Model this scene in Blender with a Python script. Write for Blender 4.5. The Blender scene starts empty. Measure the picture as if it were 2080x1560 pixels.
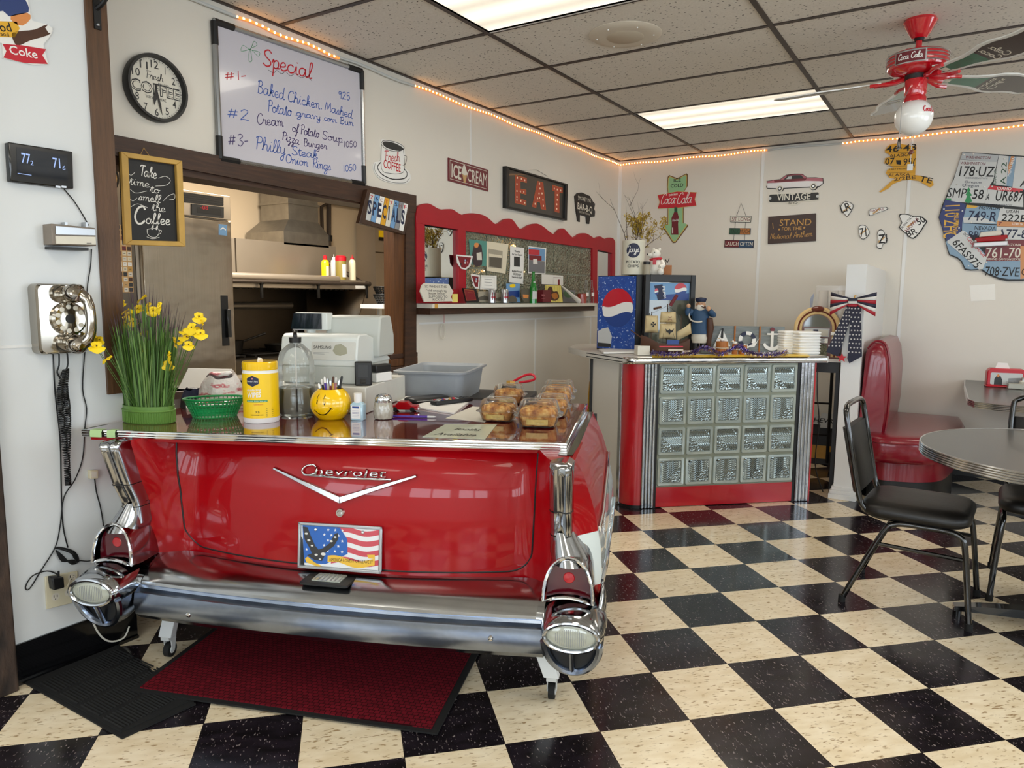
import bpy, bmesh, math, random
from math import sin, cos, pi, sqrt, radians
from mathutils import Matrix, Vector
random.seed(7)
SC = bpy.context.scene
COL = SC.collection
# ---------------------------------------------------------------- camera
FPX = 1469.7
CR = Matrix(((0.845963, 0.533185, 0.007747), (0.069814, -0.096342, -0.992897), (-0.528652, 0.840495, -0.118726)))  # right, down, forward
CP = Vector((2.93604, -6.56267, 1.35223))
HC = 2.655                       # ceiling height
cam = bpy.data.objects.new('camera', bpy.data.cameras.new('camera'))
COL.objects.link(cam)
r_, d_, f_ = CR[0], CR[1], CR[2]
cam.matrix_world = Matrix(((r_.x, -d_.x, -f_.x, CP.x), (r_.y, -d_.y, -f_.y, CP.y), (r_.z, -d_.z, -f_.z, CP.z), (0, 0, 0, 1)))
cam.data.sensor_width = 36
cam.data.lens = 36 * FPX / 2080
cam.data.clip_start = .02
SC.camera = cam
# ---------------------------------------------------------------- world, daylight, exposure
W = bpy.data.worlds.new('daylight_sky'); SC.world = W; W.use_nodes = True
W.node_tree.nodes['Background'].inputs[0].default_value = (.80, .90, 1.0, 1)
W.node_tree.nodes['Background'].inputs[1].default_value = 3.0
def area(name, loc, rot, sx, sy, power, color):
    l = bpy.data.lights.new(name, 'AREA'); l.shape = 'RECTANGLE'; l.size = sx; l.size_y = sy; l.energy = power; l.color = color
    o = bpy.data.objects.new(name, l); COL.objects.link(o); o.location = loc; o.rotation_euler = rot; return o
RW, FW = 6.4, -9.6               # right wall x, front wall y (behind the camera)
WIN_R = (-7.6, -5.2, -2.8)       # window centres along the right wall
WIN_F = (1.4, 3.4, 5.2)          # window centres along the front wall
for y in WIN_R: area('window_daylight', (RW + .12, y, 1.55), (0, radians(90), 0), 1.35, 1.9, 25, (.80, .91, 1.0))
for x in WIN_F: area('window_daylight', (x, FW - .12, 1.55), (radians(90), 0, 0), 1.5, 1.35, 29, (.80, .91, 1.0))
SC.view_settings.view_transform = 'Standard'; SC.view_settings.look = 'None'
SC.view_settings.exposure = 0.03; SC.view_settings.gamma = 1; SC.view_settings.use_curve_mapping = False
SC.cycles.use_denoising = True
SC.cycles.max_bounces = 10; SC.cycles.transparent_max_bounces = 16; SC.cycles.transmission_bounces = 10
SC.cycles.sample_clamp_indirect = 6; SC.cycles.blur_glossy = .5; SC.cycles.caustics_refractive = False; SC.cycles.caustics_reflective = False
# ---------------------------------------------------------------- geometry helpers
def ray(px, py): return CR.transposed() @ Vector(((px - 1040) / FPX, (py - 780) / FPX, 1))
def onp(px, py, ax, v):
    d = ray(px, py); return CP + d * ((v - CP[ax]) / d[ax])
def fl(px, py, z=0): return onp(px, py, 2, z)            # point at height z
def wl(px, py, x=0): return onp(px, py, 0, x)            # point on a plane parallel to the left wall
def bk(px, py, y=0): return onp(px, py, 1, y)            # point on a plane parallel to the back wall
def mpp(P): return (CR @ (Vector(P) - CP)).z / FPX       # metres per photo pixel at P
def loc2(M, px, py, d=0):                                # photo pixel -> local x, y on the plane z=d of frame M
    I = M.inverted(); o = I @ CP; v = I.to_3x3() @ ray(px, py); t = (d - o.z) / v.z
    return (o.x + v.x * t, o.y + v.y * t)
def frame(o, ex, ey):
    ex = Vector(ex).normalized(); ey = Vector(ey).normalized(); ez = ex.cross(ey)
    return Matrix(((ex.x, ey.x, ez.x, o[0]), (ex.y, ey.y, ez.y, o[1]), (ex.z, ey.z, ez.z, o[2]), (0, 0, 0, 1)))
def LW(px, py, x=0): return frame(wl(px, py, x), (0, 1, 0), (0, 0, 1))     # sign frame on the left wall
def BW(px, py, y=0): return frame(bk(px, py, y), (1, 0, 0), (0, 0, 1))     # sign frame on the back wall
def TR(x, y=None, z=None, a=0):
    if y is None: x, y, z = x
    return Matrix.Translation((x, y, z)) @ Matrix.Rotation(radians(a), 4, 'Z')
def RX(a): return Matrix.Rotation(radians(a), 4, 'X')
def RY(a): return Matrix.Rotation(radians(a), 4, 'Y')
def RZ(a): return Matrix.Rotation(radians(a), 4, 'Z')
def T3(x, y, z): return Matrix.Translation((x, y, z))
def SCL(x, y, z): return Matrix.Diagonal((x, y, z, 1))
def crom(pts, n=4, closed=False):
    P = [Vector(p) for p in pts]; N = len(P); out = []
    if N < 3: return P
    for i in range(N if closed else N - 1):
        p0 = P[i - 1] if (closed or i) else P[0]; p1 = P[i]; p2 = P[(i + 1) % N]; p3 = P[(i + 2) % N] if (closed or i + 2 < N) else P[-1]
        for k in range(n):
            t = k / n
            out.append(.5 * ((2 * p1) + (p2 - p0) * t + (2 * p0 - 5 * p1 + 4 * p2 - p3) * t * t + (3 * p1 - p0 - 3 * p2 + p3) * t ** 3))
    if not closed: out.append(P[-1])
    return out
def rrect(x0, y0, x1, y1, r, n=5):
    o = []
    for cx, cy, a in ((x1 - r, y1 - r, 0), (x0 + r, y1 - r, 90), (x0 + r, y0 + r, 180), (x1 - r, y0 + r, 270)):
        for k in range(n + 1): o.append((cx + r * cos(radians(a + 90 * k / n)), cy + r * sin(radians(a + 90 * k / n))))
    return o
def ell(cx, cy, a, b, n=28, t0=0, t1=360):
    full = abs(t1 - t0 - 360) < 1e-6
    return [(cx + a * cos(radians(t0 + (t1 - t0) * k / (n if full else n - 1))), cy + b * sin(radians(t0 + (t1 - t0) * k / (n if full else n - 1)))) for k in range(n)]
def star(cx, cy, r, rot=90, k=.4): return [(cx + (r if i % 2 == 0 else r * k) * cos(radians(rot + 36 * i)), cy + (r if i % 2 == 0 else r * k) * sin(radians(rot + 36 * i))) for i in range(10)]
_txt = {}
def textmesh(s, bold):
    if (s, bold) in _txt: return _txt[(s, bold)]
    cu = bpy.data.curves.new('t', 'FONT'); cu.body = s; cu.offset = bold; cu.resolution_u = 2; cu.size = 1
    o = bpy.data.objects.new('t', cu); COL.objects.link(o)
    me = bpy.data.meshes.new_from_object(o.evaluated_get(bpy.context.evaluated_depsgraph_get()))
    vs = [(v.co.x, v.co.y) for v in me.vertices]; fs = [tuple(p.vertices) for p in me.polygons]
    bpy.data.objects.remove(o); bpy.data.curves.remove(cu); bpy.data.meshes.remove(me)
    if vs:
        x0 = min(v[0] for v in vs); x1 = max(v[0] for v in vs)
    else: x0, x1 = 0, 1
    r = ([((x - x0) / max(x1 - x0, 1e-6), y / .70) for x, y in vs], fs); _txt[(s, bold)] = r; return r
G = {  # single-stroke script alphabet: advance, strokes (baseline 0, x-height 5, ascender 10)
 'a': (5.5, '4,4 2.5,5 .7,4 .3,1.5 1.5,0 3,.8 4,4|4,5 4,1 4.7,0 5.5,.6'), 'b': (4.6, '0,0 1,3 2,9 1.4,10 .8,8 .8,1 2,0 3.6,1 3.8,3.5 2.5,5 1,3.5'),
 'c': (4.2, '3.6,4 2.2,5 .6,3.8 .4,1.4 1.8,0 3.4,.5 4,1'), 'd': (5.4, '4,4 2.5,5 .7,4 .3,1.5 1.5,0 3,.8 4,4|4.4,10 4,4 4,1 4.8,0 5.5,.6'),
 'e': (4.1, '.2,2 2.6,2.6 3,4 2,5 .7,4 .4,1.6 1.6,0 3.2,.5 4,1.2'), 'f': (3.4, '0,0 1.8,4 3,8.5 2.6,10 1.8,9 1.6,2 1.4,-4 .8,-5 .5,-4 1.8,0 3,1'),
 'g': (5, '4,4 2.5,5 .7,4 .3,1.5 1.5,0 3,.8 4,4|4,5 3.9,-3 2.5,-5 1,-4 2.5,-1.5 5,.6'), 'h': (5, '0,0 1.6,5 2.2,9 1.5,10 1,8 .8,0|.9,3 2.4,5 3.6,4 3.6,1 4.3,0 5,.8'),
 'i': (2.5, '0,1 1,5 1,1 1.7,0 2.4,.7|1.3,7 1.4,7.5'), 'k': (4.5, '0,0 1.6,5 2.2,9 1.5,10 1,8 .8,0|.9,2 2.6,5 3.3,4.2 2.6,3 1,2.6 2.4,2 3.2,.4 4.4,.6'),
 'l': (2.6, '0,0 1.8,5 2.4,9 1.7,10 1,8 .9,1.2 1.7,0 2.6,.7'), 'm': (6.4, '0,4 .8,5 1,4 1,0|1,3 2.2,5 3,4 3,0|3,3 4.2,5 5,4 5,1 5.7,0 6.4,.7'),
 'n': (4.8, '0,4 .8,5 1,4 1,0|1,3 2.4,5 3.4,4 3.4,1 4.1,0 4.8,.7'), 'o': (4.3, '2.4,5 .7,4 .4,1.5 1.8,0 3.4,1.2 3.6,3.6 2.4,5 2.6,4 4.6,4.2'),
 'p': (4.4, '0,3 1,5 .8,-5|.9,3.5 2.4,5 3.6,3.8 3.4,1 2,0 1,.9|2,0 4.4,.6'), 'r': (3.9, '0,1 1,5.2 1.4,4.2 2.8,4.6 2.8,1 3.5,0 4.2,.7'),
 's': (3.3, '0,.6 1.8,5 2.6,2 2,.2 .8,0 .6,.8|2,.1 3.6,.7'), 't': (3, '0,.8 1.6,8 1.5,1 2.3,0 3.2,.7|.4,6 3,6.4'), 'u': (5, '0,4 .8,5 .8,1.2 1.8,0 3,1 3.6,5|3.6,5 3.6,1 4.3,0 5,.7'),
 'v': (3.8, '0,4.4 .8,5 1.8,.2 3,4.8 4,4.4'), 'y': (4.7, '0,4 .8,5 .9,1.5 2,.3 3.4,1.4 3.6,5|3.6,5 3.4,-3 2.2,-5 1,-4 2.4,-1.4 4.6,.6'), 'z': (3.8, '.3,5 3,5 .5,.2 2.5,.4 2.2,-3 1.2,-4.6 .6,-3.6 3.6,.6'),
 'A': (5.2, '0,0 3.4,10 4.6,0|1.2,4 4.4,3.6'), 'B': (5.4, '1,0 1.4,10|.2,9 3,10 4.2,8 3,5.6 1.4,5.4 3.6,5 4.8,2.6 3.2,0 .6,.4'), 'C': (5.2, '5,8 4,10 1.6,8.6 .4,4 1.6,.4 3.6,.2 5.2,2'),
 'F': (5, '1.6,0 2,9.4|0,8.6 1.4,9.8 5.4,9.8|2,5.2 4.4,5.4'), 'J': (4.4, '1,8 2.6,10 4.2,9 3.4,2 2.2,-4 .8,-5 .4,-3.4 4,.6'), 'M': (6.6, '0,0 1,9.6 2.8,2 5,9.8 5.6,.4 6.4,.8'), 'N': (5.4, '0,0 .8,9.6 4.2,.2 4.8,10'),
 'O': (5.6, '3,10 .8,8 .4,3 2.2,0 4.8,2 5,7 3,10 2.6,8.6 4,8.4'), 'P': (4.8, '1.2,0 1.6,9.6|.2,8.6 2.6,10 4.6,8.6 4,5.6 1.5,5'), 'R': (5, '1.2,0 1.6,9.6|.2,8.6 2.6,10 4.6,8.6 4,5.6 1.6,5 3,3 4.8,0'),
 'S': (5, '4.6,8.4 3,10 1,8.6 1.4,6 4,3.6 4.2,1.2 2.2,0 .2,1.4'), 'T': (4.8, '2.6,0 2.8,9.4|0,8.4 1.2,9.8 5.4,9.6'),
 '1': (2.6, '1,0 1.4,10'), '2': (4.6, '.4,8 2,10 3.6,8 .4,.4 1.6,.8 4,.3'), '3': (4.6, '.6,9 2.4,10 3.6,8 1.8,5.4 3.8,3 2.2,0 .4,1.2'), '9': (4.2, '3.4,8.6 1.8,10 .6,7.6 1.8,5.8 3.4,8.4|3.4,9 3,0'),
 '5': (4.6, '3.6,10 1.2,9.8 .9,5.6 2.8,6 3.8,3 2.2,0 .4,1'), '0': (4.2, '2,10 .5,7 .6,2 2,0 3.6,3 3.4,8 2,10'), '#': (5.4, '.8,1 1.8,9|2.6,1 3.6,9|0,3.4 4.2,4|.4,6.4 4.6,7'), '-': (3.2, '0,4 2.4,4.4'),
 '.': (1.6, '.4,0 .8,.3'), ',': (1.8, '.6,.4 .2,-1.4'), ' ': (3, ''), '_': (0, '')}
class MB:
    """collects faces of one mesh part; a material name comes first in every call"""
    def __init__(s, M=None): s.v = []; s.f = []; s.mi = []; s.ms = []; s.M = M or Matrix(); s.warp = None
    def add(s, m, vs, fs, M=None):
        X = s.M @ M if M is not None else s.M
        b = len(s.v)
        if m not in s.ms: s.ms.append(m)
        i = s.ms.index(m)
        for p in vs:
            p = X @ Vector(p)
            s.v.append(tuple(s.warp(p)) if s.warp else tuple(p))
        for q in fs: s.f.append(tuple(b + k for k in q)); s.mi.append(i)
    def box(s, m, c, d, M=None):
        x, y, z = c; a, b, e = d[0] / 2, d[1] / 2, d[2] / 2
        s.add(m, [(x + i * a, y + j * b, z + k * e) for k in (-1, 1) for j in (-1, 1) for i in (-1, 1)], [(0, 2, 3, 1), (4, 5, 7, 6), (0, 1, 5, 4), (2, 6, 7, 3), (0, 4, 6, 2), (1, 3, 7, 5)], M)
    def bx(s, m, x0, x1, y0, y1, z0, z1, M=None): s.box(m, ((x0 + x1) / 2, (y0 + y1) / 2, (z0 + z1) / 2), (x1 - x0, y1 - y0, z1 - z0), M)
    def prism(s, m, pts, z0, z1, M=None, top=None):
        n = len(pts); pts = [tuple(p)[:2] for p in pts]
        A = sum(pts[i][0] * pts[(i + 1) % n][1] - pts[(i + 1) % n][0] * pts[i][1] for i in range(n))
        if A < 0: pts = pts[::-1]
        s.add(m, [(x, y, z0) for x, y in pts] + [(x, y, z1) for x, y in pts], [tuple(range(n))[::-1]] + [(i, (i + 1) % n, n + (i + 1) % n, n + i) for i in range(n)] + ([tuple(range(n, 2 * n))] if not top else []), M)
        if top: s.flat(top, pts, z1, M)
    def flat(s, m, pts, z=0, M=None):
        n = len(pts); pts = [tuple(p)[:2] for p in pts]
        if sum(pts[i][0] * pts[(i + 1) % n][1] - pts[(i + 1) % n][0] * pts[i][1] for i in range(n)) < 0: pts = pts[::-1]
        s.add(m, [(x, y, z) for x, y in pts], [tuple(range(n))], M)
    def patch(s, m, x0, x1, lo, hi, z=0, n=16, M=None): s.rows(m, [[(x0 + (x1 - x0) * i / n, g(i / n), z) for g in (lo, hi)] for i in range(n + 1)], M)
    def rows(s, m, rows, M=None, closed=False, caps=False):
        nv = len(rows[0]); vs = [p for r in rows for p in r]; fs = []
        for i in range(len(rows) - 1):
            for j in range(nv if closed else nv - 1):
                k = (j + 1) % nv; fs.append((i * nv + j, i * nv + k, (i + 1) * nv + k, (i + 1) * nv + j))
        if caps: fs.append(tuple(range(nv))[::-1]); fs.append(tuple((len(rows) - 1) * nv + k for k in range(nv)))
        s.add(m, vs, fs, M)
    def lathe(s, m, prof, n=24, M=None, sx=1, sy=1, a0=0, a1=360):
        full = a1 - a0 >= 360; k = n if full else n + 1
        s.rows(m, [[(r * sx * cos(radians(a0 + (a1 - a0) * j / n)), r * sy * sin(radians(a0 + (a1 - a0) * j / n)), z) for j in range(k)] for r, z in prof], M, closed=full)
    def cyl(s, m, p0, p1, r0, r1=None, n=16, M=None): s.tube(m, [p0, p1], [r0, r0 if r1 is None else r1], n, M)
    def tube(s, m, pts, r, n=8, M=None, closed=False, fx=1):
        P = [Vector(p) for p in pts]; N = len(P); R_ = r if isinstance(r, (list, tuple)) else [r] * N; rows = []; up = None
        for i in range(N):
            t = (P[(i + 1) % N] - P[i - 1]) if closed else (P[min(i + 1, N - 1)] - P[max(i - 1, 0)])
            t = t.normalized() if t.length > 1e-9 else Vector((0, 0, 1))
            if up is None: up = Vector((0, 0, 1)) if abs(t.z) < .9 else Vector((1, 0, 0))
            x = t.cross(up)
            if x.length < 1e-5: x = t.cross(Vector((1, .3, .1)))
            x.normalize(); up = x.cross(t).normalized()
            rows.append([P[i] + (x * cos(2 * pi * k / n) * fx + up * sin(2 * pi * k / n)) * R_[i] for k in range(n)])
        if closed: rows.append(rows[0])
        s.rows(m, [r[::-1] for r in rows], M, closed=True, caps=not closed)
    def sph(s, m, c, r, n=16, M=None, h=None):
        r = r if isinstance(r, (tuple, list)) else (r, r, r); h = h or n // 2
        s.add(m, [(c[0] + r[0] * sin(pi * i / h) * cos(2 * pi * j / n), c[1] + r[1] * sin(pi * i / h) * sin(2 * pi * j / n), c[2] + r[2] * cos(pi * i / h)) for i in range(h + 1) for j in range(n)],
              [((i + 1) * n + j, (i + 1) * n + (j + 1) % n, i * n + (j + 1) % n, i * n + j) for i in range(h) for j in range(n)], M)
    def text(s, m, t, A, B, h, z=.001, bold=0, shear=0, M=None):
        vs, fs = textmesh(t, 0 if 'M' in t else bold); A = Vector(A); B = Vector(B)
        if t in ('1', 'I'): A, B = A + (B - A) * .3, A + (B - A) * .6
        d = B - A; u = d.normalized(); w = Vector((-u.y, u.x))
        s.add(m, [tuple(A + d * x + (w + u * shear) * (y * h)) + (z,) for x, y in vs], fs, M)
    def ink(s, m, t, A, B, h, w, z=.001, M=None, slant=.15, fit=True):
        A = Vector(A); B = Vector(B); u = (B - A).normalized(); n = Vector((-u.y, u.x)); tot = sum(G.get(c, (4, ''))[0] for c in t); k = (B - A).length / tot if fit else h / 10; x = 0
        for c in t:
            adv, st = G.get(c, (4, ''))
            for q in st.split('|'):
                if not q: continue
                P = [tuple(float(e) for e in p.split(',')) for p in q.split()]
                s.line(m, [A + u * ((x + p[0]) * k + slant * p[1] * h / 10) + n * (p[1] * h / 10) for p in P], w, z, M)
            x += adv
    def line(s, m, P, w, z=.001, M=None, smooth=True, closed=False):
        P = [Vector(tuple(p)[:2]) for p in P]
        if smooth and len(P) > 2: P = [p.xy for p in crom([p.to_3d() for p in P], 4, closed)]
        if closed: P = P + [P[0], P[1]]
        L = []; R_ = []
        for i, p in enumerate(P):
            t = P[min(i + 1, len(P) - 1)] - P[max(i - 1, 0)]
            t = t.normalized() if t.length > 1e-9 else Vector((1, 0)); n = Vector((-t.y, t.x)) * w / 2
            L.append((p.x + n.x, p.y + n.y, z)); R_.append((p.x - n.x, p.y - n.y, z))
        s.rows(m, [R_, L], M)
    def obj(s, name, parent=None, M=None, bevel=0, solid=0, sub=0, sharp=38):
        me = bpy.data.meshes.new(name); me.from_pydata(s.v, [], s.f)
        for m in s.ms: me.materials.append(mat(m))
        me.polygons.foreach_set('material_index', s.mi); me.polygons.foreach_set('use_smooth', [True] * len(s.f))
        bm = bmesh.new(); bm.from_mesh(me); bmesh.ops.recalc_face_normals(bm, faces=bm.faces); bm.to_mesh(me); bm.free()
        me.update(); me.set_sharp_from_angle(angle=radians(sharp))
        o = bpy.data.objects.new(name, me); COL.objects.link(o)
        if parent: o.parent = parent
        if M is not None: o.matrix_basis = M
        if solid: k = o.modifiers.new('thick', 'SOLIDIFY'); k.thickness = solid; k.offset = 0
        if bevel: k = o.modifiers.new('edge', 'BEVEL'); k.width = bevel; k.segments = 2; k.limit_method = 'ANGLE'; k.angle_limit = radians(40); k.harden_normals = False
        if sub: k = o.modifiers.new('sub', 'SUBSURF'); k.levels = k.render_levels = sub
        return o
def tag(o, label=None, cat=None, group=None, kind=None):
    for k, v in (('label', label), ('category', cat), ('group', group), ('kind', kind)):
        if v: o[k] = v
    return o
def thing(name, label, cat, M=None, group=None):
    o = bpy.data.objects.new(name, None); COL.objects.link(o); o.empty_display_size = .05
    if M is not None: o.matrix_basis = M if isinstance(M, Matrix) else T3(*M)
    return tag(o, label, cat, group)
def struct(b, name, **k): return tag(b.obj(name, **k), kind='structure')
def one(b, name, label, cat, M=None, group=None, **k): return tag(b.obj(name, None, M if (M is None or isinstance(M, Matrix)) else T3(*M), **k), label, cat, group)
def clone(o, M, label=None, parent=None):
    c = o.copy(); COL.objects.link(c)
    if parent: c.parent = parent
    if M is not None: c.matrix_basis = M
    if label: c['label'] = label
    for ch in list(o.children): clone(ch, None, None, c)
    return c
# ---------------------------------------------------------------- materials
def lin(h):
    return tuple(((v / 12.92) if v <= .04045 else ((v + .055) / 1.055) ** 2.4) for v in (int(h[i:i + 2], 16) / 255 for i in (0, 2, 4))) + (1,)
MT = {}
DEF = {  # colour, roughness, metallic, coat, noise amount, noise scale, bump
}
def D(s):
    for l in s.strip().splitlines():
        k, h, *r = l.split(); DEF[k] = (h,) + tuple(float(x) for x in r)
def mat(n):
    if n in MT: return MT[n]
    if n not in DEF: raise KeyError('material ' + n)
    h, ro, me, co, na, ns, bu = (DEF[n] + (.5, 0, 0, 0, 40, 0)[len(DEF[n]) - 1:])[:7]
    m = bpy.data.materials.new(n); m.use_nodes = True; MT[n] = m; N = m.node_tree.nodes; L = m.node_tree.links; p = N['Principled BSDF']
    p.inputs['Base Color'].default_value = lin(h); p.inputs['Roughness'].default_value = ro; p.inputs['Metallic'].default_value = me; p.inputs['Coat Weight'].default_value = co
    p.inputs['Coat Roughness'].default_value = .04
    if n == 'carred': p.inputs['Specular IOR Level'].default_value = .15
    if na or bu:
        tc = N.new('ShaderNodeTexCoord'); nz = N.new('ShaderNodeTexNoise'); nz.inputs['Scale'].default_value = ns; nz.inputs['Detail'].default_value = 4; L.new(tc.outputs['Object'], nz.inputs['Vector'])
        if na:
            mx = N.new('ShaderNodeMix'); mx.data_type = 'RGBA'; c = lin(h); mx.inputs[6].default_value = tuple(v * (1 - na) for v in c[:3]) + (1,); mx.inputs[7].default_value = tuple(min(1, v * (1 + na)) for v in c[:3]) + (1,)
            L.new(nz.outputs['Fac'], mx.inputs[0]); L.new(mx.outputs[2], p.inputs['Base Color'])
        if bu:
            b = N.new('ShaderNodeBump'); b.inputs['Strength'].default_value = bu; b.inputs['Distance'].default_value = .004; L.new(nz.outputs['Fac'], b.inputs['Height']); L.new(b.outputs[0], p.inputs['Normal'])
    return m
def emis(n, h, st):
    m = mat(n) if n in DEF else None
    if m is None: DEF[n] = (h, .5); m = mat(n)
    p = m.node_tree.nodes['Principled BSDF']; p.inputs['Emission Color'].default_value = lin(h); p.inputs['Emission Strength'].default_value = st; return m
def glass(n, h, ior=1.45, ro=0, alpha=None):
    DEF[n] = (h, ro); m = mat(n); p = m.node_tree.nodes['Principled BSDF']
    if alpha is None: p.inputs['Transmission Weight'].default_value = 1; p.inputs['IOR'].default_value = ior
    else: p.inputs['Alpha'].default_value = alpha; p.inputs['Specular IOR Level'].default_value = .8
    return m
def custom(n, fn):
    m = bpy.data.materials.new(n); m.use_nodes = True; MT[n] = m; fn(m.node_tree.nodes, m.node_tree.links, m.node_tree.nodes['Principled BSDF']); DEF[n] = None; return m
def mth(N, L, op, a, b=None):
    n = N.new('ShaderNodeMath'); n.operation = op
    for i, x in ((0, a), (1, b)):
        if x is None: continue
        if isinstance(x, (int, float)): n.inputs[i].default_value = x
        else: L.new(x, n.inputs[i])
    return n.outputs[0]
def ramp(N, L, f, *st):
    r = N.new('ShaderNodeValToRGB'); L.new(f, r.inputs[0]); e = r.color_ramp.elements
    while len(e) < len(st): e.new(.5)
    for i, (p, h) in enumerate(st): e[i].position = p; e[i].color = lin(h)
    return r.outputs[0]
def noise(N, L, vec, sc, det=3, scl=None):
    n = N.new('ShaderNodeTexNoise'); n.inputs['Scale'].default_value = sc; n.inputs['Detail'].default_value = det
    if scl or vec is None:
        tc = N.new('ShaderNodeTexCoord') if vec is None else None; mp = N.new('ShaderNodeMapping'); L.new(vec if vec is not None else tc.outputs['Object'], mp.inputs[0])
        if scl: mp.inputs['Scale'].default_value = scl[:3]; mp.inputs['Rotation'].default_value = (0, 0, scl[3] if len(scl) > 3 else 0)
        vec = mp.outputs[0]
    L.new(vec, n.inputs['Vector']); return n.outputs['Fac']
def mixc(N, L, f, a, b):
    mx = N.new('ShaderNodeMix'); mx.data_type = 'RGBA'
    for i, x in ((0, f), (6, a), (7, b)):
        if isinstance(x, str): mx.inputs[i].default_value = lin(x)
        elif isinstance(x, (int, float)): mx.inputs[i].default_value = x
        else: L.new(x, mx.inputs[i])
    return mx.outputs[2]
def bump(N, L, p, hgt, st, dist=.004):
    b = N.new('ShaderNodeBump'); b.inputs['Strength'].default_value = st; b.inputs['Distance'].default_value = dist; L.new(hgt, b.inputs['Height']); L.new(b.outputs[0], p.inputs['Normal'])
D('''
white e9e8e4 .55
paper f0eee8 .7
offwhite d8d4c8 .5
cream e0d6bd .55
black 0c0c0d .45
ink 121214 .6
blackgloss 08080a .15 0 .5
blackvinyl 0f0c0a .45 0 .05 .1 60 .15
rubber 060606 .8
charcoal 2a2b2c .5
darkgrey 3a3c3e .5
grey 8a8c8e .5
palegrey c4c6c5 .45
tubgrey 94999e .5 0 0 .06 30
wallwhite dcd6cb .38 0 0 .02 6 .10
phonewall d9dcdd .30 0 0 .02 5 .35
kitchenwall c9b598 .7 0 0 .04 4
trimwhite e4e4e2 .35
redpaint a4021a .5 0 0 .12 12
carred 9e000c .3 0 .5
red c00d22 .45
darkred 7b0f1c .45
maroon 6a1420 .45
vinylred 7e0b20 .28 0 .35 .08 25 .1
plasticred c0182c .35 0 .2
orange d8702a .5
tan c7a06a .6
gold c99a45 .45 0 0 .1 30
yellow f2c80c .35
yellowgloss f5c500 .18 0 .8
plateyellow d9a01f .4
flower f2cf12 .5 0 0 .12 60
banana e8d873 .5
green 1f8a4c .4 0 .2
basketgreen 0e8a48 .4 0 .2
signgreen 8fbd8c .5
darkgreen 1d4a33 .5
bottlegreen 0f7a22 .1 0 .6
potgreen 5c8236 .5 0 0 .12 40
tapegreen a9c78c .6
teal 2c8c8c .5
blue 1d3f86 .45
navy 161f3f .55
skyblue 6f9cc8 .5
markerblue 2f56a8 .5
purple 3a2a66 .5
penpurple 43208a .35
pink d98a92 .5
brown 4a2a16 .55 0 0 .25 30
caramel b5712c .6 0 0 .35 90 .3
crust c98a3c .6 0 0 .3 70 .4
silver b9bcc0 .3 1
chrome d6d8da .06 1
chromeworn b8bbbf .16 1 0 .12 14 .06
alu b4b8bc .24 1 0 .15 9 .12
steel b3a797 .36 .75 0 .12 3
steeldark 6a6156 .35 1 0 .2 5
galv a09e99 .42 1 0 .25 14
pipe 4a4038 .5 .6
iron 1a1816 .5 .5
screen 141a24 .08 0 .6
lensred 4a0410 .15 0 .3
lensbright b0101c .15 0 .6
lensclear a8ab9e .15 0 .8
laminate 4c4d4c .28 0 .1 .06 18
chairframe 090909 .18 0 .6
bone d9d4c6 .5 0 0 .05 30
figskin c79a78 .6
figbeard e6e2d8 .7
coatblue 27496b .6 0 0 .15 40
sail c9b68c .7 0 0 .15 30
noticegreen c5cdb8 .35 0 .6
woodgrey 6f7470 .7 0 0 .25 40
foam f4f4f2 .6
tinsel 8a78b8 .2 .8
tinselw d8d4e4 .2 .8
twig 4a3a2c .8
jukewood 6b2a1a .3 0 .4
jukeamber e8c68a .35 0 .3
''')
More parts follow.
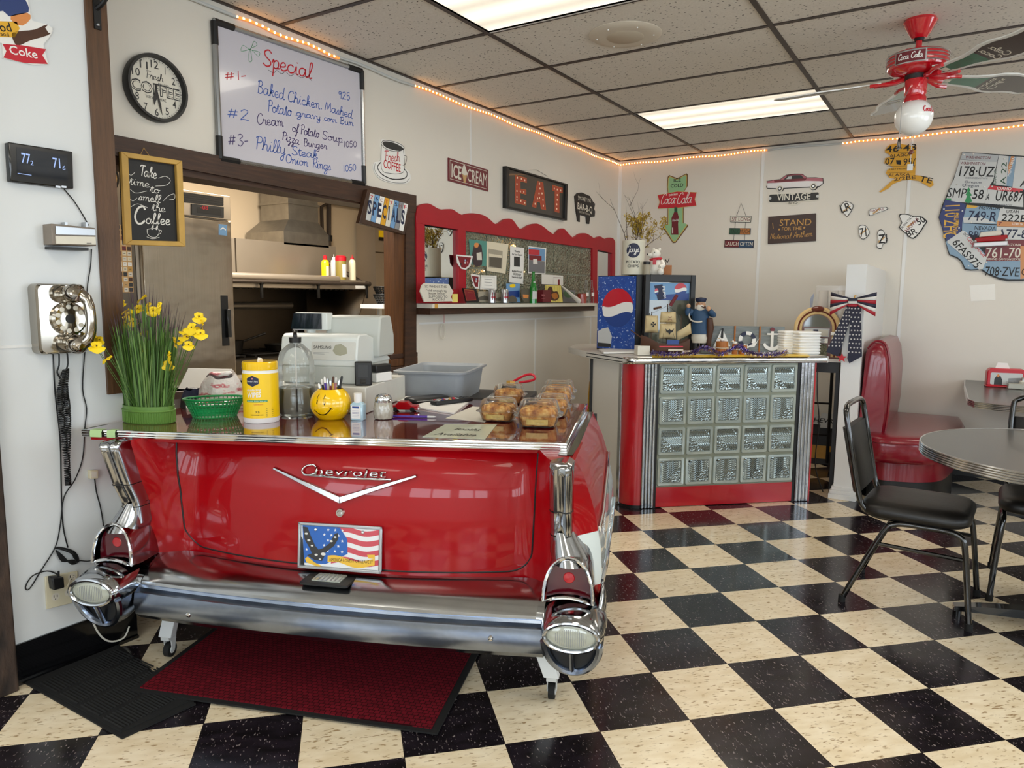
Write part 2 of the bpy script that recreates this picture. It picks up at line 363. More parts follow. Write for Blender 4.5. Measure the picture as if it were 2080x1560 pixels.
# ================================================================ the room shell
T0 = (1.18261, -2.45455); TS = .3048
def floor_mat(N, L, p):
    tc = N.new('ShaderNodeTexCoord'); sp = N.new('ShaderNodeSeparateXYZ'); L.new(tc.outputs['Object'], sp.inputs[0])
    k = .70710678 / TS
    x = mth(N, L, 'SUBTRACT', sp.outputs[0], T0[0]); y = mth(N, L, 'SUBTRACT', sp.outputs[1], T0[1])
    i = mth(N, L, 'MULTIPLY', mth(N, L, 'ADD', x, y), k); j = mth(N, L, 'MULTIPLY', mth(N, L, 'SUBTRACT', x, y), k)
    fi = mth(N, L, 'FLOOR', i); fj = mth(N, L, 'FLOOR', j)
    par = mth(N, L, 'FLOORED_MODULO', mth(N, L, 'ADD', fi, fj), 2) if hasattr(bpy.types, 'x') else mth(N, L, 'ABSOLUTE', mth(N, L, 'MODULO', mth(N, L, 'ADD', fi, fj), 2))
    # joints
    ei = mth(N, L, 'ABSOLUTE', mth(N, L, 'SUBTRACT', mth(N, L, 'FRACT', i), .5)); ej = mth(N, L, 'ABSOLUTE', mth(N, L, 'SUBTRACT', mth(N, L, 'FRACT', j), .5))
    jt = mth(N, L, 'GREATER_THAN', mth(N, L, 'MAXIMUM', ei, ej), .4955)
    # a random tone per tile
    cb = N.new('ShaderNodeCombineXYZ'); L.new(fi, cb.inputs[0]); L.new(fj, cb.inputs[1]); wn = N.new('ShaderNodeTexWhiteNoise'); wn.noise_dimensions = '2D'; L.new(cb.outputs[0], wn.inputs['Vector'])
    cij = N.new('ShaderNodeCombineXYZ'); L.new(i, cij.inputs[0]); L.new(j, cij.inputs[1])
    off = N.new('ShaderNodeVectorMath'); off.operation = 'ADD'; L.new(cij.outputs[0], off.inputs[0]); L.new(wn.outputs['Color'], off.inputs[1])
    f1 = noise(N, L, off.outputs[0], 34, 2, (.36, 1, 1)); f2 = noise(N, L, off.outputs[0], 9, 3, (.4, 1, 1)); f3 = noise(N, L, off.outputs[0], 46, 2, (1, .42, 1)); f4 = noise(N, L, cij.outputs[0], 1.3, 4)
    c = mixc(N, L, ramp(N, L, f2, (.3, '000000'), (.7, 'ffffff')), 'e6d3b0', 'f6e8cc'); c = mixc(N, L, ramp(N, L, f1, (.30, 'ffffff'), (.40, '000000')), c, 'a58a66'); c = mixc(N, L, mth(N, L, 'MULTIPLY', wn.outputs['Value'], .16), c, 'c9ad80')
    d = mixc(N, L, ramp(N, L, f2, (.35, '000000'), (.8, 'ffffff')), '151214', '29222a'); d = mixc(N, L, ramp(N, L, f3, (.64, '000000'), (.71, 'ffffff')), d, '857a78')
    L.new(mixc(N, L, jt, mixc(N, L, par, c, d), '2a2320'), p.inputs['Base Color'])
    rr = N.new('ShaderNodeMapRange'); L.new(f4, rr.inputs[0]); rr.inputs[1].default_value = .3; rr.inputs[2].default_value = .7; rr.inputs[3].default_value = .12; rr.inputs[4].default_value = .24
    L.new(rr.outputs[0], p.inputs['Roughness']); bump(N, L, p, f2, .06, .002)
custom('floor_tiles', floor_mat)
def ceil_mat(N, L, p):
    tc = N.new('ShaderNodeTexCoord'); v = N.new('ShaderNodeTexVoronoi'); v.inputs['Scale'].default_value = 62; v.inputs['Randomness'].default_value = 1
    mp = N.new('ShaderNodeMapping'); mp.inputs['Scale'].default_value = (.62, 1.15, 1); mp.inputs['Rotation'].default_value = (0, 0, .8); L.new(tc.outputs['Object'], mp.inputs[0]); L.new(mp.outputs[0], v.inputs['Vector'])
    n1 = noise(N, L, tc.outputs['Object'], 42, 2, (.6, 1.2, 1, .5)); n2 = noise(N, L, tc.outputs['Object'], 120, 2)
    hole = mth(N, L, 'MULTIPLY', mth(N, L, 'LESS_THAN', v.outputs['Distance'], .20), mth(N, L, 'GREATER_THAN', n1, .47))
    c = mixc(N, L, n2, 'cfc8bd', 'e8e2d8'); L.new(mixc(N, L, hole, c, '3d352c'), p.inputs['Base Color']); p.inputs['Roughness'].default_value = .9
    bump(N, L, p, mth(N, L, 'SUBTRACT', n2, hole), .35, .003)
custom('ceiling_tile', ceil_mat)
def wood(n, a, b, c, sc=(1, 14, 14), ro=.5):
    def fn(N, L, p):
        f = noise(N, L, None, 6, 5, sc); g = noise(N, L, None, 30, 3, sc)
        L.new(mixc(N, L, g, ramp(N, L, f, (.3, a), (.5, b), (.7, c)), b), p.inputs['Base Color']); p.inputs['Roughness'].default_value = ro; bump(N, L, p, g, .25, .003)
    custom(n, fn)
wood('darkwood', '24130a', '3a2213', '52331e', (14, 1.2, 14)); wood('postwood', '3b2716', '573b24', '6b4a2e', (14, 14, 1.0), .45); wood('jambwood', '3a2009', '5a3514', '6e4520', (14, 14, 1.0))
wood('cabinwood', '2a1a10', '3d2616', '51331f', (9, 1.5, 9))
b = MB(); b.bx('floor_tiles', -3.6, RW, FW, .0, -.05, 0); struct(b, 'floor')
# ceiling tiles with openings for the light panels
PAN = [(x, k) for x in (.816 - 2.4384 * 0, .816 + 2.4384) for k in (-1, 3, -5, -9)] + [(.816 + 4.8768, -1), (.816 + 4.8768, -5)]  # all but the first two panels are out of view, added for room lighting
GX0, GY0, GX, GY = .8162, -3.4406, 1.2192, .6096
pans = [(GX0 + round((x - GX0) / GX) * GX, GY0 + k * GY) for x, k in PAN]
xs = sorted({0, RW, *[GX0 + i * GX for i in range(0, 5)]}); ys = sorted({FW, 0, *[GY0 + k * GY for k in range(-10, 6)]})
b = MB()
for i in range(len(xs) - 1):
    for j in range(len(ys) - 1):
        if any(abs(xs[i] - a) < .01 and abs(ys[j] - c) < .01 for a, c in pans): continue
        b.bx('ceiling_tile', xs[i], xs[i + 1], ys[j], ys[j + 1], HC, HC + .02)
struct(b, 'ceiling')
D('tbar 3b302a .45 .2'); b = MB()
for x in xs[1:-1]: b.bx('tbar', x - .012, x + .012, FW, 0, HC - .006, HC + .004)
for y in ys[1:-1]: b.bx('tbar', 0, RW, y - .012, y + .012, HC - .005, HC + .003)
b.bx('tbar', 0, .018, FW, 0, HC - .008, HC); b.bx('tbar', 0, RW, -.018, 0, HC - .008, HC)
struct(b, 'trim_1')
def panel_mat(N, L, p):
    tc = N.new('ShaderNodeTexCoord'); sp = N.new('ShaderNodeSeparateXYZ'); L.new(tc.outputs['Object'], sp.inputs[0])
    s = mth(N, L, 'POWER', mth(N, L, 'ABSOLUTE', mth(N, L, 'SINE', mth(N, L, 'MULTIPLY', sp.outputs[1], 2 * pi / .42))), 1.6)
    L.new(mth(N, L, 'ADD', mth(N, L, 'MULTIPLY', s, .55), .62), p.inputs['Emission Strength']); p.inputs['Emission Color'].default_value = lin('fff3dc'); p.inputs['Base Color'].default_value = lin('f4f0e6')
    w = N.new('ShaderNodeTexChecker'); w.inputs['Scale'].default_value = 160; L.new(tc.outputs['Object'], w.inputs['Vector']); bump(N, L, p, w.outputs['Fac'], .2, .002)
custom('light_diffuser', panel_mat)
LBL = ['ceiling light panel nearest the whiteboard, cut by the top edge', 'ceiling light panel beside the ceiling fan blades']
for n, (x, y) in enumerate(pans):
    seen = 0 if n == 0 else (1 if n == 1 else -1)
    t = thing('ceiling_light', LBL[seen] if seen >= 0 else 'unseen fluorescent ceiling light panel added to light the room', 'ceiling light', (x + GX / 2, y + GY / 2, HC), 'fluorescent ceiling light panels')
    b = MB(); b.bx('light_diffuser', -GX / 2 + .012, GX / 2 - .012, -GY / 2 + .012, GY / 2 - .012, .004, .012); b.obj('diffuser', t)
    b = MB()
    for s in (-1, 1):
        b.box('trimwhite', (s * (GX / 2 - .006), 0, .02), (.012, GY, .05)); b.box('trimwhite', (0, s * (GY / 2 - .006), .02), (GX, .012, .05))
    b.bx('white', -GX / 2, GX / 2, -GY / 2, GY / 2, .06, .065); b.obj('housing', t)
    l = bpy.data.lights.new('tube_light', 'AREA'); l.shape = 'RECTANGLE'; l.size = 1.15; l.size_y = .5; l.energy = 8.5; l.color = (1, .93, .80)
    o = bpy.data.objects.new('tube_light', l); COL.objects.link(o); o.parent = t; o.location = (0, 0, -.02)
# round speaker in the ceiling
P = fl(1270, 70, HC); t = thing('ceiling_speaker', 'round beige speaker grille set in the ceiling tile', 'speaker', tuple(P))
D('speakerbeige cfc5b4 .5\nmesh bdb19d .5'); b = MB(); b.lathe('speakerbeige', [(0, -.014), (.13, -.014), (.165, -.010), (.18, -.002), (.18, 0)], 40); b.obj('rim', t)
b = MB(); b.lathe('mesh', [(0, -.0155), (.09, -.0155), (.092, -.014)], 30); b.obj('grille', t)
for k in range(6): b = MB(); b.sph('white', (.14 * cos(k * 1.05 + .3), .14 * sin(k * 1.05 + .3), -.014), .004, 8); b.obj('screw', t)
# left wall with the kitchen pass-through
OY0, OY1, OZ0, OZ1 = -4.97, -3.145, .93, 1.885
PX, PY = .22, -5.035        # the telephone wall stands proud of the left wall
b = MB(); w = 'wallwhite'
b.bx(w, -.12, 0, OY1, .12, 0, HC + .1); b.bx(w, -.12, 0, PY, OY1, OZ1, HC + .1); b.bx(w, -.12, 0, PY, OY1, 0, OZ0)
struct(b, 'wall_left')
b = MB(); b.bx('phonewall', -.12, PX, FW, PY, 0, HC + .1); struct(b, 'wall_phone')
b = MB(); b.bx(w, -.12, RW + .12, 0, .12, 0, HC + .1); struct(b, 'wall_back')
b = MB()
ed = [FW] + [v for y in WIN_R for v in (y - .95, y + .95)] + [0]
for i in range(0, len(ed), 2): b.bx(w, RW, RW + .12, ed[i], ed[i + 1], 0, HC + .1)
for y in WIN_R: b.bx(w, RW, RW + .12, y - .95, y + .95, 0, .85); b.bx(w, RW, RW + .12, y - .95, y + .95, 2.25, HC + .1)
struct(b, 'wall_right')
b = MB(); ed = [-.12] + [v for x in WIN_F for v in (x - .75, x + .75)] + [RW + .12]
for i in range(0, len(ed), 2): b.bx(w, ed[i], ed[i + 1], FW - .12, FW, 0, HC + .1)
for x in WIN_F: b.bx(w, x - .75, x + .75, FW - .12, FW, 0, .85); b.bx(w, x - .75, x + .75, FW - .12, FW, 2.25, HC + .1)
struct(b, 'wall_front')
n = 1
for y in WIN_R:
    b = MB()
    for d in (-.95, 0, .95): b.box('trimwhite', (RW + .06, y + d, 1.55), (.06, .06, 1.4))
    for z in (.85, 2.25): b.box('trimwhite', (RW + .06, y, z), (.08, 1.96, .06))
    struct(b, 'window_%d' % n); n += 1
for x in WIN_F:
    b = MB()
    for d in (-.75, 0, .75): b.box('trimwhite', (x + d, FW - .06, 1.55), (.06, .06, 1.4))
    for z in (.85, 2.25): b.box('trimwhite', (x, FW - .06, z), (1.56, .08, .06))
    struct(b, 'window_%d' % n); n += 1
# kitchen shell
KX = -2.35
b = MB(); kw = 'kitchenwall'
b.bx(kw, KX - .1, KX, -6.6, .12, 0, HC + .1); struct(b, 'wall_kitchen')
b = MB(); b.bx(kw, KX, -.12, -6.7, -6.6, 0, HC + .1); struct(b, 'wall_kitchen_left')
b = MB(); b.bx(kw, KX, -.12, .02, .12, 0, HC + .1); struct(b, 'wall_kitchen_right')
b = MB(); b.bx('ceiling_tile', KX, -.12, -6.6, .1, HC, HC + .02); struct(b, 'ceiling_kitchen')
l = area('kitchen_fill_light', (-1.0, -3.4, HC - .06), (0, 0, 0), .5, 1.6, 100, (1, .92, .80))  # unseen area lamp without a fixture, added to brighten the kitchen
# wood trim round the pass-through and along the corner of the telephone wall
def quadL(b, m, pts, x0, x1):  # pixel outline on the left wall -> prism standing x0..x1 off the wall
    F = frame((x0, 0, 0), (0, 1, 0), (0, 0, 1)); b.prism(m, [loc2(F, *p, d=x1 - x0) for p in pts], 0, x1 - x0, F)
b = MB(); b.bx('postwood', PX - .10, PX + .012, PY - .062, PY + .014, .98, HC); struct(b, 'trim_2')
b = MB(); quadL(b, 'darkwood', [(205, 268), (846, 397), (846, 432), (205, 310)], .0, .022); b.bx('darkwood', -.14, .004, OY0, OY1 + .12, OZ1 - .02, OZ1 + .02); struct(b, 'trim_3')
b = MB(); b.bx('jambwood', -.14, .004, OY1 - .02, OY1 + .02, OZ0, OZ1); quadL(b, 'cabinwood', [(826, 400), (846, 397), (846, 742), (822, 746)], 0, .02); quadL(b, 'jambwood', [(800, 440), (828, 440), (824, 746), (800, 728)], -.002, .006); struct(b, 'trim_4')
b = MB(); b.bx('darkwood', -.20, .03, OY0, OY1 + .0, OZ0 - .03, OZ0); struct(b, 'trim_5')
b = MB(); b.bx('blackgloss', PX, PX + .008, -5.62, PY, 0, .145); b.bx('blackgloss', PX, PX + .016, -5.62, PY, 0, .012); b.bx('blackgloss', 0, .008, PY, -2.3, 0, .14); struct(b, 'baseboard_left')
b = MB(); b.bx('black', 2.36, RW, -.01, 0, 0, .12); b.bx('black', 0, 2.2, -.01, 0, 0, .12); struct(b, 'baseboard_back')
# dark door post at the near end of the telephone wall
def rough(N, L, p):
    f = noise(N, L, None, 26, 5, (1, 1, .35)); L.new(ramp(N, L, f, (.3, '1d140f'), (.7, '4a382c')), p.inputs['Base Color']); p.inputs['Roughness'].default_value = .75; bump(N, L, p, f, .8, .01)
custom('roughwood', rough)
b = MB(); b.bx('roughwood', PX - .02, PX + .05, -5.63, -5.478, 0, HC); struct(b, 'trim_6', bevel=.006)
# seams of the wall panels
b = MB(); t = 'trimwhite'
for x in (1.34, 2.464): b.bx(t, x - .012, x + .012, -.006, 0, 0, HC)
b.bx(t, 0, .03, -.006, 0, .14, HC)
for y in (-.55, -1.55): b.bx(t, 0, .004, y - .01, y + .01, 0, 1.18)
b.bx(t, 0, .005, OY1 + .14, 0, 1.178, 1.19); b.bx(t, PX, PX + .003, -5.6, PY - .06, 1.170, 1.180);
b.bx(t, 0, .004, -2.45, -2.44, 1.9, HC); struct(b, 'trim_7')
# half wall behind the booth
HX0, HX1, HY, HH = 2.225, 2.345, -1.275, 1.585
b = MB(); b.bx('trimwhite', HX0, HX1, HY, 0, 0, HH); struct(b, 'wall_divider')
b = MB()
for k, (e, z0, z1) in enumerate(((.028, 0, .035), (.022, .035, .06), (.012, .06, .085))): b.bx('trimwhite', HX0 - e, HX1 + e, HY - e, HY + .14, z0, z1)
struct(b, 'trim_8', bevel=.003)
# ================================================================ the kitchen seen through the pass-through
FX = -.75
def KF(x): return frame((x, 0, 0), (0, 1, 0), (0, 0, 1))
def kp(px, py, x): return loc2(KF(x), px, py)      # -> (y, z) on a plane parallel to the left wall
def freezer_mat(N, L, p):
    f = noise(N, L, None, 1.6, 3, (1, 1.2, 2.2)); g = noise(N, L, None, 160, 2, (1, 1, .02))
    L.new(mixc(N, L, g, 'a89d8b', 'c0b6a8'), p.inputs['Base Color']); p.inputs['Metallic'].default_value = 1; p.inputs['Roughness'].default_value = .26; bump(N, L, p, f, .5, .03)
custom('brushed_steel', freezer_mat)
y0, z1 = kp(370, 385, FX); y1, _ = kp(467, 395, FX); yl, _ = kp(288, 490, FX); _, zt = kp(467, 447, FX); y0 = yl
t = thing('freezer', 'tall stainless steel freezer standing just inside the kitchen opening', 'freezer', (FX, (yl + y1) / 2, 0)); hw = (y1 - yl) / 2
b = MB(); b.bx('steel', -.7, -.03, -hw - .02, hw, .1, z1); b.bx('black', -.65, -.05, -hw, hw, 0, .1); b.obj('body', t)
b = MB(); b.bx('brushed_steel', -.03, .0, -hw, hw, .12, zt - .008); dr = b.obj('door', t, bevel=.006)
b = MB(); ya, za = kp(448, 600, FX); yb, zb = kp(466, 702, FX); ya -= (yl + y1) / 2; yb -= (yl + y1) / 2; b.bx('black', 0, .004, ya, yb, zb, za); b.bx('blackgloss', .004, .03, ya + .02, ya + .045, zb + .05, za - .08); b.obj('handle', dr, bevel=.002)
b = MB(); b.bx('steel', -.03, .0, -hw + .15, hw, zt, z1); hd = b.obj('top_panel', t, bevel=.003)
cy = -(yl + y1) / 2
b = MB(); q = [kp(*p, FX) for p in ((372, 392), (453, 401), (453, 419), (372, 411))]; b.prism('black', [(y + cy, z) for y, z in q], 0, .004, frame((0, 0, 0), (0, 1, 0), (0, 0, 1)))
for k in range(4): b.bx('charcoal', .004, .006, q[0][0] + cy, q[1][0] + cy, q[2][1] + .01 + k * .012, q[2][1] + .013 + k * .012)
b.obj('grille', hd)
b = MB(); q = [(y + cy, z) for y, z in (kp(*p, FX) for p in ((388, 414), (453, 421), (453, 443), (388, 436)))]; F = frame((.0, 0, 0), (0, 1, 0), (0, 0, 1)); b.prism('charcoal', q, 0, .008, F)
b.prism('black', [(q[0][0] + .03, q[3][1] + .015), (q[1][0] - .02, q[2][1] + .012), (q[1][0] - .02, q[1][1] - .012), (q[0][0] + .03, q[0][1] - .015)], .008, .009, F); b.text('red', '-08', (q[0][0] + .05, q[3][1] + .035), (q[0][0] + .10, q[3][1] + .035), .022, .0095, .01, 0, F); b.obj('control_display', hd)
b = MB(); q = [(y + cy, z) for y, z in (kp(*p, FX) for p in ((444, 455), (461, 457), (461, 479), (444, 477)))]; b.prism('skyblue', q, 0, .001, F); b.line('white', [(q[0][0] + .01, (q[0][1] + q[3][1]) / 2), ((q[0][0] + q[1][0]) / 2, q[0][1] - .02), (q[1][0] - .01, (q[0][1] + q[3][1]) / 2)], .006, .0015, F); b.obj('sticker', dr)
# dark cabinet side left of it, covered with magnets and notes
t = thing('cooler_cabinet', 'dark steel cabinet left of the freezer with a strip of notes', 'cabinet', (FX - .02, yl - .14, 0)); b = MB(); b.bx('steeldark', -.7, 0, -.6, .11, .0, 1.98); b.obj('body', t)
b = MB(); ya, za = kp(238, 455, FX); yb, zb = kp(276, 594, FX); o = yl - .14; rr = random.Random(3); b.bx('tan', 0, .001, ya - o, yb - o, zb, za)
for i in range(3):
    for j in range(13):
        w = (yb - ya) / 3; h = (za - zb) / 13; y = ya - o + i * w; z = zb + j * h; b.bx(rr.choice(['cream', 'paper', 'offwhite', 'tan', 'maroon', 'gold', 'charcoal', 'brown']), .001, .0016, y + .003, y + w - .003, z + .003, z + h - .003); b.bx('darkgrey', .0016, .002, y + .008, y + w * .7, z + h * .45, z + h * .55)
b.obj('notes', t)
# exhaust hood with duct
HX = -1.5
ya, zs = kp(440, 560, HX); yb, _ = kp(745, 566, HX); _, zl = kp(745, 588, HX)
t = thing('exhaust_hood', 'stainless steel exhaust hood over the kitchen range', 'range hood', (HX, (ya + yb) / 2, zs)); h = (yb - ya) / 2
b = MB(); b.bx('steel', -.85, 0, -h, h, -.075, -.015); b.bx('steeldark', -.84, -.01, -h + .01, h - .01, -.078, -.07); b.bx('steel', -.85, -.01, -h, h, -.015, 0); b.tube('steel', [(0, -h, .0), (0, h - .34, .0)], .03, 12); b.obj('canopy', t)
b = MB()
for k in range(24): b.box('iron', (-.3, -h + .06 + k * (2 * h - .1) / 24, -.11), (.5, .03, .012), RY(24))
b.obj('baffle', t)
q = [kp(*p, HX) for p in ((728, 586), (742, 586), (716, 655), (690, 655))]; b = MB(); b.add('steeldark', [(0, h, -.06), (-.8, h, -.06), (-.8, h, -.62), (-.22, h, -.62)], [(0, 1, 2, 3)]); b.obj('side_panel', t, solid=.01)
b = MB(); y2 = kp(668, 505, -1.85)[0] - (ya + yb) / 2; b.bx('steel', -.83, -.35, -h, y2 + .08, 0, .30); b.bx('steeldark', -.349, -.347, -h + .42, -h + .43, 0, .30); b.obj('plenum', t)
b = MB(); yd0, zd0 = kp(548, 498, -2.0); yd1 = kp(668, 505, -1.85)[0]; D0 = lambda y0, y1, x0, x1, z: [(x0, y0, z), (x1, y0, z), (x1, y1, z), (x0, y1, z)]
o = Vector((HX, (ya + yb) / 2, zs)); c1, c0 = kp(585, 400, -1.95)[0] - o.y, kp(645, 400, -1.95)[0] - o.y; d0, d1 = yd0 - o.y + .02, yd1 - o.y; zz = lambda py: kp(600, py, -1.95)[1] - o.z
b.rows('galv', [D0(d0, d1, -.82, -.35, zz(500)), D0(d0, d1, -.82, -.35, zz(474)), D0(c1, c0, -.80, -.45, zz(447)), D0(c1, c0, -.80, -.45, 1.25)], closed=True); b.obj('duct', t)
b = MB(); b.bx('galv', -.81, -.44, c1 - .01, c0 + .01, zz(415), zz(410)); b.obj('duct_collar', t)
for k in range(3):
    y = -h + .35 + k * .55; b = MB(); b.tube('iron', [(.03, y, -.04), (.03, y, -.10), (.02, y + .01, -.15)], .012, 8); b.sph('iron', (.03, y, -.04), .02, 8); b.obj('spray_nozzle', t)
b = MB(); b.tube('pipe', [(.035, -h, -.035), (.035, h, -.03)], .014, 8); b.tube('pipe', [(.035, h, -.03), (-.05, h, -.02), (-.62, h - .16, .30), (-.70, h - .22, .32)], .02, 8); b.obj('gas_pipe', t)
b = MB(); b.bx('paper', .001, .002, h - .14, h - .02, -.07, -.018); b.obj('label', t)
# pipes on the back wall
t = thing('pipework', 'dark water pipe bent along the kitchen wall beside the hood', 'pipe', (KX + .05, kp(668, 420, KX + .05)[0], 1.2)); o = t.location
kq = lambda px, py: (0, kp(px, py, KX + .05)[0] - o.y, kp(px, py, KX + .05)[1] - o.z)
b = MB(); b.tube('pipe', [kq(668, 700), kq(668, 500), kq(668, 414), kq(672, 410), kq(760, 424)], .022, 8); b.obj('riser', t)
b = MB(); b.tube('pipe', [kq(655, 480), kq(653, 420), kq(663, 415)], .016, 8); b.obj('branch', t)
b = MB(); b.tube('iron', [kq(668, 490), kq(668, 478)], .034, 10); b.obj('coupling', t)
# bottles on the hood ledge
def bottle(name, label, px, by, wpx, hpx, body, cap, xx, kind, grp='sauce bottles on the range hood'):
    y, _ = kp(px, by, xx); P = Vector((xx, y, zs + .0)); k = mpp(P); r = wpx * k / 2; H = hpx * k; t = thing(name, label, 'bottle', P, grp)
    b = MB(); b.lathe(body, [(0, 0), (r, 0), (r, H * .66), (r * .85, H * .76), (r * .4, H * .82), (r * .4, H * .84)], 18); bd = b.obj('body', t)
    b = MB()
    if kind == 'can': b.lathe(cap, [(r * .5, H * .8), (r * .5, H * .95), (r * .2, H), (0, H)], 14)
    elif kind == 'wide': b.lathe(cap, [(r * 1.02, H * .66), (r * 1.02, H * .80), (r * .8, H * .84), (0, H * .84)], 16)
    else: b.lathe(cap, [(r * .55, H * .82), (r * .5, H * .88), (r * .12, H * .9), (r * .06, H), (0, H)], 14)
    b.obj('cap', t)
    if kind in ('can', 'wide'): b = MB(); b.lathe('paper' if kind == 'wide' else 'cream', [(r * 1.01, H * .1), (r * 1.01, H * .55)], 10, None, 1, 1, -30, 60); b.obj('label', t)
D('oilpickle 8a7a3a .3\nmilky d8d6d2 .4\ncreamy ddd5b8 .4')
bottle('spray_can', 'yellow spray can with red cap on the range hood', 661, 561, 16, 49, 'yellow', 'red', HX - .08, 'can'); bottle('squeeze_bottle', 'white squeeze bottle with white tip between spray can and pickle jar', 679, 562, 14, 52, 'milky', 'white', HX - .18, 'tip')
bottle('condiment_jar', 'jar of green brown sauce with red lid on the range hood', 693, 563, 22, 58, 'oilpickle', 'red', HX - .07, 'wide'); bottle('squeeze_bottle', 'pale cream squeeze bottle with red tip at the right end of the hood', 716, 564, 14, 52, 'creamy', 'red', HX - .08, 'tip')
# range below the hood
t = thing('cooking_range', 'dark steel cooking range below the exhaust hood', 'stove', (HX - .35, (ya + yb) / 2 - .1, 0))
b = MB(); b.bx('steeldark', -.4, .35, -.9, .85, .1, .88); b.bx('black', -.38, .3, -.88, .83, 0, .1); b.obj('body', t)
b = MB(); b.bx('steeldark', -.42, -.40, -.9, .9, .88, zs - .05); b.tube('steel', [(-.36, -.9, zs - .22), (-.36, .62, zs - .22)], .03, 10); b.obj('splashback', t)
for k in range(3): b = MB(); [b.tube('iron', [(-.3 + i * .12, -.75 + k * .5, .9), (-.3 + i * .12, -.35 + k * .5, .9)], .01, 6) for i in range(5)]; b.tube('iron', [(-.34, -.75 + k * .5, .9), (.24, -.75 + k * .5, .9)], .01, 6); b.tube('iron', [(-.34, -.35 + k * .5, .9), (.24, -.35 + k * .5, .9)], .01, 6); b.obj('grate', t)
for nm, lb, y, rad, hh in (('saucepan', 'dark saucepan with long handle on the kitchen range', -.35, .11, .10), ('frying_pan', 'dark frying pan on the kitchen range near the freezer', .15, .13, .05)):
    P = Vector((HX - .3, (ya + yb) / 2 - .1 + y, .912)); tt = thing(nm, lb, 'pan', P); b = MB(); b.lathe('iron', [(0, .004), (rad * .85, .004), (rad, hh), (rad + .004, hh), (rad * .87, 0), (0, 0)], 24); b.obj('pan', tt); b = MB(); b.tube('iron', [(rad * .5, rad * .8, hh - .01), (rad * 1.2, rad * 2.2, hh + .05)], .009, 8); b.obj('handle', tt)
# prep table with a pale tub behind the counter
t = thing('prep_table', 'steel prep table behind the pass-through sill', 'table', (-.75, -3.35, 0)); b = MB(); b.bx('steel', -.3, .3, -.42, .55, .80, .84); b.obj('table_top', t, bevel=.004)
for i in (-1, 1):
    for j in (-.38, .51): b = MB(); b.bx('steel', i * .27 - .015, i * .27 + .015, j - .015, j + .015, 0, .80); b.obj('leg', t)
# white door frame and shelf at the right end of the kitchen
yd, _ = kp(762, 480, -2.05)
t = thing('kitchen_locker', 'grey steel locker at the right end of the kitchen', 'locker', (-2.05, yd, 0)); w = kp(800, 480, -2.05)[0] - yd + .25; b = MB(); b.bx('steel', -.25, 0, 0, w, .02, 2.1); b.obj('body', t)
b = MB(); b.bx('steeldark', 0, .003, 0, w, 1.78, 1.79); b.bx('yellow', .002, .004, .05, .22, 1.93, 2.0); b.bx('black', .004, .005, .05, .22, 1.90, 1.935); b.obj('door', t)
P = Vector((-1.2, kp(785, 618, -1.2)[0], kp(785, 618, -1.2)[1])); t = thing('wall_shelf', 'small white shelf holding two baskets in the kitchen', 'shelf', P); b = MB(); b.bx('trimwhite', -.2, .06, -.10, .5, -.035, 0); b.obj('board', t)
b = MB(); b.bx('trimwhite', -.2, -.17, .1, .13, -P.z, -.035); b.obj('upright', t)
def weave(b, m, r0, r1, h, sx, sy, nr, nv, th):
    for k in range(nr): f = k / (nr - 1); r = r0 + (r1 - r0) * f; b.tube(m, [(r * sx * cos(2 * pi * i / 28), r * sy * sin(2 * pi * i / 28), h * f) for i in range(28)], th, 5, closed=True)
    for i in range(nv): a = 2 * pi * i / nv; b.tube(m, [(r0 * sx * cos(a), r0 * sy * sin(a), 0), (r1 * sx * cos(a), r1 * sy * sin(a), h)], th, 5)
for k, (lb, z) in enumerate((('lower black plastic food basket on the kitchen shelf', 0), ('upper black plastic food basket stacked on another basket', .065))):
    b = MB(); weave(b, 'brown' if 0 else 'black', .07, .10, .075, 1, 1.2, 5, 24, .005); b.lathe('black', [(0, .002), (.07, .002)], 20, None, 1, 1.2); one(b, 'food_basket', lb, 'basket', (P.x - .06, P.y + .07, P.z + z + .004), 'black food baskets on the kitchen shelf')
P = Vector((-.62, kp(700, 658, -.62)[0], .841)); t = thing('ice_bin', 'white plastic bin with pale lid behind the cash register', 'bin', P); zt_ = kp(700, 658, -.62)[1] - .841
b = MB(); b.rows('foam', [rrect(-.2 * s, -.22 * s, .2 * s, .22 * s, .05) for s in ()] or [[(x, y, z) for x, y in rrect(-.19 * s, -.21 * s, .19 * s, .21 * s, .05)] for z, s in ((0, .92), (zt_ * .9, 1))], closed=True, caps=True); b.obj('body', t)
b = MB(); b.prism('cream', rrect(-.21, -.24, .21, .24, .06), zt_ * .9, zt_); b.obj('lid', t, bevel=.006)
P = wl(203, 358, FX - .018); k = mpp(P); b = MB(); b.lathe('amber' if 'amber' in DEF else 'gold', [(0, .004), (34 * k, .004)], 28); b.lathe('black', [(34 * k, 0), (38 * k, .006), (38 * k, 0)], 28); one(b, 'round_tray', 'round brown tray with a black rim hanging left of the freezer', 'tray', frame(P, (0, 1, 0), (0, 0, 1)))
P = wl(815, 742, -.05); b = MB(); b.bx('jambwood', -.05, .04, -.16, .09, 0, .045); b.bx('darkwood', -.05, .04, -.16, .09, .046, .075); one(b, 'wood_block', 'stack of dark wooden blocks on the right end of the pass-through sill', 'wood block', (-.03, P.y, OZ0 + .001), bevel=.003)
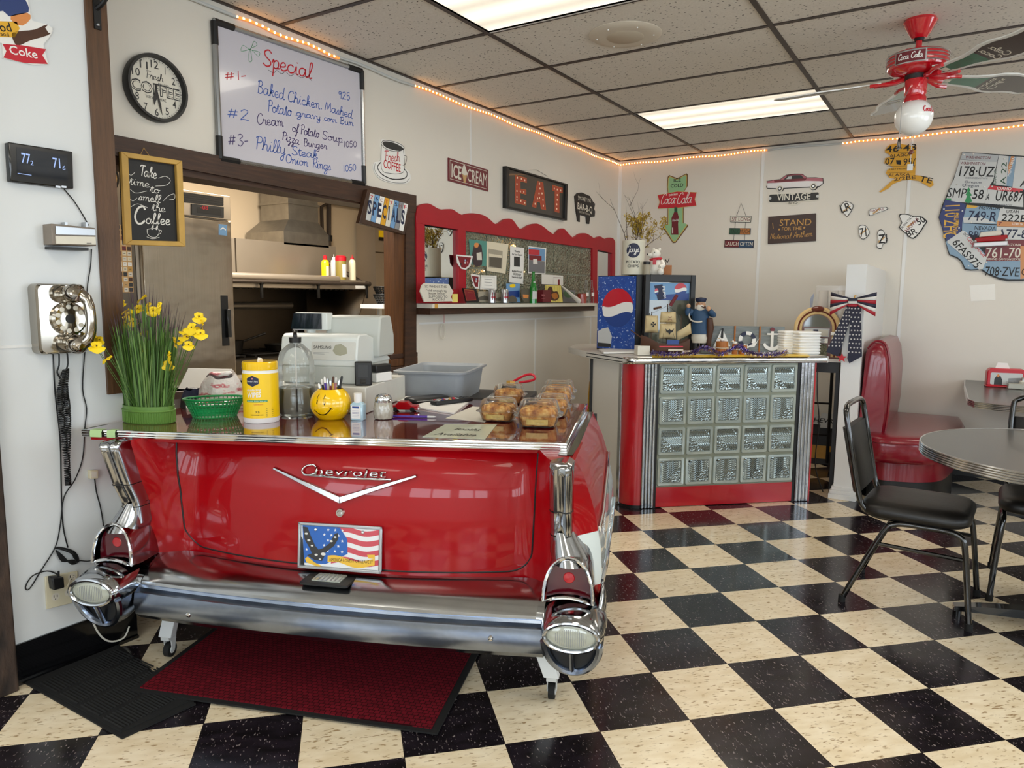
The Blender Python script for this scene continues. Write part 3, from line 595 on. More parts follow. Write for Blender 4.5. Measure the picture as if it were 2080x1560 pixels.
# ================================================================ the counter made from the tail of a red car
CA = 21.5
CM = TR(1.155 + .05 * cos(radians(CA)), -4.94 + .05 * sin(radians(CA)), 0, CA)
def carp(px, py, v): # pixel -> (w, z) on the plane v of the car
    F = CM @ frame((0, v, 0), (1, 0, 0), (0, 0, 1)); return loc2(F, px, py)
def itp(t, x):
    if x <= t[0][0]: return t[0][1]
    for (a, p), (b_, q) in zip(t, t[1:]):
        if x <= b_: return p + (q - p) * (x - a) / (b_ - a)
    return t[-1][1]
def sst(x): x = max(0, min(1, x)); return x * x * (3 - 2 * x)
VB = [(.36, .072), (.42, .073), (.5, .075), (.6, .08), (.7, .095), (.78, .12), (.84, .155), (.88, .19)]
VF = [(.36, .05), (.42, .05), (.5, .03), (.63, .015), (.7, -.02), (.86, -.075)]
def vr(w, z):
    a = abs(w); t = sst((a - .60) / .165); return (itp(VB, z) + .10 * (min(a, .64) / .62) ** 2.4) * (1 - t) + (itp(VF, z) + .035) * t
car = thing('car_counter', 'red and white vintage car tail on castors serving as the checkout counter', 'counter', CM)
b = MB(); n = 44
ws = [-.80 + 1.6 * i / n for i in range(n + 1)]; zs = [.38 + .475 * k / 24 for k in range(25)]
b.rows('carred', [[(w, vr(w, z), z) for w in ws] for z in zs]); 
for s in (-1, 1): b.rows('carred', [[(s * (.56 + .24 * i / 8), vr(.56 + .24 * i / 8, .855) if q == 0 else .3, .855 + .002 * q) for i in range(9)] for q in (0, 1)])
body = b.obj('rear_panel', car, sharp=80)
def lidhw(z): 
    r, z0, hw = .075, .432, .645 + (z - .43) * .05
    return hw if z > z0 + r else hw - (r - sqrt(max(0, r * r - (r - (z - z0)) ** 2)))
b = MB(); zs = [.432 + .41 * (k / 30) ** 1.6 for k in range(31)]
b.rows('carred', [[(lidhw(z) * i / 20, vr(lidhw(z) * i / 20, z) - .004, z) for i in range(-20, 21)] for z in zs]); lid = b.obj('trunk_lid', car, sharp=80)
BT = lidhw(zs[0]); path = [(-lidhw(z), vr(lidhw(z), z) - .003, z) for z in zs[::-1]] + [(BT * i / 12, vr(BT * i / 12, zs[0]) - .003, zs[0]) for i in range(-11, 12)] + [(lidhw(z), vr(lidhw(z), z) - .003, z) for z in zs]
b = MB(); b.tube('black', path, .0032, 6); b.obj('seam', lid)
onlid = lambda p: Vector((p.x, vr(p.x, p.y) - .004 - p.z, p.y))
b = MB(); b.warp = onlid
for s in (-1, 1): b.prism('chromeworn', [(0, .655), (0, .678), (s * .12, .717), (s * .258, .759), (s * .262, .752), (s * .12, .702)], 0, .014)
b.obj('chevron_emblem', lid, bevel=.002)
b = MB(); b.warp = onlid; P0 = (-.155, .742); b.ink('chrome', 'C', P0, (-.10, .742), .034, .005, .010); b.text('chrome', 'hevrolet', (-.10, .745), (.155, .747), .026, .010, 0, .15)
b.line('chrome', [(-.14, .742), (.0, .738), (.175, .741)], .006, .010, smooth=False); b.obj('script_lettering', lid, solid=.004)
b = MB(); b.warp = onlid; b.lathe('chrome', [(0, .010), (.006, .010), (.009, .007), (.013, .007), (.016, 0)], 20, M=T3(0, .622, 0)); b.obj('lock', lid)
# licence plate
PM = frame((.002, .062, .505), (1, 0, .02), (0, .12, 1))
pl = bpy.data.objects.new('license_plate', None); COL.objects.link(pl); pl.parent = car; pl.matrix_basis = PM; pl['label'] = 'licence plate with eagle and flag'
b = MB(); hw, hh = .152, .079
b.prism('silver', rrect(-hw, -hh, hw, hh, .012), -.004, 0)
for q in (((-hw, -hh), (hw, -hh + .010)), ((-hw, hh - .010), (hw, hh)), ((-hw, -hh), (-hw + .009, hh)), ((hw - .009, -hh), (hw, hh))): b.bx('silver', q[0][0], q[1][0], q[0][1], q[1][1], 0, .005)
b.obj('plate_frame', pl, bevel=.002)
D('sidewhite d9e2e0 .2 0 1\nplateblue 2a62b4 .3\nplatered c9505c .3\nplatewhite e2e4e6 .3\nfeather 2b2a2c .5\nfeatherw d8d6d0 .5\nribbon e8b93c .4')
b = MB(); X = -hw + .011; Y = -hh + .011
b.flat('platewhite', [(X, Y), (-X, Y), (-X, -Y), (X, -Y)], .0008)
wav = lambda x: .006 * sin(x * 42 + .8)
for k in range(4):
    y1 = .066 - k * .034; b.flat('platered', [(x, max(Y, y1 + wav(x))) for x in [-.03 + .171 * i / 16 for i in range(17)]] + [(x, max(Y, y1 - .018 + wav(x))) for x in [.141 - .171 * i / 16 for i in range(17)]], .0011)
b.flat('plateblue', [(X + .012, -.06), (X + .004, -Y), (.0, -Y), (.028, .03), (.03, -.02), (.0, -.035), (-.05, -.06)], .0014)
for x, y in [(-.12 + .026 * i + (.012 if j % 2 else 0), .058 - .018 * j) for j in range(5) for i in range(6)]:
    if x < .022 and not (x < -.06 and y > .0): b.flat('platewhite', star(x, y, .0058), .0017)
b.flat('black', [(X, Y), (X + .014, Y), (X + .006, .02), (X, .03)], .0016)
b.flat('feather', [(-.136, .064), (-.118, .062), (-.104, .03), (-.088, .0), (-.076, -.012), (-.06, -.006), (-.036, .012), (-.018, .045), (-.006, .05), (-.004, .03), (-.02, .004), (-.05, -.02), (-.054, -.034), (-.062, -.05), (-.09, -.048), (-.118, -.034), (-.10, -.026), (-.112, -.004), (-.128, .02)], .0019)
for x, y, r in ((-.058, -.026, .009), (-.122, .04, .006), (-.112, .018, .006), (-.1, .0, .005), (-.03, .02, .006), (-.016, .034, .005), (-.084, -.03, .006), (-.07, -.044, .004)): b.flat('featherw', ell(x, y, r, r * .6, 10), .0022)
rb = [(-.042 + .17 * i / 12, -.046 + .008 * sin(i / 12 * 6.5 + .6)) for i in range(13)]
b.flat('ribbon', [(x, y + .011) for x, y in rb] + [(x, y - .011) for x, y in rb[::-1]], .0021); b.flat('ribbon', [(-.125, -.045), (-.115, -.038), (-.09, -.056), (-.065, -.066), (-.07, -.072), (-.12, -.058)], .0021); b.flat('ribbon', [(.10, -.018), (.128, -.016), (.128, -.03), (.106, -.03)], .0021)
b.text('ink', 'AMERICA·LOVE IT OR LEAVE IT', (-.036, -.048), (.122, -.047), .011, .0025)
b.obj('flag_picture', pl)
for x in (-.088, .083): b = MB(); b.lathe('chrome', [(0, .005), (.004, .004), (.006, .001), (.0065, 0)], 14, M=T3(x, .056, .001)); b.obj('screw', pl)
# bumper
def bv(w): return .035 * (abs(w) / .7) ** 2
BP = [(.13, .412), (.07, .418), (.0, .406), (-.045, .383), (-.064, .366), (-.066, .356), (-.052, .346), (-.056, .338), (-.076, .328), (-.084, .29), (-.076, .248), (-.05, .224), (.02, .212), (.06, .22)]
bw = [-.715 + 1.43 * i / 28 for i in range(29)]
b = MB(); b.rows('chromeworn', [[(w, p[0] + bv(w), p[1]) for p in BP[:6]] for w in bw]); bmp = b.obj('bumper_top_bar', car, sharp=22)
D('chromedark 8d97a8 .2 1 0 .25 20 .1\nchromeaged aeb1b5 .11 1 0 .14 16 .05'); b = MB(); b.rows('chromedark', [[(w, p[0] + bv(w), p[1]) for p in BP[5:]] for w in bw]); b.obj('bumper_lower_bar', car, sharp=26)
b = MB(); b.bx('black', -.7, .7, .03, .2, .25, .40); b.bx('black', -.76, .76, .12, .95, .30, .37); b.obj('underbody', car)
for px, py in ((380, 1250), (995, 1300)):
    w, z = carp(px, py, -.07); b = MB(); b.lathe('chrome', [(0, .012), (.007, .010), (.011, .004), (.0115, 0)], 16, M=T3(w, bv(w) - .076, z) @ RX(90)); b.obj('bumper_bolt', car)
b = MB(); b.prism('black', rrect(-.085, -.05, .085, .05, .01), 0, .008, M=T3(-.015, .012, .405)); o = b.obj('plate_light', car, bevel=.002)
b = MB(); b.bx('lensclear', -.065, .035, -.015, .045, .409, .4165)
for k in range(7): b.bx('grey', -.06 + k * .0145, -.056 + k * .0145, -.015, .045, .4165, .4172)
b.obj('lens', o)
# corner pieces: fin trim, tail lamp housing, bumper end with lamp and slotted opening
for s in (-1, 1):
    S = SCL(s, 1, 1)
    def fin(z):  # outline of the trim seen from above: inner edge, two ridges, outer edge
        v = itp(VF, z); wo = .80 - (.86 - z) * .02; wi = wo - .070
        return [(wi, v + .07, z), (wi, v + .02, z), (wi + .006, v + .004, z), (wi + (wo - wi) * .25, v - .006, z), (wi + (wo - wi) * .42, v + .001, z), (wi + (wo - wi) * .52, v + .001, z), (wi + (wo - wi) * .75, v - .012, z), (wo - .004, v + .0, z), (wo, v + .02, z), (wo, v + .08, z)]
    b = MB(S); b.rows('chromeaged', [fin(z) for z in [.55 + .295 * k / 14 for k in range(15)]] + [[(x, y + .012, .856) for x, y, z in fin(.85)], [(x * .25 + .58, y + .05, .858) for x, y, z in fin(.85)]]); ft = b.obj('fin_trim', car, sharp=55)
    for z in (.70, .612): b = MB(S); b.tube('black', [(x, y - .001, z) for x, y, _ in fin(z)], .0015, 5); b.obj('joint', ft)
    # lamp housing: arch sections from the mouth forwards, rising into the fin
    def arch(v, a, h, cx, zb, n=16): return [(cx + a * cos(pi * k / n), v + .02 * sin(pi * k / n), zb + h * sin(pi * k / n) ** .8) for k in range(n + 1)]
    CX = .792
    b = MB(S); sec = [arch(-.045, .076, .135, CX, .425), arch(-.03, .080, .142, CX, .423), arch(.0, .080, .150, CX, .42), arch(.04, .078, .168, CX, .42), arch(.08, .074, .19, CX, .42), arch(.16, .07, .20, CX, .42)]
    b.rows('chromeaged', sec); b.rows('chromeaged', [[(CX + (.040 + .024 * sst(t)) * cos(pi * k / 12) - .030 * (1 - t), .09 - (.080 + .050 * t) * sin(pi * k / 12) ** .7, .625 - .095 * t) for k in range(13)] for t in [i / 8 for i in range(9)]])
    hs = b.obj('tail_lamp_housing', car, sharp=60)
    b = MB(S); mo = arch(-.047, .076, .135, CX, .425); low = [(CX - .076 + .152 * k / 10, -.047, .425 + .016 * sin(pi * k / 10)) for k in range(1, 10)]
    b.tube('chrome', mo + low, .006, 8, closed=True); b.obj('rim', hs)
    b = MB(S); fr2 = frame((CX, -.012, .428), (1, 0, 0), (0, 0, 1)); pts = [(.07 * cos(pi * k / 16), .126 * sin(pi * k / 16) ** .8) for k in range(17)]
    b.prism('lensred', pts + [(-.03, .012), (.03, .012)], -.004, .004, fr2); ln = b.obj('tail_lens', hs)
    b = MB(S); b.lathe('lensbright', [(0, .007), (.016, .006), (.018, .004)], 18, M=fr2 @ T3(0, .065, 0)); b.obj('reflector', ln)
    # bumper end
    ZC, EX = .352, .812
    def ering(v, a, c, z=ZC, x=EX, n=28, t=0): return [(x + a * cos(2 * pi * k / n), v + t * sin(2 * pi * k / n), z + c * sin(2 * pi * k / n)) for k in range(n)]
    b = MB(S); b.rows('chromeaged', [ering(-.125, .082, .044), ering(-.115, .090, .053), ering(-.09, .096, .060), ering(-.05, .10, .066, ZC + .004), ering(.0, .10, .066, ZC + .008), ering(.06, .095, .056, ZC + .008), ering(.14, .08, .04, ZC)], closed=True)
    b.rows('chromeaged', [[(.70 + .03 * t, p[0] + bv(.71) - .004, p[1]) for p in BP[:6]] for t in (-.2, .6, 2.2)]); be = b.obj('bumper_end', car, sharp=60)
    b = MB(S); b.tube('chromeaged', ering(-.126, .081, .044), .007, 8, closed=True); b.obj('rim', be)
    b = MB(S); b.add('lensclear', ering(-.121, .076, .04) + ering(-.130, .055, .028), [(k, (k + 1) % 28, 28 + (k + 1) % 28, 28 + k) for k in range(28)] + [tuple(range(28, 56))])
    for k in range(-7, 8): h = .027 * sqrt(1 - (k / 8) ** 2); b.bx('grey', EX + k * .0065 - .0008, EX + k * .0065 + .0008, -.1308, -.1298, ZC - h, ZC + h)
    b.obj('lamp_glass', be)
    b = MB(S); U0 = [(EX + .084 * cos(pi + pi * k / 18), -.105 + .035 * sin(pi * k / 18), .325 + .108 * sin(pi + pi * k / 18)) for k in range(19)]
    b.tube('chromedark', U0, .012, 8); b.tube('chromedark', [(EX, -.112, .31), (EX, -.072, .222)], .009, 8)
    b.rows('chromedark', [[(EX + (x - EX) * k, y + dy, .325 + (z - .325) * k) for x, y, z in U0] for k, dy in ((1.1, -.002), (1.12, .05), (1.0, .12))]); b.obj('bumper_guard', be)
    b = MB(S); b.prism('black', [(.078 * cos(pi + pi * k / 18), .103 * sin(pi + pi * k / 18)) for k in range(19)], -.03, -.01, frame((EX, -.080, .325), (1, 0, 0), (0, 0, 1))); b.obj('opening', be)
    b = MB(S); W_ = [[(.905 - .012 * (2 * j / 6 - 1) ** 2 - .02 * (1 - sin(pi * min(1, i / 8 + .1))), -.03 + .17 * i / 8, .315 + (.03 + .12 * sin(pi * (i / 8) ** .8)) * j / 6) for j in range(7)] for i in range(9)]
    b.rows('chromeaged', W_); b.obj('wing', be, solid=.005)
    # side of the body, cut off behind the counter
    WP = [(.26, .845), (.32, .87), (.38, .885), (.46, .893), (.55, .888), (.66, .868), (.76, .838), (.82, .812), (.86, .795)]
    zt = lambda v: .605 + .085 * (v - .08); zl = lambda v: .43 + .05 * (v - .08)
    vs_ = [.075 + .9 * (i / 18) for i in range(19)]
    sw = lambda v, z: itp(WP, z) - .05 * max(0, (.25 - v)) - .012 * v
    b = MB(S)
    for m, za, zb_ in (('carred', lambda v: .30, zl), ('sidewhite', zl, zt), ('carred', zt, lambda v: .858)):
        zz = lambda v, k: za(v) + (zb_(v) - za(v)) * k / 6
        b.rows(m, [[(.80 - (.86 - z) * .02 + max(0, .62 - z) * .28 - .003, itp(VF, z) + .025, z) for z in [zz(.075, k) for k in range(7)]]] + [[(sw(v, zz(v, k)), v, zz(v, k)) for k in range(7)] for v in [.11] + vs_[1:]])
    b.rows('chrome', [[(.74, v, .8575) for v in vs_], [(sw(v, .858), v, .859) for v in vs_]])
    sp_ = b.obj('side_panel', car, sharp=70)
    for nm, zz in (('upper_moulding', zt), ('lower_moulding', zl)):
        b = MB(S); b.tube('chrome', [(sw(v, zz(v)) + .004, v, zz(v)) for v in vs_[1:]], .011, 8, fx=.6); b.obj(nm, sp_)
    b = MB(); Fs = frame((s * .892, .30 if s > 0 else .62, .515), (0, s, 0), (0, 0, 1)); b.ink('chrome', 'C', (0, 0), (.05, .004), .05, .006, .004, Fs); b.text('chrome', 'hevrolet', (.05, .004), (.26, .02), .032, .004, 0, .15, Fs); b.obj('side_lettering', sp_, solid=.003)
b = MB(); b.bx('black', -.80, .80, .965, .975, .30, .852); b.obj('back_board', car)

# castor legs
for w, v in ((.725, .13), (-.725, .13), (.70, .86), (-.70, .86)):
    s = 1 if w > 0 else -1; lg = bpy.data.objects.new('leg', None); COL.objects.link(lg); lg.parent = car; lg.matrix_basis = T3(w, v, 0)
    b = MB(); A = Vector((0, 0, .085)); B = Vector((-s * .075, -.02, .31)); b.rows('phonewall', [[(p.x + i * .026, p.y + j * .016, p.z) for i, j in ((-1, -1), (1, -1), (1, 1), (-1, 1))] for p in (A, B)], closed=True, caps=True); b.obj('bar', lg, bevel=.002)
    b = MB(); b.tube('rubber', [(-.011, .012, .028), (.011, .012, .028)], .028, 20); b.tube('palegrey', [(-.013, .012, .028), (.013, .012, .028)], .014, 14); b.obj('wheel', lg, bevel=.002)
    b = MB(); b.bx('palegrey', -.017, .017, -.014, .022, .072, .086)
    for q in (-1, 1): b.prism('palegrey', [(-.008, .014), (.008, .014), (.02, .074), (-.014, .074)], -.0015, .0015, frame((q * .015, .012, .014), (0, 1, 0), (0, 0, 1)))
    b.obj('fork', lg)
# counter top: glossy slab with a metal edge
def top_mat(N, L, p):
    tc = N.new('ShaderNodeTexCoord'); f = noise(N, L, tc.outputs['Object'], 5, 3); g = noise(N, L, tc.outputs['Object'], 60, 2, (1, .08, 1))
    L.new(mixc(N, L, ramp(N, L, f, (.35, '000000'), (.65, 'ffffff')), '581418', '6e1a1e'), p.inputs['Base Color']); p.inputs['Roughness'].default_value = .10; p.inputs['Coat Weight'].default_value = 1; p.inputs['Coat Roughness'].default_value = .03; p.inputs['Coat IOR'].default_value = 1.75
custom('countertop', top_mat)
ZT = .88
def lc(px, py, z=ZT): p = CM.inverted() @ fl(px, py, z); return (p.x, p.y)
TOP = [lc(168, 872), lc(420, 880), lc(660, 888), lc(900, 894), lc(1148, 900), lc(1192, 820), (-.845, 1.069), (-.91, .90), (-.925, .13)]
b = MB(); b.prism('countertop', TOP, ZT - .022, ZT); ct = b.obj('countertop', car, bevel=.002)
b = MB()
for k, (r, dz) in enumerate(((.006, -.005), (.006, -.014), (.005, -.021))): b.tube('chrome', [(x, y, ZT + dz) for x, y in [TOP[8]] + TOP[:6]], r, 8)
b.obj('edge_trim', ct)
b = MB(); b.prism('carred', [(x * .985, y + .02) for x, y in TOP[:5]] + [(.76, .95), (-.76, .95)], ZT - .04, ZT - .022); b.obj('band', ct)
# ================================================================ things on the counter
def cb(px, by, wpx=0, z=ZT):   # base centre of a round thing whose near rim touches the counter at photo row by
    P = fl(px, by, z); k = mpp(P); d = Vector((P.x - CP.x, P.y - CP.y, 0)).normalized(); return P + d * (wpx * k / 2), k
FACE = lambda P: math.degrees(math.atan2(CP.y - P.y, CP.x - P.x)) + 90     # yaw that turns local -y towards the aisle
def put(name, label, cat, px, by, wpx, z=ZT, yaw=None, group=None, dz=.0006):
    P, k = cb(px, by, wpx, z); t = thing(name, label, cat, TR(P.x, P.y, z + dz, FACE(P) if yaw is None else yaw), group); return t, k, wpx * k / 2
def cylwarp(r): return lambda p: Vector((r * sin(p.x / r) if r else 0, -(r + p.z) * cos(p.x / r), p.y)) if True else p
def wrap(r, sy=1):  # local (x along the surface, y up, z off) -> round the front (-y side) of a cylinder
    return lambda p: Vector(((r + p.z) * sin(p.x / r), -(r + p.z) * cos(p.x / r) * sy, p.y))
# grass plant with yellow flowers
t, k, r = put('flower_pot', 'green grass plant with yellow orchid flowers in an oval green pot', 'potted plant', 304, 862, 76, yaw=10); R1 = 60 * k
b = MB(); H = 36 * k; b.lathe('potgreen', [(0, 0), (R1 * .96, 0), (R1, .006), (R1 * 1.0, H), (R1 * .97, H), (R1 * .96, H - .02), (0, H - .02)], 48, None, 1, .62)
for i in range(64): a = 2 * pi * i / 64; b.box('potgreen', (R1 * cos(a), R1 * .62 * sin(a), H * .36), (.004, .004, H * .62), T3(0, 0, 0))
b.tube('potgreen', [(R1 * 1.01 * cos(2 * pi * i / 40), R1 * .63 * sin(2 * pi * i / 40), H * .72) for i in range(40)], .004, 6, closed=True); b.obj('pot', t)
D('blade 446629 .5 0 0 .3 8\nbladetip 43303a .6\nbladelite 6d8a48 .5'); rr = random.Random(5); b = MB(); SX = R1; SY = R1 * .55
def blade(x, y, h, lx, ly, w, m1, m2):
    pts = [Vector((x + lx * f ** 1.5, y + ly * f ** 1.5, H * .5 + .012 + h * f)) for f in (0, .3, .6, .85, 1)]; ws_ = [w, w, w * .8, w * .45, w * .08]
    a = rr.random() * 3; d = Vector((cos(a), sin(a), 0)); L_ = [p + d * q for p, q in zip(pts, ws_)]; R_ = [p - d * q for p, q in zip(pts, ws_)]
    b.rows(m1, [[l, r_] for l, r_ in zip(L_[:4], R_[:4])]); b.rows(m2, [[l, r_] for l, r_ in zip(L_[3:], R_[3:])])
for i in range(430):
    a = rr.random() * 2 * pi; q = sqrt(rr.random()) * .95; x = SX * q * cos(a); y = SY * q * sin(a); h = (.23 + .22 * rr.random() ** .7) * (1.05 - .25 * q * q)
    blade(x, y, h, x * (.3 + .55 * rr.random()) * (.75 if x < 0 else 1) + rr.gauss(0, .012), y * .5 + rr.gauss(0, .012), .0022 + .0012 * rr.random(), rr.choice(['blade', 'blade', 'bladelite', 'potgreen']), 'bladetip' if h > .30 else 'blade')
for i in range(14): blade(SX * rr.uniform(-.9, .9), 0, .2 + .15 * rr.random(), rr.choice((-1, -1, 1)) * (.06 + .1 * rr.random()), -.02, .0014, 'blade', 'bladetip')
b.obj('grass', t)
I = t.matrix_basis.inverted(); FL = [(192, 683), (203, 690), (181, 681), (196, 703), (245, 615), (258, 632), (262, 640), (292, 606), (302, 622), (311, 630), (325, 622), (281, 627), (272, 653), (257, 657), (265, 668), (294, 676), (280, 686), (301, 680), (315, 695), (281, 705), (292, 712), (404, 643), (413, 656), (390, 665), (398, 672), (407, 677), (377, 672), (380, 685), (372, 693), (383, 700), (346, 722), (357, 692), (341, 740), (222, 730)]
ctr = t.matrix_basis.translation
for i, (px, py) in enumerate(FL):
    dy = rr.uniform(-.03, .03) - (.17 if px < 230 else 0); P = I @ onp(px, py, 1, ctr.y + dy); f = bpy.data.objects.new('flower', None); COL.objects.link(f); f.parent = t
    f.matrix_basis = T3(*P) @ RZ(rr.uniform(-60, 60)) @ RX(rr.uniform(20, 100)); s = rr.uniform(1.05, 1.6)
    b = MB()
    for a, l, w in ((-90, .020, .019), (35, .013, .008), (145, .013, .008), (90, .011, .007), (180, .010, .006), (0, .010, .006)):
        u = Vector((cos(radians(a)), sin(radians(a)), 0)); v = Vector((-u.y, u.x, 0)); b.rows('flower', [[u * l * s * q + v * (w * s * sin(pi * min(1, q * .85 + .12)) * e) + Vector((0, 0, .004 * s * sin(q * 3) + .003 * abs(e) * rr.uniform(-1, 1))) for e in (-1, -.5, 0, .5, 1)] for q in (.05, .35, .7, 1)])
    b.obj('petals', f)
    b = MB(); b.sph('brown', (0, 0, .003), .0028, 6); b.obj('heart', f)
    b = MB(); base = f.matrix_basis.inverted() @ Vector((P.x * .35, P.y * .3, H)); b.tube('blade', crom([(0, 0, -.001), tuple(base * .45 + Vector((0, .004, -.01))), tuple(base)], 3), .0011, 5); b.obj('stem', f)
# green plastic basket with pens and clips
t, k, r = put('food_basket', 'green plastic oval basket holding clips and rubber bands', 'basket', 437, 851, 70); R1 = 58 * k; b = MB()
weave(b, 'basketgreen', R1 * .72, R1, 38 * k, 1, .62, 7, 40, .0022); b.lathe('basketgreen', [(0, .002), (R1 * .72, .002)], 28, None, 1, .62); b.tube('basketgreen', [(R1 * 1.02 * cos(2 * pi * i / 40), R1 * .63 * sin(2 * pi * i / 40), 38 * k) for i in range(40)], .0045, 6, closed=True)
b.lathe('basketgreen', [(R1 * .78, 8 * k), (R1 * .86, 20 * k)], 40, None, 1, .62); b.obj('mesh', t)
b = MB(); rr = random.Random(2)
for i in range(60): x, y, a = rr.uniform(-.6, .6) * R1, rr.uniform(-.35, .35) * R1, rr.uniform(0, 3); l = rr.uniform(.01, .022); b.tube(rr.choice(['silver', 'orange', 'silver', 'red', 'darkgrey']), [(x - l * cos(a), y - l * sin(a), 24 * k + rr.uniform(0, .02)), (x, y + .004, 30 * k), (x + l * cos(a), y + l * sin(a), 24 * k + rr.uniform(0, .02))], .0009, 5)
tag(b.obj('clips', None, t.matrix_basis.copy()), 'heap of paper clips and rubber bands lying in the green basket', 'clips', None, 'stuff')
# disinfecting wipes
t, k, r = put('wipes_canister', 'yellow disinfecting wipes canister with white bands on the counter', 'wipes', 532, 861, 71); H = 127 * k
b = MB(); b.lathe('white', [(0, 0), (r * .97, 0), (r, .004), (r, H * .80), (r * .96, H * .83), (r * .96, H * .86)], 36); b.lathe('yellow', [(r * 1.004, H * .085), (r * 1.004, H * .80)], 36); b.obj('body', t)
b = MB(); b.lathe('yellowgloss', [(r * .98, H * .85), (r, H * .87), (r, H * .965), (r * .95, H * .985), (0, H * .985)], 36); ld = b.obj('lid', t, sharp=30)
b = MB(); b.add('paper', [(-.01, 0, H * .98), (.012, .004, H * .98), (.008, -.008, H * 1.03), (-.006, .006, H * 1.04), (.0, .01, H * 1.0)], [(0, 1, 2), (0, 2, 3), (1, 2, 4), (2, 3, 4), (0, 3, 4)]); b.obj('wipe', ld)
b = MB(); b.warp = wrap(r * 1.006); w = r; y0 = H * .78
b.patch('navy', -w * .8, -w * .1, lambda f: y0 - .032 - .011 * (1 - abs(2 * f - 1)), lambda f: y0 - .012 + .010 * (1 - abs(2 * f - 1)), .0008); b.text('white', "Member's Mark", (-w * .76, y0 - .026), (-w * .14, y0 - .026), .006, .0014); b.flat('red', [(-w * .45, y0 - .008), (-w * .4, y0 - .013), (-w * .45, y0 - .018), (-w * .5, y0 - .013)], .0014); b.text('white', 'M', (-w * .48, y0 - .016), (-w * .42, y0 - .016), .005, .0020)
b.text('white', 'disinfecting', (-w * .82, H * .52), (.0, H * .53), .009, .0008, .012, .15); b.text('white', 'WIPES', (-w * .82, H * .42), (-.0, H * .43), .018, .0008, .02, .1)
b.patch('green', -w * .85, w * .35, lambda f: H * .345, lambda f: H * .38, .0006); b.text('white', 'Kills viruses · bacteria · lemon scent', (-w * .8, H * .354), (w * .3, H * .354), .005, .0008); b.text('orange', 'Lemon', (-w * .4, H * .30), (w * .1, H * .30), .006, .0008)
b.text('ink', '75', (-w * .35, H * .17), (-w * .1, H * .17), .007, .0008); b.text('ink', 'PRE-MOISTENED WIPES', (-w * .6, H * .13), (w * .1, H * .13), .004, .0008)
for q in range(5): b.line('ink', [(w * .25, H * (.12 + .03 * q)), (w * .7, H * (.12 + .03 * q))], .0012, .0008, smooth=False)
b.obj('label', t)
# clear refill jug with black pump
glass('clearplastic', 'eef4f4', 1.3); 
def film(N, L, p):
    t = N.new('ShaderNodeBsdfTransparent'); t.inputs[0].default_value = (.96, .97, .97, 1); m = N.new('ShaderNodeMixShader'); w = N.new('ShaderNodeLayerWeight'); w.inputs[0].default_value = .28; p.inputs['Base Color'].default_value = lin('eef0ee'); p.inputs['Roughness'].default_value = .04; p.inputs['Metallic'].default_value = .6
    L.new(mth(N, L, 'ADD', mth(N, L, 'MULTIPLY', w.outputs['Fresnel'], .9), .02), m.inputs[0]); L.new(t.outputs[0], m.inputs[1]); L.new(p.outputs[0], m.inputs[2]); L.new(m.outputs[0], N['Material Output'].inputs[0])
custom('clearfilm', film); glass('clearwater', 'f0f6f8', 1.33)
t, k, r = put('pump_jug', 'large clear plastic pump jug with black top beside the wipes', 'jug', 604, 850, 74); H = 158 * k
b = MB(); b.lathe('clearfilm', [(0, .001), (r * .9, .001), (r, .01), (r, H * .30), (r * .96, H * .32), (r, H * .34), (r, H * .52), (r * .97, H * .54), (r, H * .56), (r, H * .70), (r * .85, H * .84), (r * .45, H * .93), (r * .28, H * .955), (r * .28, H)], 36); bd = b.obj('bottle', t, sharp=70)
b = MB(); b.lathe('clearwater', [(0, .004), (r * .9, .004), (r * .94, .012), (r * .94, H * .38), (0, H * .38)], 32); b.obj('liquid', bd)
b = MB(); b.lathe('black', [(r * .32, H * .96), (r * .34, H * 1.03), (r * .12, H * 1.035), (r * .1, H * 1.09), (r * .15, H * 1.095), (r * .15, H * 1.12), (0, H * 1.12)], 20); b.tube('black', [(0, 0, H * 1.11), (0, -r * .9, H * 1.115), (0, -r * 1.1, H * 1.09)], .006, 8); b.tube('milky', [(0, 0, .02), (0, 0, H)], .003, 6); b.obj('pump', t)
b = MB(); b.warp = wrap(r * 1.003); b.flat('offwhite', rrect(-r * .55, H * .60, -r * .1, H * .70, .004), .0003); b.obj('label', t) if 0 else None
# smiley cup with pens
t, k, r = put('smiley_cup', 'round yellow smiling-face cup holding pens', 'pen holder', 673, 857, 84); H = 63 * k
b = MB(); prof = [(0, 0), (r * .62, 0)] + [(r * (1 - .42 * abs(2 * f - 1.02) ** 2.4), H * f) for f in [i / 14 for i in range(1, 15)]] + [(r * .60, H), (r * .60, H * .85), (r * .62, .02), (0, .02)]; b.lathe('yellowgloss', prof, 40); cup = b.obj('cup', t, sharp=60)
pr = lambda z: itp([(q[1], q[0]) for q in prof[2:16]], z); D('faceblack 0b0b0b .2')
b = MB(); b.warp = lambda p: Vector(((pr(p.y) + p.z) * sin(p.x / r), -(pr(p.y) + p.z) * cos(p.x / r), p.y)); ox = -r * .62
b.flat('faceblack', ell(ox - r * .10, H * .72, r * .05, H * .17, 16), .0006); b.flat('faceblack', ell(ox + r * .30, H * .70, r * .05, H * .17, 16), .0006)
b.line('faceblack', [(ox - r * .30, H * .36), (ox, H * .22), (ox + r * .35, H * .24), (ox + r * .62, H * .42)], .004, .0006); b.line('faceblack', [(ox + r * .52, H * .46), (ox + r * .70, H * .40)], .003, .0006, smooth=False); b.obj('smile', cup)
M0 = t.matrix_basis.copy(); rr = random.Random(8)
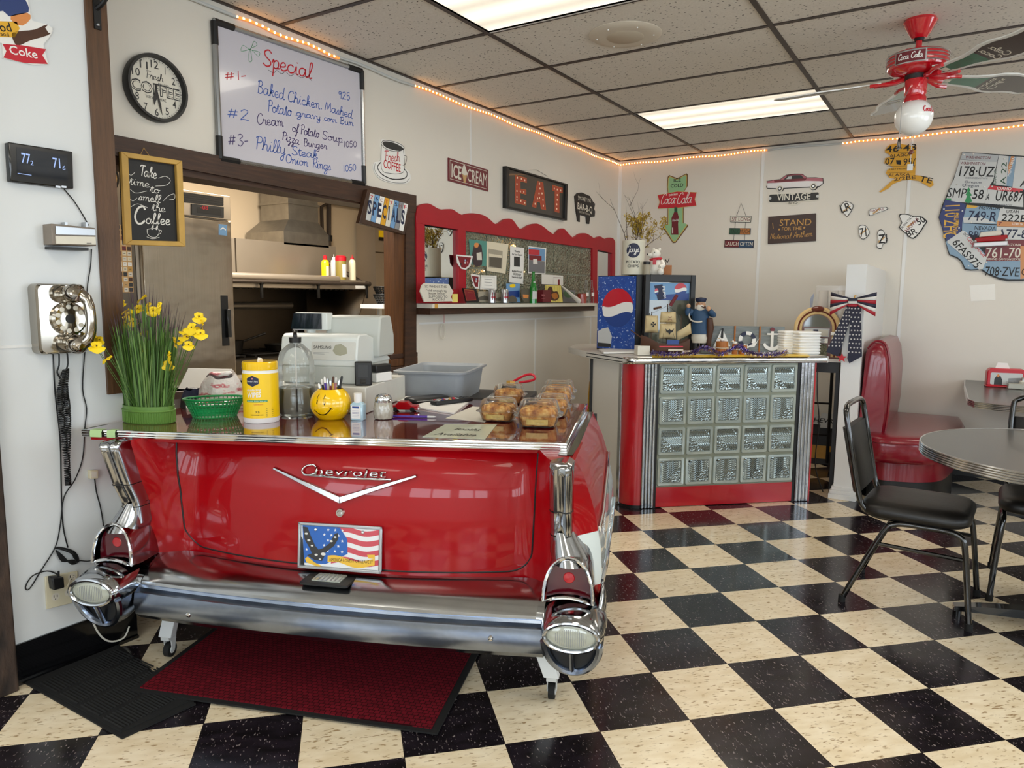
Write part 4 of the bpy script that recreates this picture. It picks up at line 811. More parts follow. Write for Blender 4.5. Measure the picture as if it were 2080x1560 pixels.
for i, (m, c, w) in enumerate((('black', 'white', 'black pen leaning left in the smiley cup'), ('navy', 'white', 'navy pen with white end in the smiley cup'), ('penpurple', 'white', 'purple pen in the smiley cup'), ('white', 'silver', 'white pen standing tallest in the left half of the smiley cup'), ('maroon', 'silver', 'maroon pen in the smiley cup'), ('gold', 'brown', 'yellow pencil in the smiley cup'), ('pink', 'white', 'pink pen standing tallest in the right half of the smiley cup'), ('black', 'silver', 'black pen with silver clip leaning right in the smiley cup'), ('charcoal', 'black', 'dark grey marker at the right rim of the smiley cup'))):
    x = (-.46 + i * .115) * r; y = rr.uniform(-.25, .3) * r; hh = H + (.018 + .012 * (i % 3) + (.018 if i in (3, 6) else 0)); d = Vector((x * .35, y * .3 + .004, hh)); p0 = Vector((x * .55, y * .5, .026))
    tt = thing('marker' if i == 8 else ('pencil' if i == 5 else 'pen'), w, 'pen', M0 @ T3(*p0), 'pens in the smiley cup'); d = Vector((x, y, hh)) - p0 + Vector((x * .2, 0, 0)); b = MB(); b.tube(m, [(0, 0, 0), tuple(d * .8), tuple(d * .98)], [.0042, .0042, .0038], 8); b.obj('barrel', tt); b = MB(); b.tube(c, [tuple(d * .86), tuple(d * 1.0), tuple(d * 1.04)], [.0046, .0046, .002], 8); b.obj('cap', tt)
# small hand sanitiser bottle
t, k, r = put('sanitizer_bottle', 'small clear blue hand sanitizer bottle with white cap', 'bottle', 728, 855, 24, yaw=20); H = 38 * k; D('gelblue a9c7d4 .1 0 .5')
b = MB(); b.rows('gelblue', [[(x * s, y * .62 * s, z) for x, y in rrect(-14 * k, -14 * k, 14 * k, 14 * k, .006)] for z, s in ((0, .9), (.004, 1), (H * .85, 1), (H, .55))], closed=True, caps=True); b.obj('body', t)
b = MB(); b.lathe('white', [(8 * k, H * .95), (8.5 * k, H * 1.45), (0, H * 1.45)], 16); b.obj('cap', t); b = MB(); y = -14 * k * .62 - .0005
F = frame((0, y, 0), (1, 0, 0), (0, 0, 1)); b.flat('white', [(-11 * k, H * .1), (9 * k, H * .1), (9 * k, H * .8), (-11 * k, H * .8)], .0002, F); b.flat('blue', [(-9 * k, H * .66), (6 * k, H * .66), (6 * k, H * .76), (-9 * k, H * .76)], .0005, F)
for q in range(5): b.line('blue', [(-9 * k, H * (.2 + .08 * q)), (6 * k, H * (.2 + .08 * q))], .001, .0005, F, smooth=False)
b.obj('label', t)
# cheese shaker
t, k, r = put('glass_shaker', 'glass cheese shaker with perforated chrome lid on the counter', 'shaker', 779, 854, 40); H = 54 * k; DEF['shakerglass'] = ('a9a394', .1, 0, .8, .3, 60, .6)
b = MB(); b.rows('shakerglass', [[(rr_ * (1 + .035 * cos(12 * a + z * 90)) * cos(a), rr_ * (1 + .035 * cos(12 * a + z * 90)) * sin(a), z) for a in [2 * pi * i / 72 for i in range(72)]] for rr_, z in ((r * .8, 0), (r * .92, .003), (r, H * .2), (r * 1.0, H * .4), (r * .88, H * .62), (r * .82, H * .68))], closed=True, caps=True); b.obj('jar', t)
b = MB(); b.lathe('chrome', [(r * .86, H * .64), (r * .88, H * .70), (r * .84, H * .72), (r * .86, H * .80), (r * .72, H * .9), (r * .3, H * .96), (0, H * .97)], 26); ld = b.obj('lid', t); b = MB()
for i in range(9): a = i * .7; q = r * (.25 + .3 * (i % 2)); b.lathe('black', [(0, .0008), (.0016, .0008)], 6, T3(q * cos(a), q * sin(a), H * (.955 - .06 * (i % 2))))
b.obj('holes', ld)
# cash drawer and register, square to the counter
def cl(u, v, z=0, a=0): return CM @ T3(u, v, z) @ RZ(a)
t = thing('cash_box', 'off-white steel cash box under the cash register', 'cash drawer', cl(-.315, .82, ZT + .0006)); b = MB(); D('drawerwhite c9c8c0 .45 0 0 .06 30\nregwhite d4d8d4 .4 0 0 .03 8\nreggrey b9bcb6 .45'); b.bx('drawerwhite', -.215, .215, -.255, .225, 0, .108); b.obj('case', t, bevel=.004)
b = MB(); b.bx('drawerwhite', -.19, .19, .225, .235, .015, .095); b.obj('front', t)
t = thing('cash_register', 'off-white cash register with sloped cover on the drawer', 'cash register', cl(-.335, .83, ZT + .1095)); YZ = frame((0, 0, 0), (0, 1, 0), (0, 0, 1))
b = MB(); b.prism('reggrey', [(-.19, .0), (-.19, .075), (.18, .075), (.18, 0)], -.165, .17, YZ); b.obj('base', t, bevel=.006)
b = MB(); b.prism('regwhite', [(-.195, .073), (-.20, .115), (-.185, .19), (-.165, .205), (-.09, .205), (.03, .175), (.12, .11), (.185, .085), (.185, .073)], -.168, .173, YZ); cv = b.obj('cover', t, bevel=.008)
b = MB(); b.prism('reggrey', [(-.02, .17), (.0, .27), (.02, .278), (.13, .278), (.17, .19), (.17, .10), (-.02, .10)], -.05, .20, YZ); b.obj('printer_cover', t, bevel=.008)
F = frame((0, -.1975, .1175), (1, 0, 0), (0, -.0, 1)); b = MB(); F = frame((0, -.1995, .118), (1, 0, 0), (0, .015, .075)); b.text('ink', 'SAMSUNG', (-.02, .028), (.058, .028), .013, .0014, .005, 0, F)
for q in range(2): b.line('grey', [(-.02 + .0, .012 - q * .006), (.05 - q * .02, .012 - q * .006)], .0015, .0012, F, smooth=False)
b.flat('drawerwhite', rrect(-.03, -.018, .165, .058, .006), .0003, F); D('stain 9c9a84 .6'); b.flat('stain', [(.065, .02), (.075, .045), (.10, .05), (.125, .035), (.13, .01), (.10, .0), (.08, .004)], .0008, F); b.obj('lettering', cv)
t2 = bpy.data.objects.new('customer_display', None); COL.objects.link(t2); t2.parent = t; t2.matrix_basis = T3(-.115, -.02, .215); b = MB()
b.prism('regwhite', [(-.075, 0), (.09, 0), (.09, .075), (-.06, .075)], -.03, .03, frame((0, 0, 0), (1, 0, 0), (0, 0, 1))); b.obj('case', t2, bevel=.004)
b = MB(); b.prism('screen', [(-.078, .004), (.066, .004), (.066, .072), (-.062, .072)], .031, .036, frame((0, 0, 0), (1, 0, 0), (0, 0, 1))); b.obj('screen', t2); b = MB(); b.tube('regwhite', [(0, .0, -.1), (0, 0, .01)], .02, 12); b.obj('neck', t2)
# black receipt gadget and a small one behind it on the drawer
t = thing('card_reader', 'black card terminal standing on the front corner of the cash drawer', 'card terminal', cl(-.135, .63, ZT + .1092, 18)); b = MB(); b.bx('black', -.034, .034, -.022, .022, 0, .098); b.obj('body', t, bevel=.005); b = MB(); b.bx('charcoal', -.02, .02, -.0235, -.0215, .035, .085); b.bx('blackgloss', -.012, .012, -.024, -.022, .008, .028); b.obj('front_panel', t)
t = thing('stapler', 'small black and white stapler behind the black card terminal', 'stapler', cl(-.115, .78, ZT + .1092, 70)); b = MB(); b.bx('white', -.05, .05, -.017, .017, 0, .04); b.obj('base', t, bevel=.004); b = MB(); b.bx('black', -.055, .045, -.019, .019, .042, .075); b.obj('arm', t, bevel=.006)
# grey dish tub on a folding stand behind the counter
t = thing('tub_stand', 'black metal stand behind the counter carrying the grey tub', 'stand', cl(.12, 1.33, 0)); b = MB(); b.bx('charcoal', -.22, .32, -.235, .26, .84, .862); b.obj('top', t, bevel=.003); b = MB(); b.tube('black', [(.33, -.235, .875), (-.10, -.24, .872)], .012, 8); b.obj('rail', t)
for i in (-.19, .30):
    for j in (-.21, .23): b = MB(); b.tube('black', [(i, j, 0), (i, j, .84)], .012, 8); b.obj('leg', t)
t = thing('dish_tub', 'grey plastic dish tub behind the counter, by the wall', 'tub', cl(.0, 1.32, .8626)); b = MB()
ring = lambda s, z: [(x * s, y * s, z) for x, y in rrect(-.165, -.225, .165, .225, .04)]
b.rows('tubgrey', [ring(.90, .0), ring(1.0, .128), ring(1.09, .130), ring(1.10, .140), ring(1.03, .142), ring(.97, .128), ring(.87, .006)], closed=True, caps=True); b.obj('tub', t, sharp=30)
# Christmas oddments on the stand
t = thing('candy_bag', 'crinkled black foil bag on the stand beside the grey tub', 'bag', cl(.37, 1.16, ZT - .017)); b = MB(); rr = random.Random(4); b.rows('blackgloss', [[((.06 - .03 * f) * cos(a) * (1 + .2 * rr.uniform(-1, 1)), (.05 - .03 * f) * sin(a) * (1 + .2 * rr.uniform(-1, 1)), .085 * f) for a in [2 * pi * i / 16 for i in range(16)]] for f in (0, .3, .6, .85, 1)], closed=True, caps=True); b.obj('bag', t)
b = MB(); b.rows('gold', [[(.02 * s + .01, .015 * c, .07 + .03 * q) for s, c in ((-1, 0), (0, -1), (1, 0), (0, 1))] for q in (0, 1)], closed=True); b.obj('foil', t)
for i, (u, v) in enumerate(((.30, 1.12), (.33, 1.20))): b = MB(); b.lathe('chrome', [(.02, .0), (.026, .004), (.022, .022), (.012, .032), (0, .034)], 20); one(b, 'jingle_bell', ('silver dome bell on the stand nearest the counter edge', 'silver dome bell behind another on the stand')[i], 'bell', cl(u, v, .8626 + .003 + .02 * i), 'silver bells beside the tub')
b = MB(); b.tube('plasticred', crom([(0, 0, 0), (.06, .0, .035), (.10, 0, .045), (.12, 0, .03), (.10, 0, .015), (.04, .0, .004)], 4), .006, 8); one(b, 'looped_ribbon', 'red looped ribbon lying on the black foil bag', 'ribbon', cl(.38, 1.17, ZT + .072, -10))
# papers and small things on the counter
def slab(name, label, cat, pts, m, th, z=ZT, grp=None, fn=None):
    q = [fl(px, py, z) for px, py in pts]; c = sum(q, Vector()) / len(q); b = MB(); b.prism(m, [(p.x - c.x, p.y - c.y) for p in q], 0, th)
    if fn: fn(b, c, q)
    return one(b, name, label, cat, (c.x, c.y, z + .0006), grp)
slab('notepad', 'white writing pad lying open under the remote control', 'notepad', [(833, 828), (893, 812), (953, 818), (922, 842)], 'white', .006)
slab('paper_sheet', 'white receipt sheet behind the red stapler', 'paper', [(800, 815), (826, 806), (866, 808), (850, 818)], 'paper', .002)
t = thing('remote_control', 'black remote control with coloured buttons on the writing pad', 'remote control', frame(fl(918, 818, ZT + .008), Vector((.25, 1, 0)), Vector((-1, .25, 0)))); b = MB(); b.prism('black', rrect(-.105, -.026, .105, .026, .01), 0, .018); b.obj('body', t, bevel=.004); b = MB()
for i in range(8):
    for j in range(3): b.box(('palegrey', 'blue', 'palegrey', 'gold', 'red')[(i + j * 2) % 5] if i < 6 else 'darkgrey', (-.085 + i * .021, -.014 + j * .014, .019), (.011, .008, .004))
b.obj('buttons', t)
t = thing('wallet', 'black zipped pouch behind the writing pad', 'pouch', frame(fl(868, 815, ZT + .001), Vector((.3, 1, 0)), Vector((-1, .3, 0)))); b = MB(); b.prism('black', rrect(-.10, -.05, .10, .05, .02), 0, .022); b.obj('pouch', t, bevel=.008); b = MB(); b.tube('silver', [(-.09, -.05, .012), (.09, -.05, .012)], .002, 5); b.obj('zip', t)
t = thing('toy_car', 'small red toy car parked beside the glass shaker', 'toy', frame(fl(822, 834, ZT + .001), Vector((.9, .5, 0)), Vector((-.5, .9, 0)))); b = MB(); b.prism('carred', [(-.06, .006), (-.06, .022), (-.035, .026), (-.022, .040), (.015, .040), (.03, .026), (.058, .024), (.06, .006)], -.022, .022, frame((0, 0, 0), (1, 0, 0), (0, 0, 1))); b.obj('body', t, bevel=.003)
for x in (-.036, .036):
    for y in (-.021, .021): b = MB(); b.tube('rubber', [(x, y - .004, .009), (x, y + .004, .009)], .0095, 12); b.obj('wheel', t)
b = MB(); b.bx('chrome', -.064, .064, -.02, .02, .009, .013); b.obj('bumper', t)
t = thing('pen', 'purple pen lying on the counter in front of the writing pad', 'pen', frame(fl(840, 846, ZT + .0055), Vector((1, .55, 0)), Vector((-.55, 1, 0)))); b = MB(); b.tube('penpurple', [(-.09, 0, 0), (.055, 0, 0)], .0048, 8); b.obj('barrel', t); b = MB(); b.tube('palegrey', [(.055, 0, 0), (.08, 0, 0), (.09, 0, 0)], [.0044, .0038, .001], 8); b.obj('cap', t)
slab('counter_notice', 'pale green notice lying under the counter gloss near the front edge', 'notice', [(858, 888), (905, 862), (1010, 862), (985, 893)], 'noticegreen' if 'noticegreen' in DEF else 'offwhite', .0008, fn=lambda b, c, q: [b.text('ink', s, (q[0] + (q[1] - q[0]) * f - c).xy + (q[3] - q[0]).xy * e0, (q[0] + (q[1] - q[0]) * f - c).xy + (q[3] - q[0]).xy * e, .045, .0012, .006, .2) for s, f, e0, e in (('Booths', .55, .30, .72), ('Available', .16, .12, .78))])
slab('counter_photo', 'large pale sheet lying flat beside the pie boxes', 'paper', [(905, 850), (960, 826), (1010, 830), (985, 858)], 'offwhite', .0005)
for i, (pts, lb) in enumerate((([(185, 871), (212, 868), (216, 877), (192, 879)], 'strip of pale green tape at the left end of the counter edge'), ([(224, 872), (243, 871), (246, 881), (228, 881)], 'strip of pale green tape right of another on the counter edge'))):
    q = [CM.inverted() @ fl(px, 873, ZT) for px, py in pts[:2]]; b = MB(); L0 = [(v.x, TOP[0][1] + (TOP[1][1] - TOP[0][1]) * (v.x - TOP[0][0]) / (TOP[1][0] - TOP[0][0]) - .003) for v in q]; b.rows('tapegreen', [[(x, y + dy, ZT + z) for x, y in L0] for dy, z in ((.02, .0012), (-.004, .0012), (-.0085, -.006), (-.0085, -.024))]); one(b, 'tape_strip', lb, 'tape', CM.copy(), 'green tape on the counter edge')
# clear clamshell boxes with pie
def crust(N, L, p):
    f = noise(N, L, None, 38, 5); L.new(ramp(N, L, f, (.32, '8a4a1c'), (.5, 'c8873c'), (.68, 'e6bd72')), p.inputs['Base Color']); p.inputs['Roughness'].default_value = .6; bump(N, L, p, f, .8, .008)
custom('piecrust', crust); D('pieapple ab8f48 .4 0 0 .45 60 .6')
def pie_box(px, by, wpx, label, yaw, z=ZT):
    P, k = cb(px, by, wpx, z); s = wpx * k / .19; t = thing('pie_box', label, 'food container', TR(P.x, P.y, z + .001, yaw) @ SCL(s, s, s), 'clear pie boxes on the counter')
    A = [(x, y) for x, y in rrect(-.075, -.065, .075, .065, .03, 6)]; b = MB()
    ringz = lambda sc, z: [(x * sc, y * sc, z) for x, y in A]
    n = len(A); flute = lambda sc, z, a: [(x * sc * (1 + (a if i % 2 else -a)), y * sc * (1 + (a if i % 2 else -a)), z) for i, (x, y) in enumerate(A)]
    b.rows('clearfilm', [ringz(.1, .003), ringz(.88, .003), flute(.94, .012, .012), flute(1.05, .042, .012), ringz(1.18, .044), ringz(1.22, .046)], closed=True); b.obj('base', t)
    b = MB(); b.rows('clearfilm', [ringz(1.22, .047), ringz(1.16, .050), flute(1.06, .055, .012), flute(.90, .095, .012), ringz(.80, .100), ringz(.55, .100), ringz(.5, .096), ringz(.05, .096)], closed=True); b.tube('clearfilm', [(x * 1.22, y * 1.22, .0465) for x, y in A], .0018, 6, closed=True); b.obj('lid', t)
    b = MB(); b.rows('piecrust', [[(x * q, y * q, zz + .006 * sin(i * 1.7 + q * 4) * (1 if zz > .03 else .2)) for i, (x, y) in enumerate(A)] for q, zz in ((.80, .006), (.92, .035), (.96, .055), (.85, .066), (.45, .072), (.05, .070))], closed=True)
    o = b.obj('pie', None, t.matrix_basis.copy(), sharp=60); tag(o, 'golden pie inside the ' + label.replace('clear plastic', 'clear'), 'pie', 'pies in clear boxes')
    b = MB(); b.rows('pieapple', [[(.05 * cos(a), -.058 + .012 * sin(a) - .004, .014 + .026 * q) for a in [pi * 1.2 + pi * .6 * i / 8 for i in range(9)]] for q in (0, .4, .8)]); b.obj('filling', o)
pie_box(1094, 874, 104, 'clear plastic pie box at the front right of the counter', 25); pie_box(1013, 861, 88, 'clear plastic pie box left of the front one', 18); pie_box(1034, 824, 74, 'clear plastic pie box farthest left at the back', 22)
pie_box(1121, 851, 84, 'clear plastic pie box right behind the front one', 25); pie_box(1129, 832, 80, 'clear plastic pie box second from the back in the right row', 24); pie_box(1135, 817, 76, 'clear plastic pie box at the back of the right row', 25)
# heap at the wall end: plastic bag, carton, dark cloth
t = thing('carton', 'flat white carton leaning behind the plastic bag on the counter', 'box', frame(fl(412, 812, ZT + .001), Vector((.95, .3, 0)), Vector((-.2, .5, .6)))); b = MB(); b.bx('white', -.11, .12, 0, .14, 0, .05); b.obj('box', t, bevel=.002)
def crumple(name, label, cat, px, by, w, h, d, mats, seed, z=ZT):
    P, k = cb(px, by, w * .5, z); rr = random.Random(seed); b = MB(); W_, H_ = w * k / 2, h * k; n = 18
    R_ = [[((W_ * (1 - .55 * f ** 2)) * cos(a) * (1 + rr.uniform(-.13, .13)), d * (1 - .5 * f ** 2) * sin(a) * (1 + rr.uniform(-.13, .13)), H_ * f * (1 + rr.uniform(-.1, .1)) if f else 0) for a in [2 * pi * i / n for i in range(n)]] for f in (0, .2, .45, .7, .9, 1)]
    for i in range(5):
        for m in {mats[(i * 2 + s) % len(mats)] for s in range(2)}: pass
    b.rows(mats[0], R_[:3], closed=True); b.rows(mats[1 % len(mats)], R_[2:5], closed=True); b.rows(mats[0], R_[4:], closed=True, caps=True); return one(b, name, label, cat, TR(P.x, P.y, z + .0008, 20), sub=1)
def bagmat(N, L, p):
    f = noise(N, L, None, 14, 3, (1, 1, 2.4)); L.new(ramp(N, L, f, (.56, 'e9e4e2'), (.60, 'dc9aa0'), (.66, 'c25a66'), (.70, 'ece6e4')), p.inputs['Base Color']); p.inputs['Roughness'].default_value = .3; bump(N, L, p, noise(N, L, None, 30, 4), .9, .012)
custom('bagplastic', bagmat)
crumple('plastic_bag', 'crumpled white and red plastic bag behind the green basket', 'plastic bag', 452, 830, 104, 72, .10, ['bagplastic'], 11); crumple('dark_cloth', 'dark folded cloth between the grass pot and plastic bag', 'cloth', 392, 828, 50, 40, .05, ['black', 'navy'], 12)
slab('paper_sheet', 'white sheet standing beside the grass pot', 'paper', [(366, 800), (376, 788), (418, 828), (380, 836)], 'white', .012)
# ================================================================ signs and fittings on the left wall
class Sign:
    """a wall-hung thing: outlines are read off the photo onto the real wall plane"""
    def __init__(s, name, label, cat, M, group=None): s.t = thing(name, label, cat, M, group); s.M = M; s.b = MB()
    def p(s, px, py, d=0): return loc2(s.M, px, py, d)
    def new(s): s.b = MB(); return s
    def poly(s, m, pts, z0, z1, d=None, smooth=0, top=None):
        q = [s.p(*p, d=z1 if d is None else d) for p in pts]
        if smooth: q = [v.xy for v in crom([(x, y, 0) for x, y in q], smooth, True)]
        s.b.prism(m, q, z0, z1, top=top); return q
    def flat(s, m, pts, z, smooth=0):
        q = [s.p(*p, d=z) for p in pts]
        if smooth: q = [v.xy for v in crom([(x, y, 0) for x, y in q], smooth, True)]
        s.b.flat(m, q, z)
    def txt(s, m, t, a, e, h, z, bold=.0, shear=0): A = s.p(*a, d=z); E = s.p(*e, d=z); H = s.p(a[0], a[1] - h, d=z); s.b.text(m, t, A, E, (Vector(H) - Vector(A)).length, z, bold, shear)
    def ink(s, m, t, a, e, h, w, z, slant=.15): A = s.p(*a, d=z); E = s.p(*e, d=z); H = s.p(a[0], a[1] - h, d=z); s.b.ink(m, t, A, E, (Vector(H) - Vector(A)).length, w, z, None, slant)
    def line(s, m, pts, w, z, smooth=True, closed=False): s.b.line(m, [s.p(*p, d=z) for p in pts], w, z, None, smooth, closed)
    def tube(s, m, pts, r, z, n=6, smooth=3): q = [(*s.p(*p, d=z), z) for p in pts]; s.b.tube(m, crom(q, smooth) if smooth else q, r, n)
    def disc(s, m, c, rpx, z, n=16): q = s.p(*c, d=z); k = mpp(s.M @ Vector((*q, z))) * rpx; s.b.flat(m, ell(q[0], q[1], k, k, n), z)
    def obj(s, name, parent=None, **k): o = s.b.obj(name, parent or s.t, **k); s.b = MB(); return o
# clock
M = LW(312, 181); k = mpp(M.translation); R1 = 66 * k
s = Sign('wall_clock', 'round cream wall clock with black rim left of the whiteboard', 'clock', M); b = s.b
b.lathe('black', [(R1 * .98, 0), (R1, .006), (R1, .032), (R1 * .97, .040), (R1 * .90, .040), (R1 * .885, .030), (R1 * .885, .012)], 48); s.obj('rim'); s.b.lathe('bone', [(0, .014), (R1 * .89, .014)], 48); fc = s.obj('face')
for h in (12, 1, 2, 4, 5, 6, 7, 8, 10, 11):
    a = radians(90 - 30 * h); x, y = R1 * .70 * cos(a), R1 * .70 * sin(a); w = .007 if h == 1 else (.016 if h < 10 else .026); s.b.text('charcoal', str(h), (x - w / 2 - (.004 if h > 9 else 0), y - .014), (x + w / 2 + (.004 if h > 9 else 0), y - .014), .03, .0146, .008)
for i in range(60): a = 2 * pi * i / 60; s.b.flat('charcoal', ell(R1 * .845 * cos(a), R1 * .845 * sin(a), *((.0016,) * 2 if i % 5 else (.003,) * 2), 6), .0146)
s.b.ink('charcoal', 'Fresh', (-.042, .034), (.036, .034), .030, .0026, .0148); s.b.text('charcoal', 'BREWED', (.012, .017), (.06, .017), .009, .0148)
s.b.text('charcoal', 'COFFEE', (-R1 * .80, -.025), (R1 * .80, -.025), .044, .0146, .04); s.b.text('bone', 'COFFEE', (-R1 * .79, -.024), (R1 * .79, -.024), .040, .0152, -.012); s.b.text('charcoal', 'SERVED HERE', (-.045, -.045), (.045, -.045), .011, .0148); s.b.ink('charcoal', 'Hot', (-.03, -.062), (.02, -.062), .013, .0014, .0148) if 0 else None
s.obj('lettering', fc)
for nm, ang, L_, w in (('hour_hand', -100, .07, .007), ('minute_hand', -78, .105, .005)): u = Vector((cos(radians(ang)), sin(radians(ang)))); n = Vector((-u.y, u.x)); s.b.prism('black', [tuple(-u * .02 + n * w * .3), tuple(u * L_ * .6 + n * w), tuple(u * L_), tuple(u * L_ * .6 - n * w), tuple(-u * .02 - n * w * .3)], .018, .0195); s.obj(nm)
# whiteboard
M = LW(590, 200); s = Sign('whiteboard', 'white dry-erase board with the handwritten specials menu', 'whiteboard', M); D('boardwhite c9c6cf .16 0 .5 .02 3')
O = [(437, 42), (736, 144), (741, 374), (449, 322)]; q = [s.p(*p, d=.02) for p in O]; c = Vector((sum(x for x, y in q) / 4, sum(y for x, y in q) / 4))
s.b.prism('boardwhite', q, 0, .012); bd = s.obj('board'); ins = lambda f: [tuple(c + (Vector(p) - c) * f) for p in q]
for i in range(4): a, e = q[i], q[(i + 1) % 4]; s.b.tube('alu', [(*a, .012), (*e, .012)], .013, 8)
s.obj('frame')
for i in range(4):
    v = Vector(q[i])
    for j in (-1, 1): d = (Vector(q[(i + j) % 4]) - v).normalized() * .10; s.b.tube('black', [(v.x, v.y, .012), (v.x + d.x, v.y + d.y, .012)], .0155, 8)
    s.obj('corner_cap')
Z = .0128
def wr(m, t, a, e, h, w=.004): s.ink(m, t, a, e, h, w, Z)
wr('red', 'Special', (533, 132), (634, 160), 34, .0065); s.line('ink', [(545, 142), (556, 148), (562, 143), (572, 150), (580, 146), (590, 154), (600, 150), (612, 158), (622, 155), (633, 164)], .002, Z)
s.line('green', [(508, 100), (490, 104), (494, 92), (508, 100), (516, 84), (522, 92), (508, 100), (527, 106), (524, 114), (508, 100), (506, 124), (512, 122), (508, 100)], .002, Z)
s.obj('title_writing', bd); wr('red', '#1-', (458, 164), (504, 162), 18); wr('markerblue', 'Baked', (522, 188), (578, 203), 26); wr('markerblue', 'Chicken', (584, 205), (650, 222), 22); wr('markerblue', ',', (652, 220), (656, 222), 16); wr('markerblue', 'Mashed', (660, 224), (716, 241), 19); wr('markerblue', '925', (687, 200), (712, 204), 15)
wr('markerblue', 'Potato', (543, 226), (592, 236), 24); wr('markerblue', '.gravy', (598, 234), (652, 244), 14); wr('markerblue', '.corn.', (656, 244), (686, 250), 12); wr('markerblue', 'Bun', (690, 251), (718, 256), 14)
s.obj('menu_line', bd); wr('markerblue', '#2', (462, 240), (508, 246), 22); wr('purple', 'Cream', (522, 252), (576, 257), 22); wr('purple', 'of', (593, 266), (606, 270), 18); wr('purple', 'Potato', (610, 272), (648, 280), 20); wr('purple', 'Soup', (654, 282), (696, 290), 17); wr('purple', 'Pizza', (572, 284), (608, 294), 18); wr('purple', 'Burger', (616, 296), (664, 303), 15); wr('purple', '1050', (698, 299), (725, 299), 12)
s.obj('menu_line', bd); wr('purple', '#3-', (464, 296), (507, 297), 24); wr('markerblue', 'Philly', (518, 302), (580, 314), 27); wr('markerblue', 'Steak', (592, 314), (646, 322), 18); wr('markerblue', 'Onion', (580, 330), (626, 338), 18); wr('markerblue', 'Rings', (634, 340), (672, 346), 19); wr('markerblue', '1050', (697, 349), (724, 346), 13)
s.obj('menu_line', bd)
# coffee mug cut-out
M = LW(796, 330); s = Sign('mug_sign', 'flat coffee mug and saucer cut-out lettered Fresh Coffee', 'sign', M)
s.poly('white', [(774, 286), (782, 284), (805, 288), (820, 297), (823, 322), (820, 338), (832, 350), (834, 366), (822, 373), (795, 372), (770, 362), (759, 345), (760, 330), (774, 324)], 0, .006, smooth=3); s.obj('board'); Z = .0066
s.flat('charcoal', [(777, 291), (782, 287), (800, 290), (817, 299), (818, 305), (805, 306), (785, 300)], Z, 3); s.line('ink', [(775, 290), (782, 285), (805, 289), (819, 297), (820, 303), (805, 308), (785, 303), (776, 295)], .003, Z + .0004, closed=True)
s.line('ink', [(775, 292), (775, 342), (790, 352), (815, 352), (822, 340), (819, 300)], .003, Z); s.line('ink', [(820, 316), (826, 318), (824, 332), (818, 336)], .003, Z); s.line('ink', [(773, 330), (767, 340), (776, 354), (798, 364), (822, 362), (827, 352), (821, 343)], .006, Z); s.line('ink', [(762, 332), (761, 345), (772, 360), (796, 370), (822, 371), (832, 362)], .0025, Z)
s.ink('red', 'Fresh', (781, 326), (813, 328), 20, .0045, Z); s.txt('red', 'COFFEE', (779, 340), (814, 350), 17, Z, .01); s.obj('lettering')
# ice cream sign
M = LW(951, 354); s = Sign('ice_cream_sign', 'maroon tin sign lettered Ice Cream with a cone', 'sign', M)
O = [(911, 320), (992, 345), (992, 389), (911, 367)]; s.poly('maroon', O, 0, .008); s.obj('plate', bevel=.001); Z = .0086
s.line('bone', [(914, 325), (989, 348), (989, 384), (914, 363), (914, 325)], .003, Z, smooth=False); s.txt('bone', 'ICE', (917, 359), (937, 365), 27, Z, .02); s.txt('bone', 'CREAM', (949, 368), (989, 379), 27, Z, .02)
s.flat('tan', [(939, 352), (949, 354), (946, 370), (944, 372), (942, 371)], Z + .0004); s.flat('bone', [(938, 352), (938, 346), (943, 333), (948, 348), (950, 354), (944, 356)], Z + .0006, 2); s.obj('lettering')
# EAT frame
M = LW(1091, 392); s = Sign('eat_picture', 'black framed picture with bulb letters spelling Eat', 'picture', M); D('eatbg 35332f .35 0 .3\neatred a8442c .45\nbulb ffe4c8 .4')
O = [(1029, 337), (1154, 374), (1152, 448), (1029, 422)]; q = [s.p(*p, d=.035) for p in O]
s.b.prism('eatbg', q, 0, .018); bd = s.obj('picture')
for i in range(4):
    a, e = Vector(q[i]), Vector(q[(i + 1) % 4]); c = sum((Vector(v) for v in q), Vector((0, 0))) / 4; ia, ie = [v + (c - v).normalized() * .042 for v in (a, e)]; s.b.prism('black', [tuple(a), tuple(e), tuple(ie), tuple(ia)], 0, .035)
s.obj('frame', bevel=.002); Z = .0186
E_ = [(1047, 356), (1070, 362), (1070, 371), (1057, 368), (1057, 384), (1069, 386), (1069, 395), (1057, 392), (1057, 404), (1069, 408), (1069, 417), (1046, 412)]
A_ = [(1092, 368), (1103, 371), (1109, 427), (1099, 424), (1097, 411), (1091, 409), (1089, 422), (1081, 420)]; T_ = [(1122, 376), (1143, 382), (1143, 392), (1136, 391), (1136, 432), (1127, 430), (1127, 388), (1122, 387)]
for L_ in (E_, A_, T_): s.flat('eatred', L_, Z); s.line('orange', L_ + [L_[0]], .003, Z + .0004, smooth=False)
for p in ((1051, 361), (1059, 363), (1066, 366), (1050, 374), (1050, 388), (1064, 390), (1057, 389), (1050, 400), (1050, 406), (1058, 408), (1066, 412), (1096, 373), (1097, 383), (1095, 393), (1092, 403), (1101, 393), (1096, 402), (1087, 414), (1103, 406), (1104, 418), (1126, 383), (1132, 385), (1139, 387), (1132, 396), (1132, 406), (1131, 415), (1131, 424)): s.disc('bulb', p, 2.1, Z + .0008, 10)
s.obj('lettering', bd); s.tube('darkgrey', [(1062, 346), (1090, 345), (1112, 358)], .0012, .006, smooth=0); s.obj('wire')
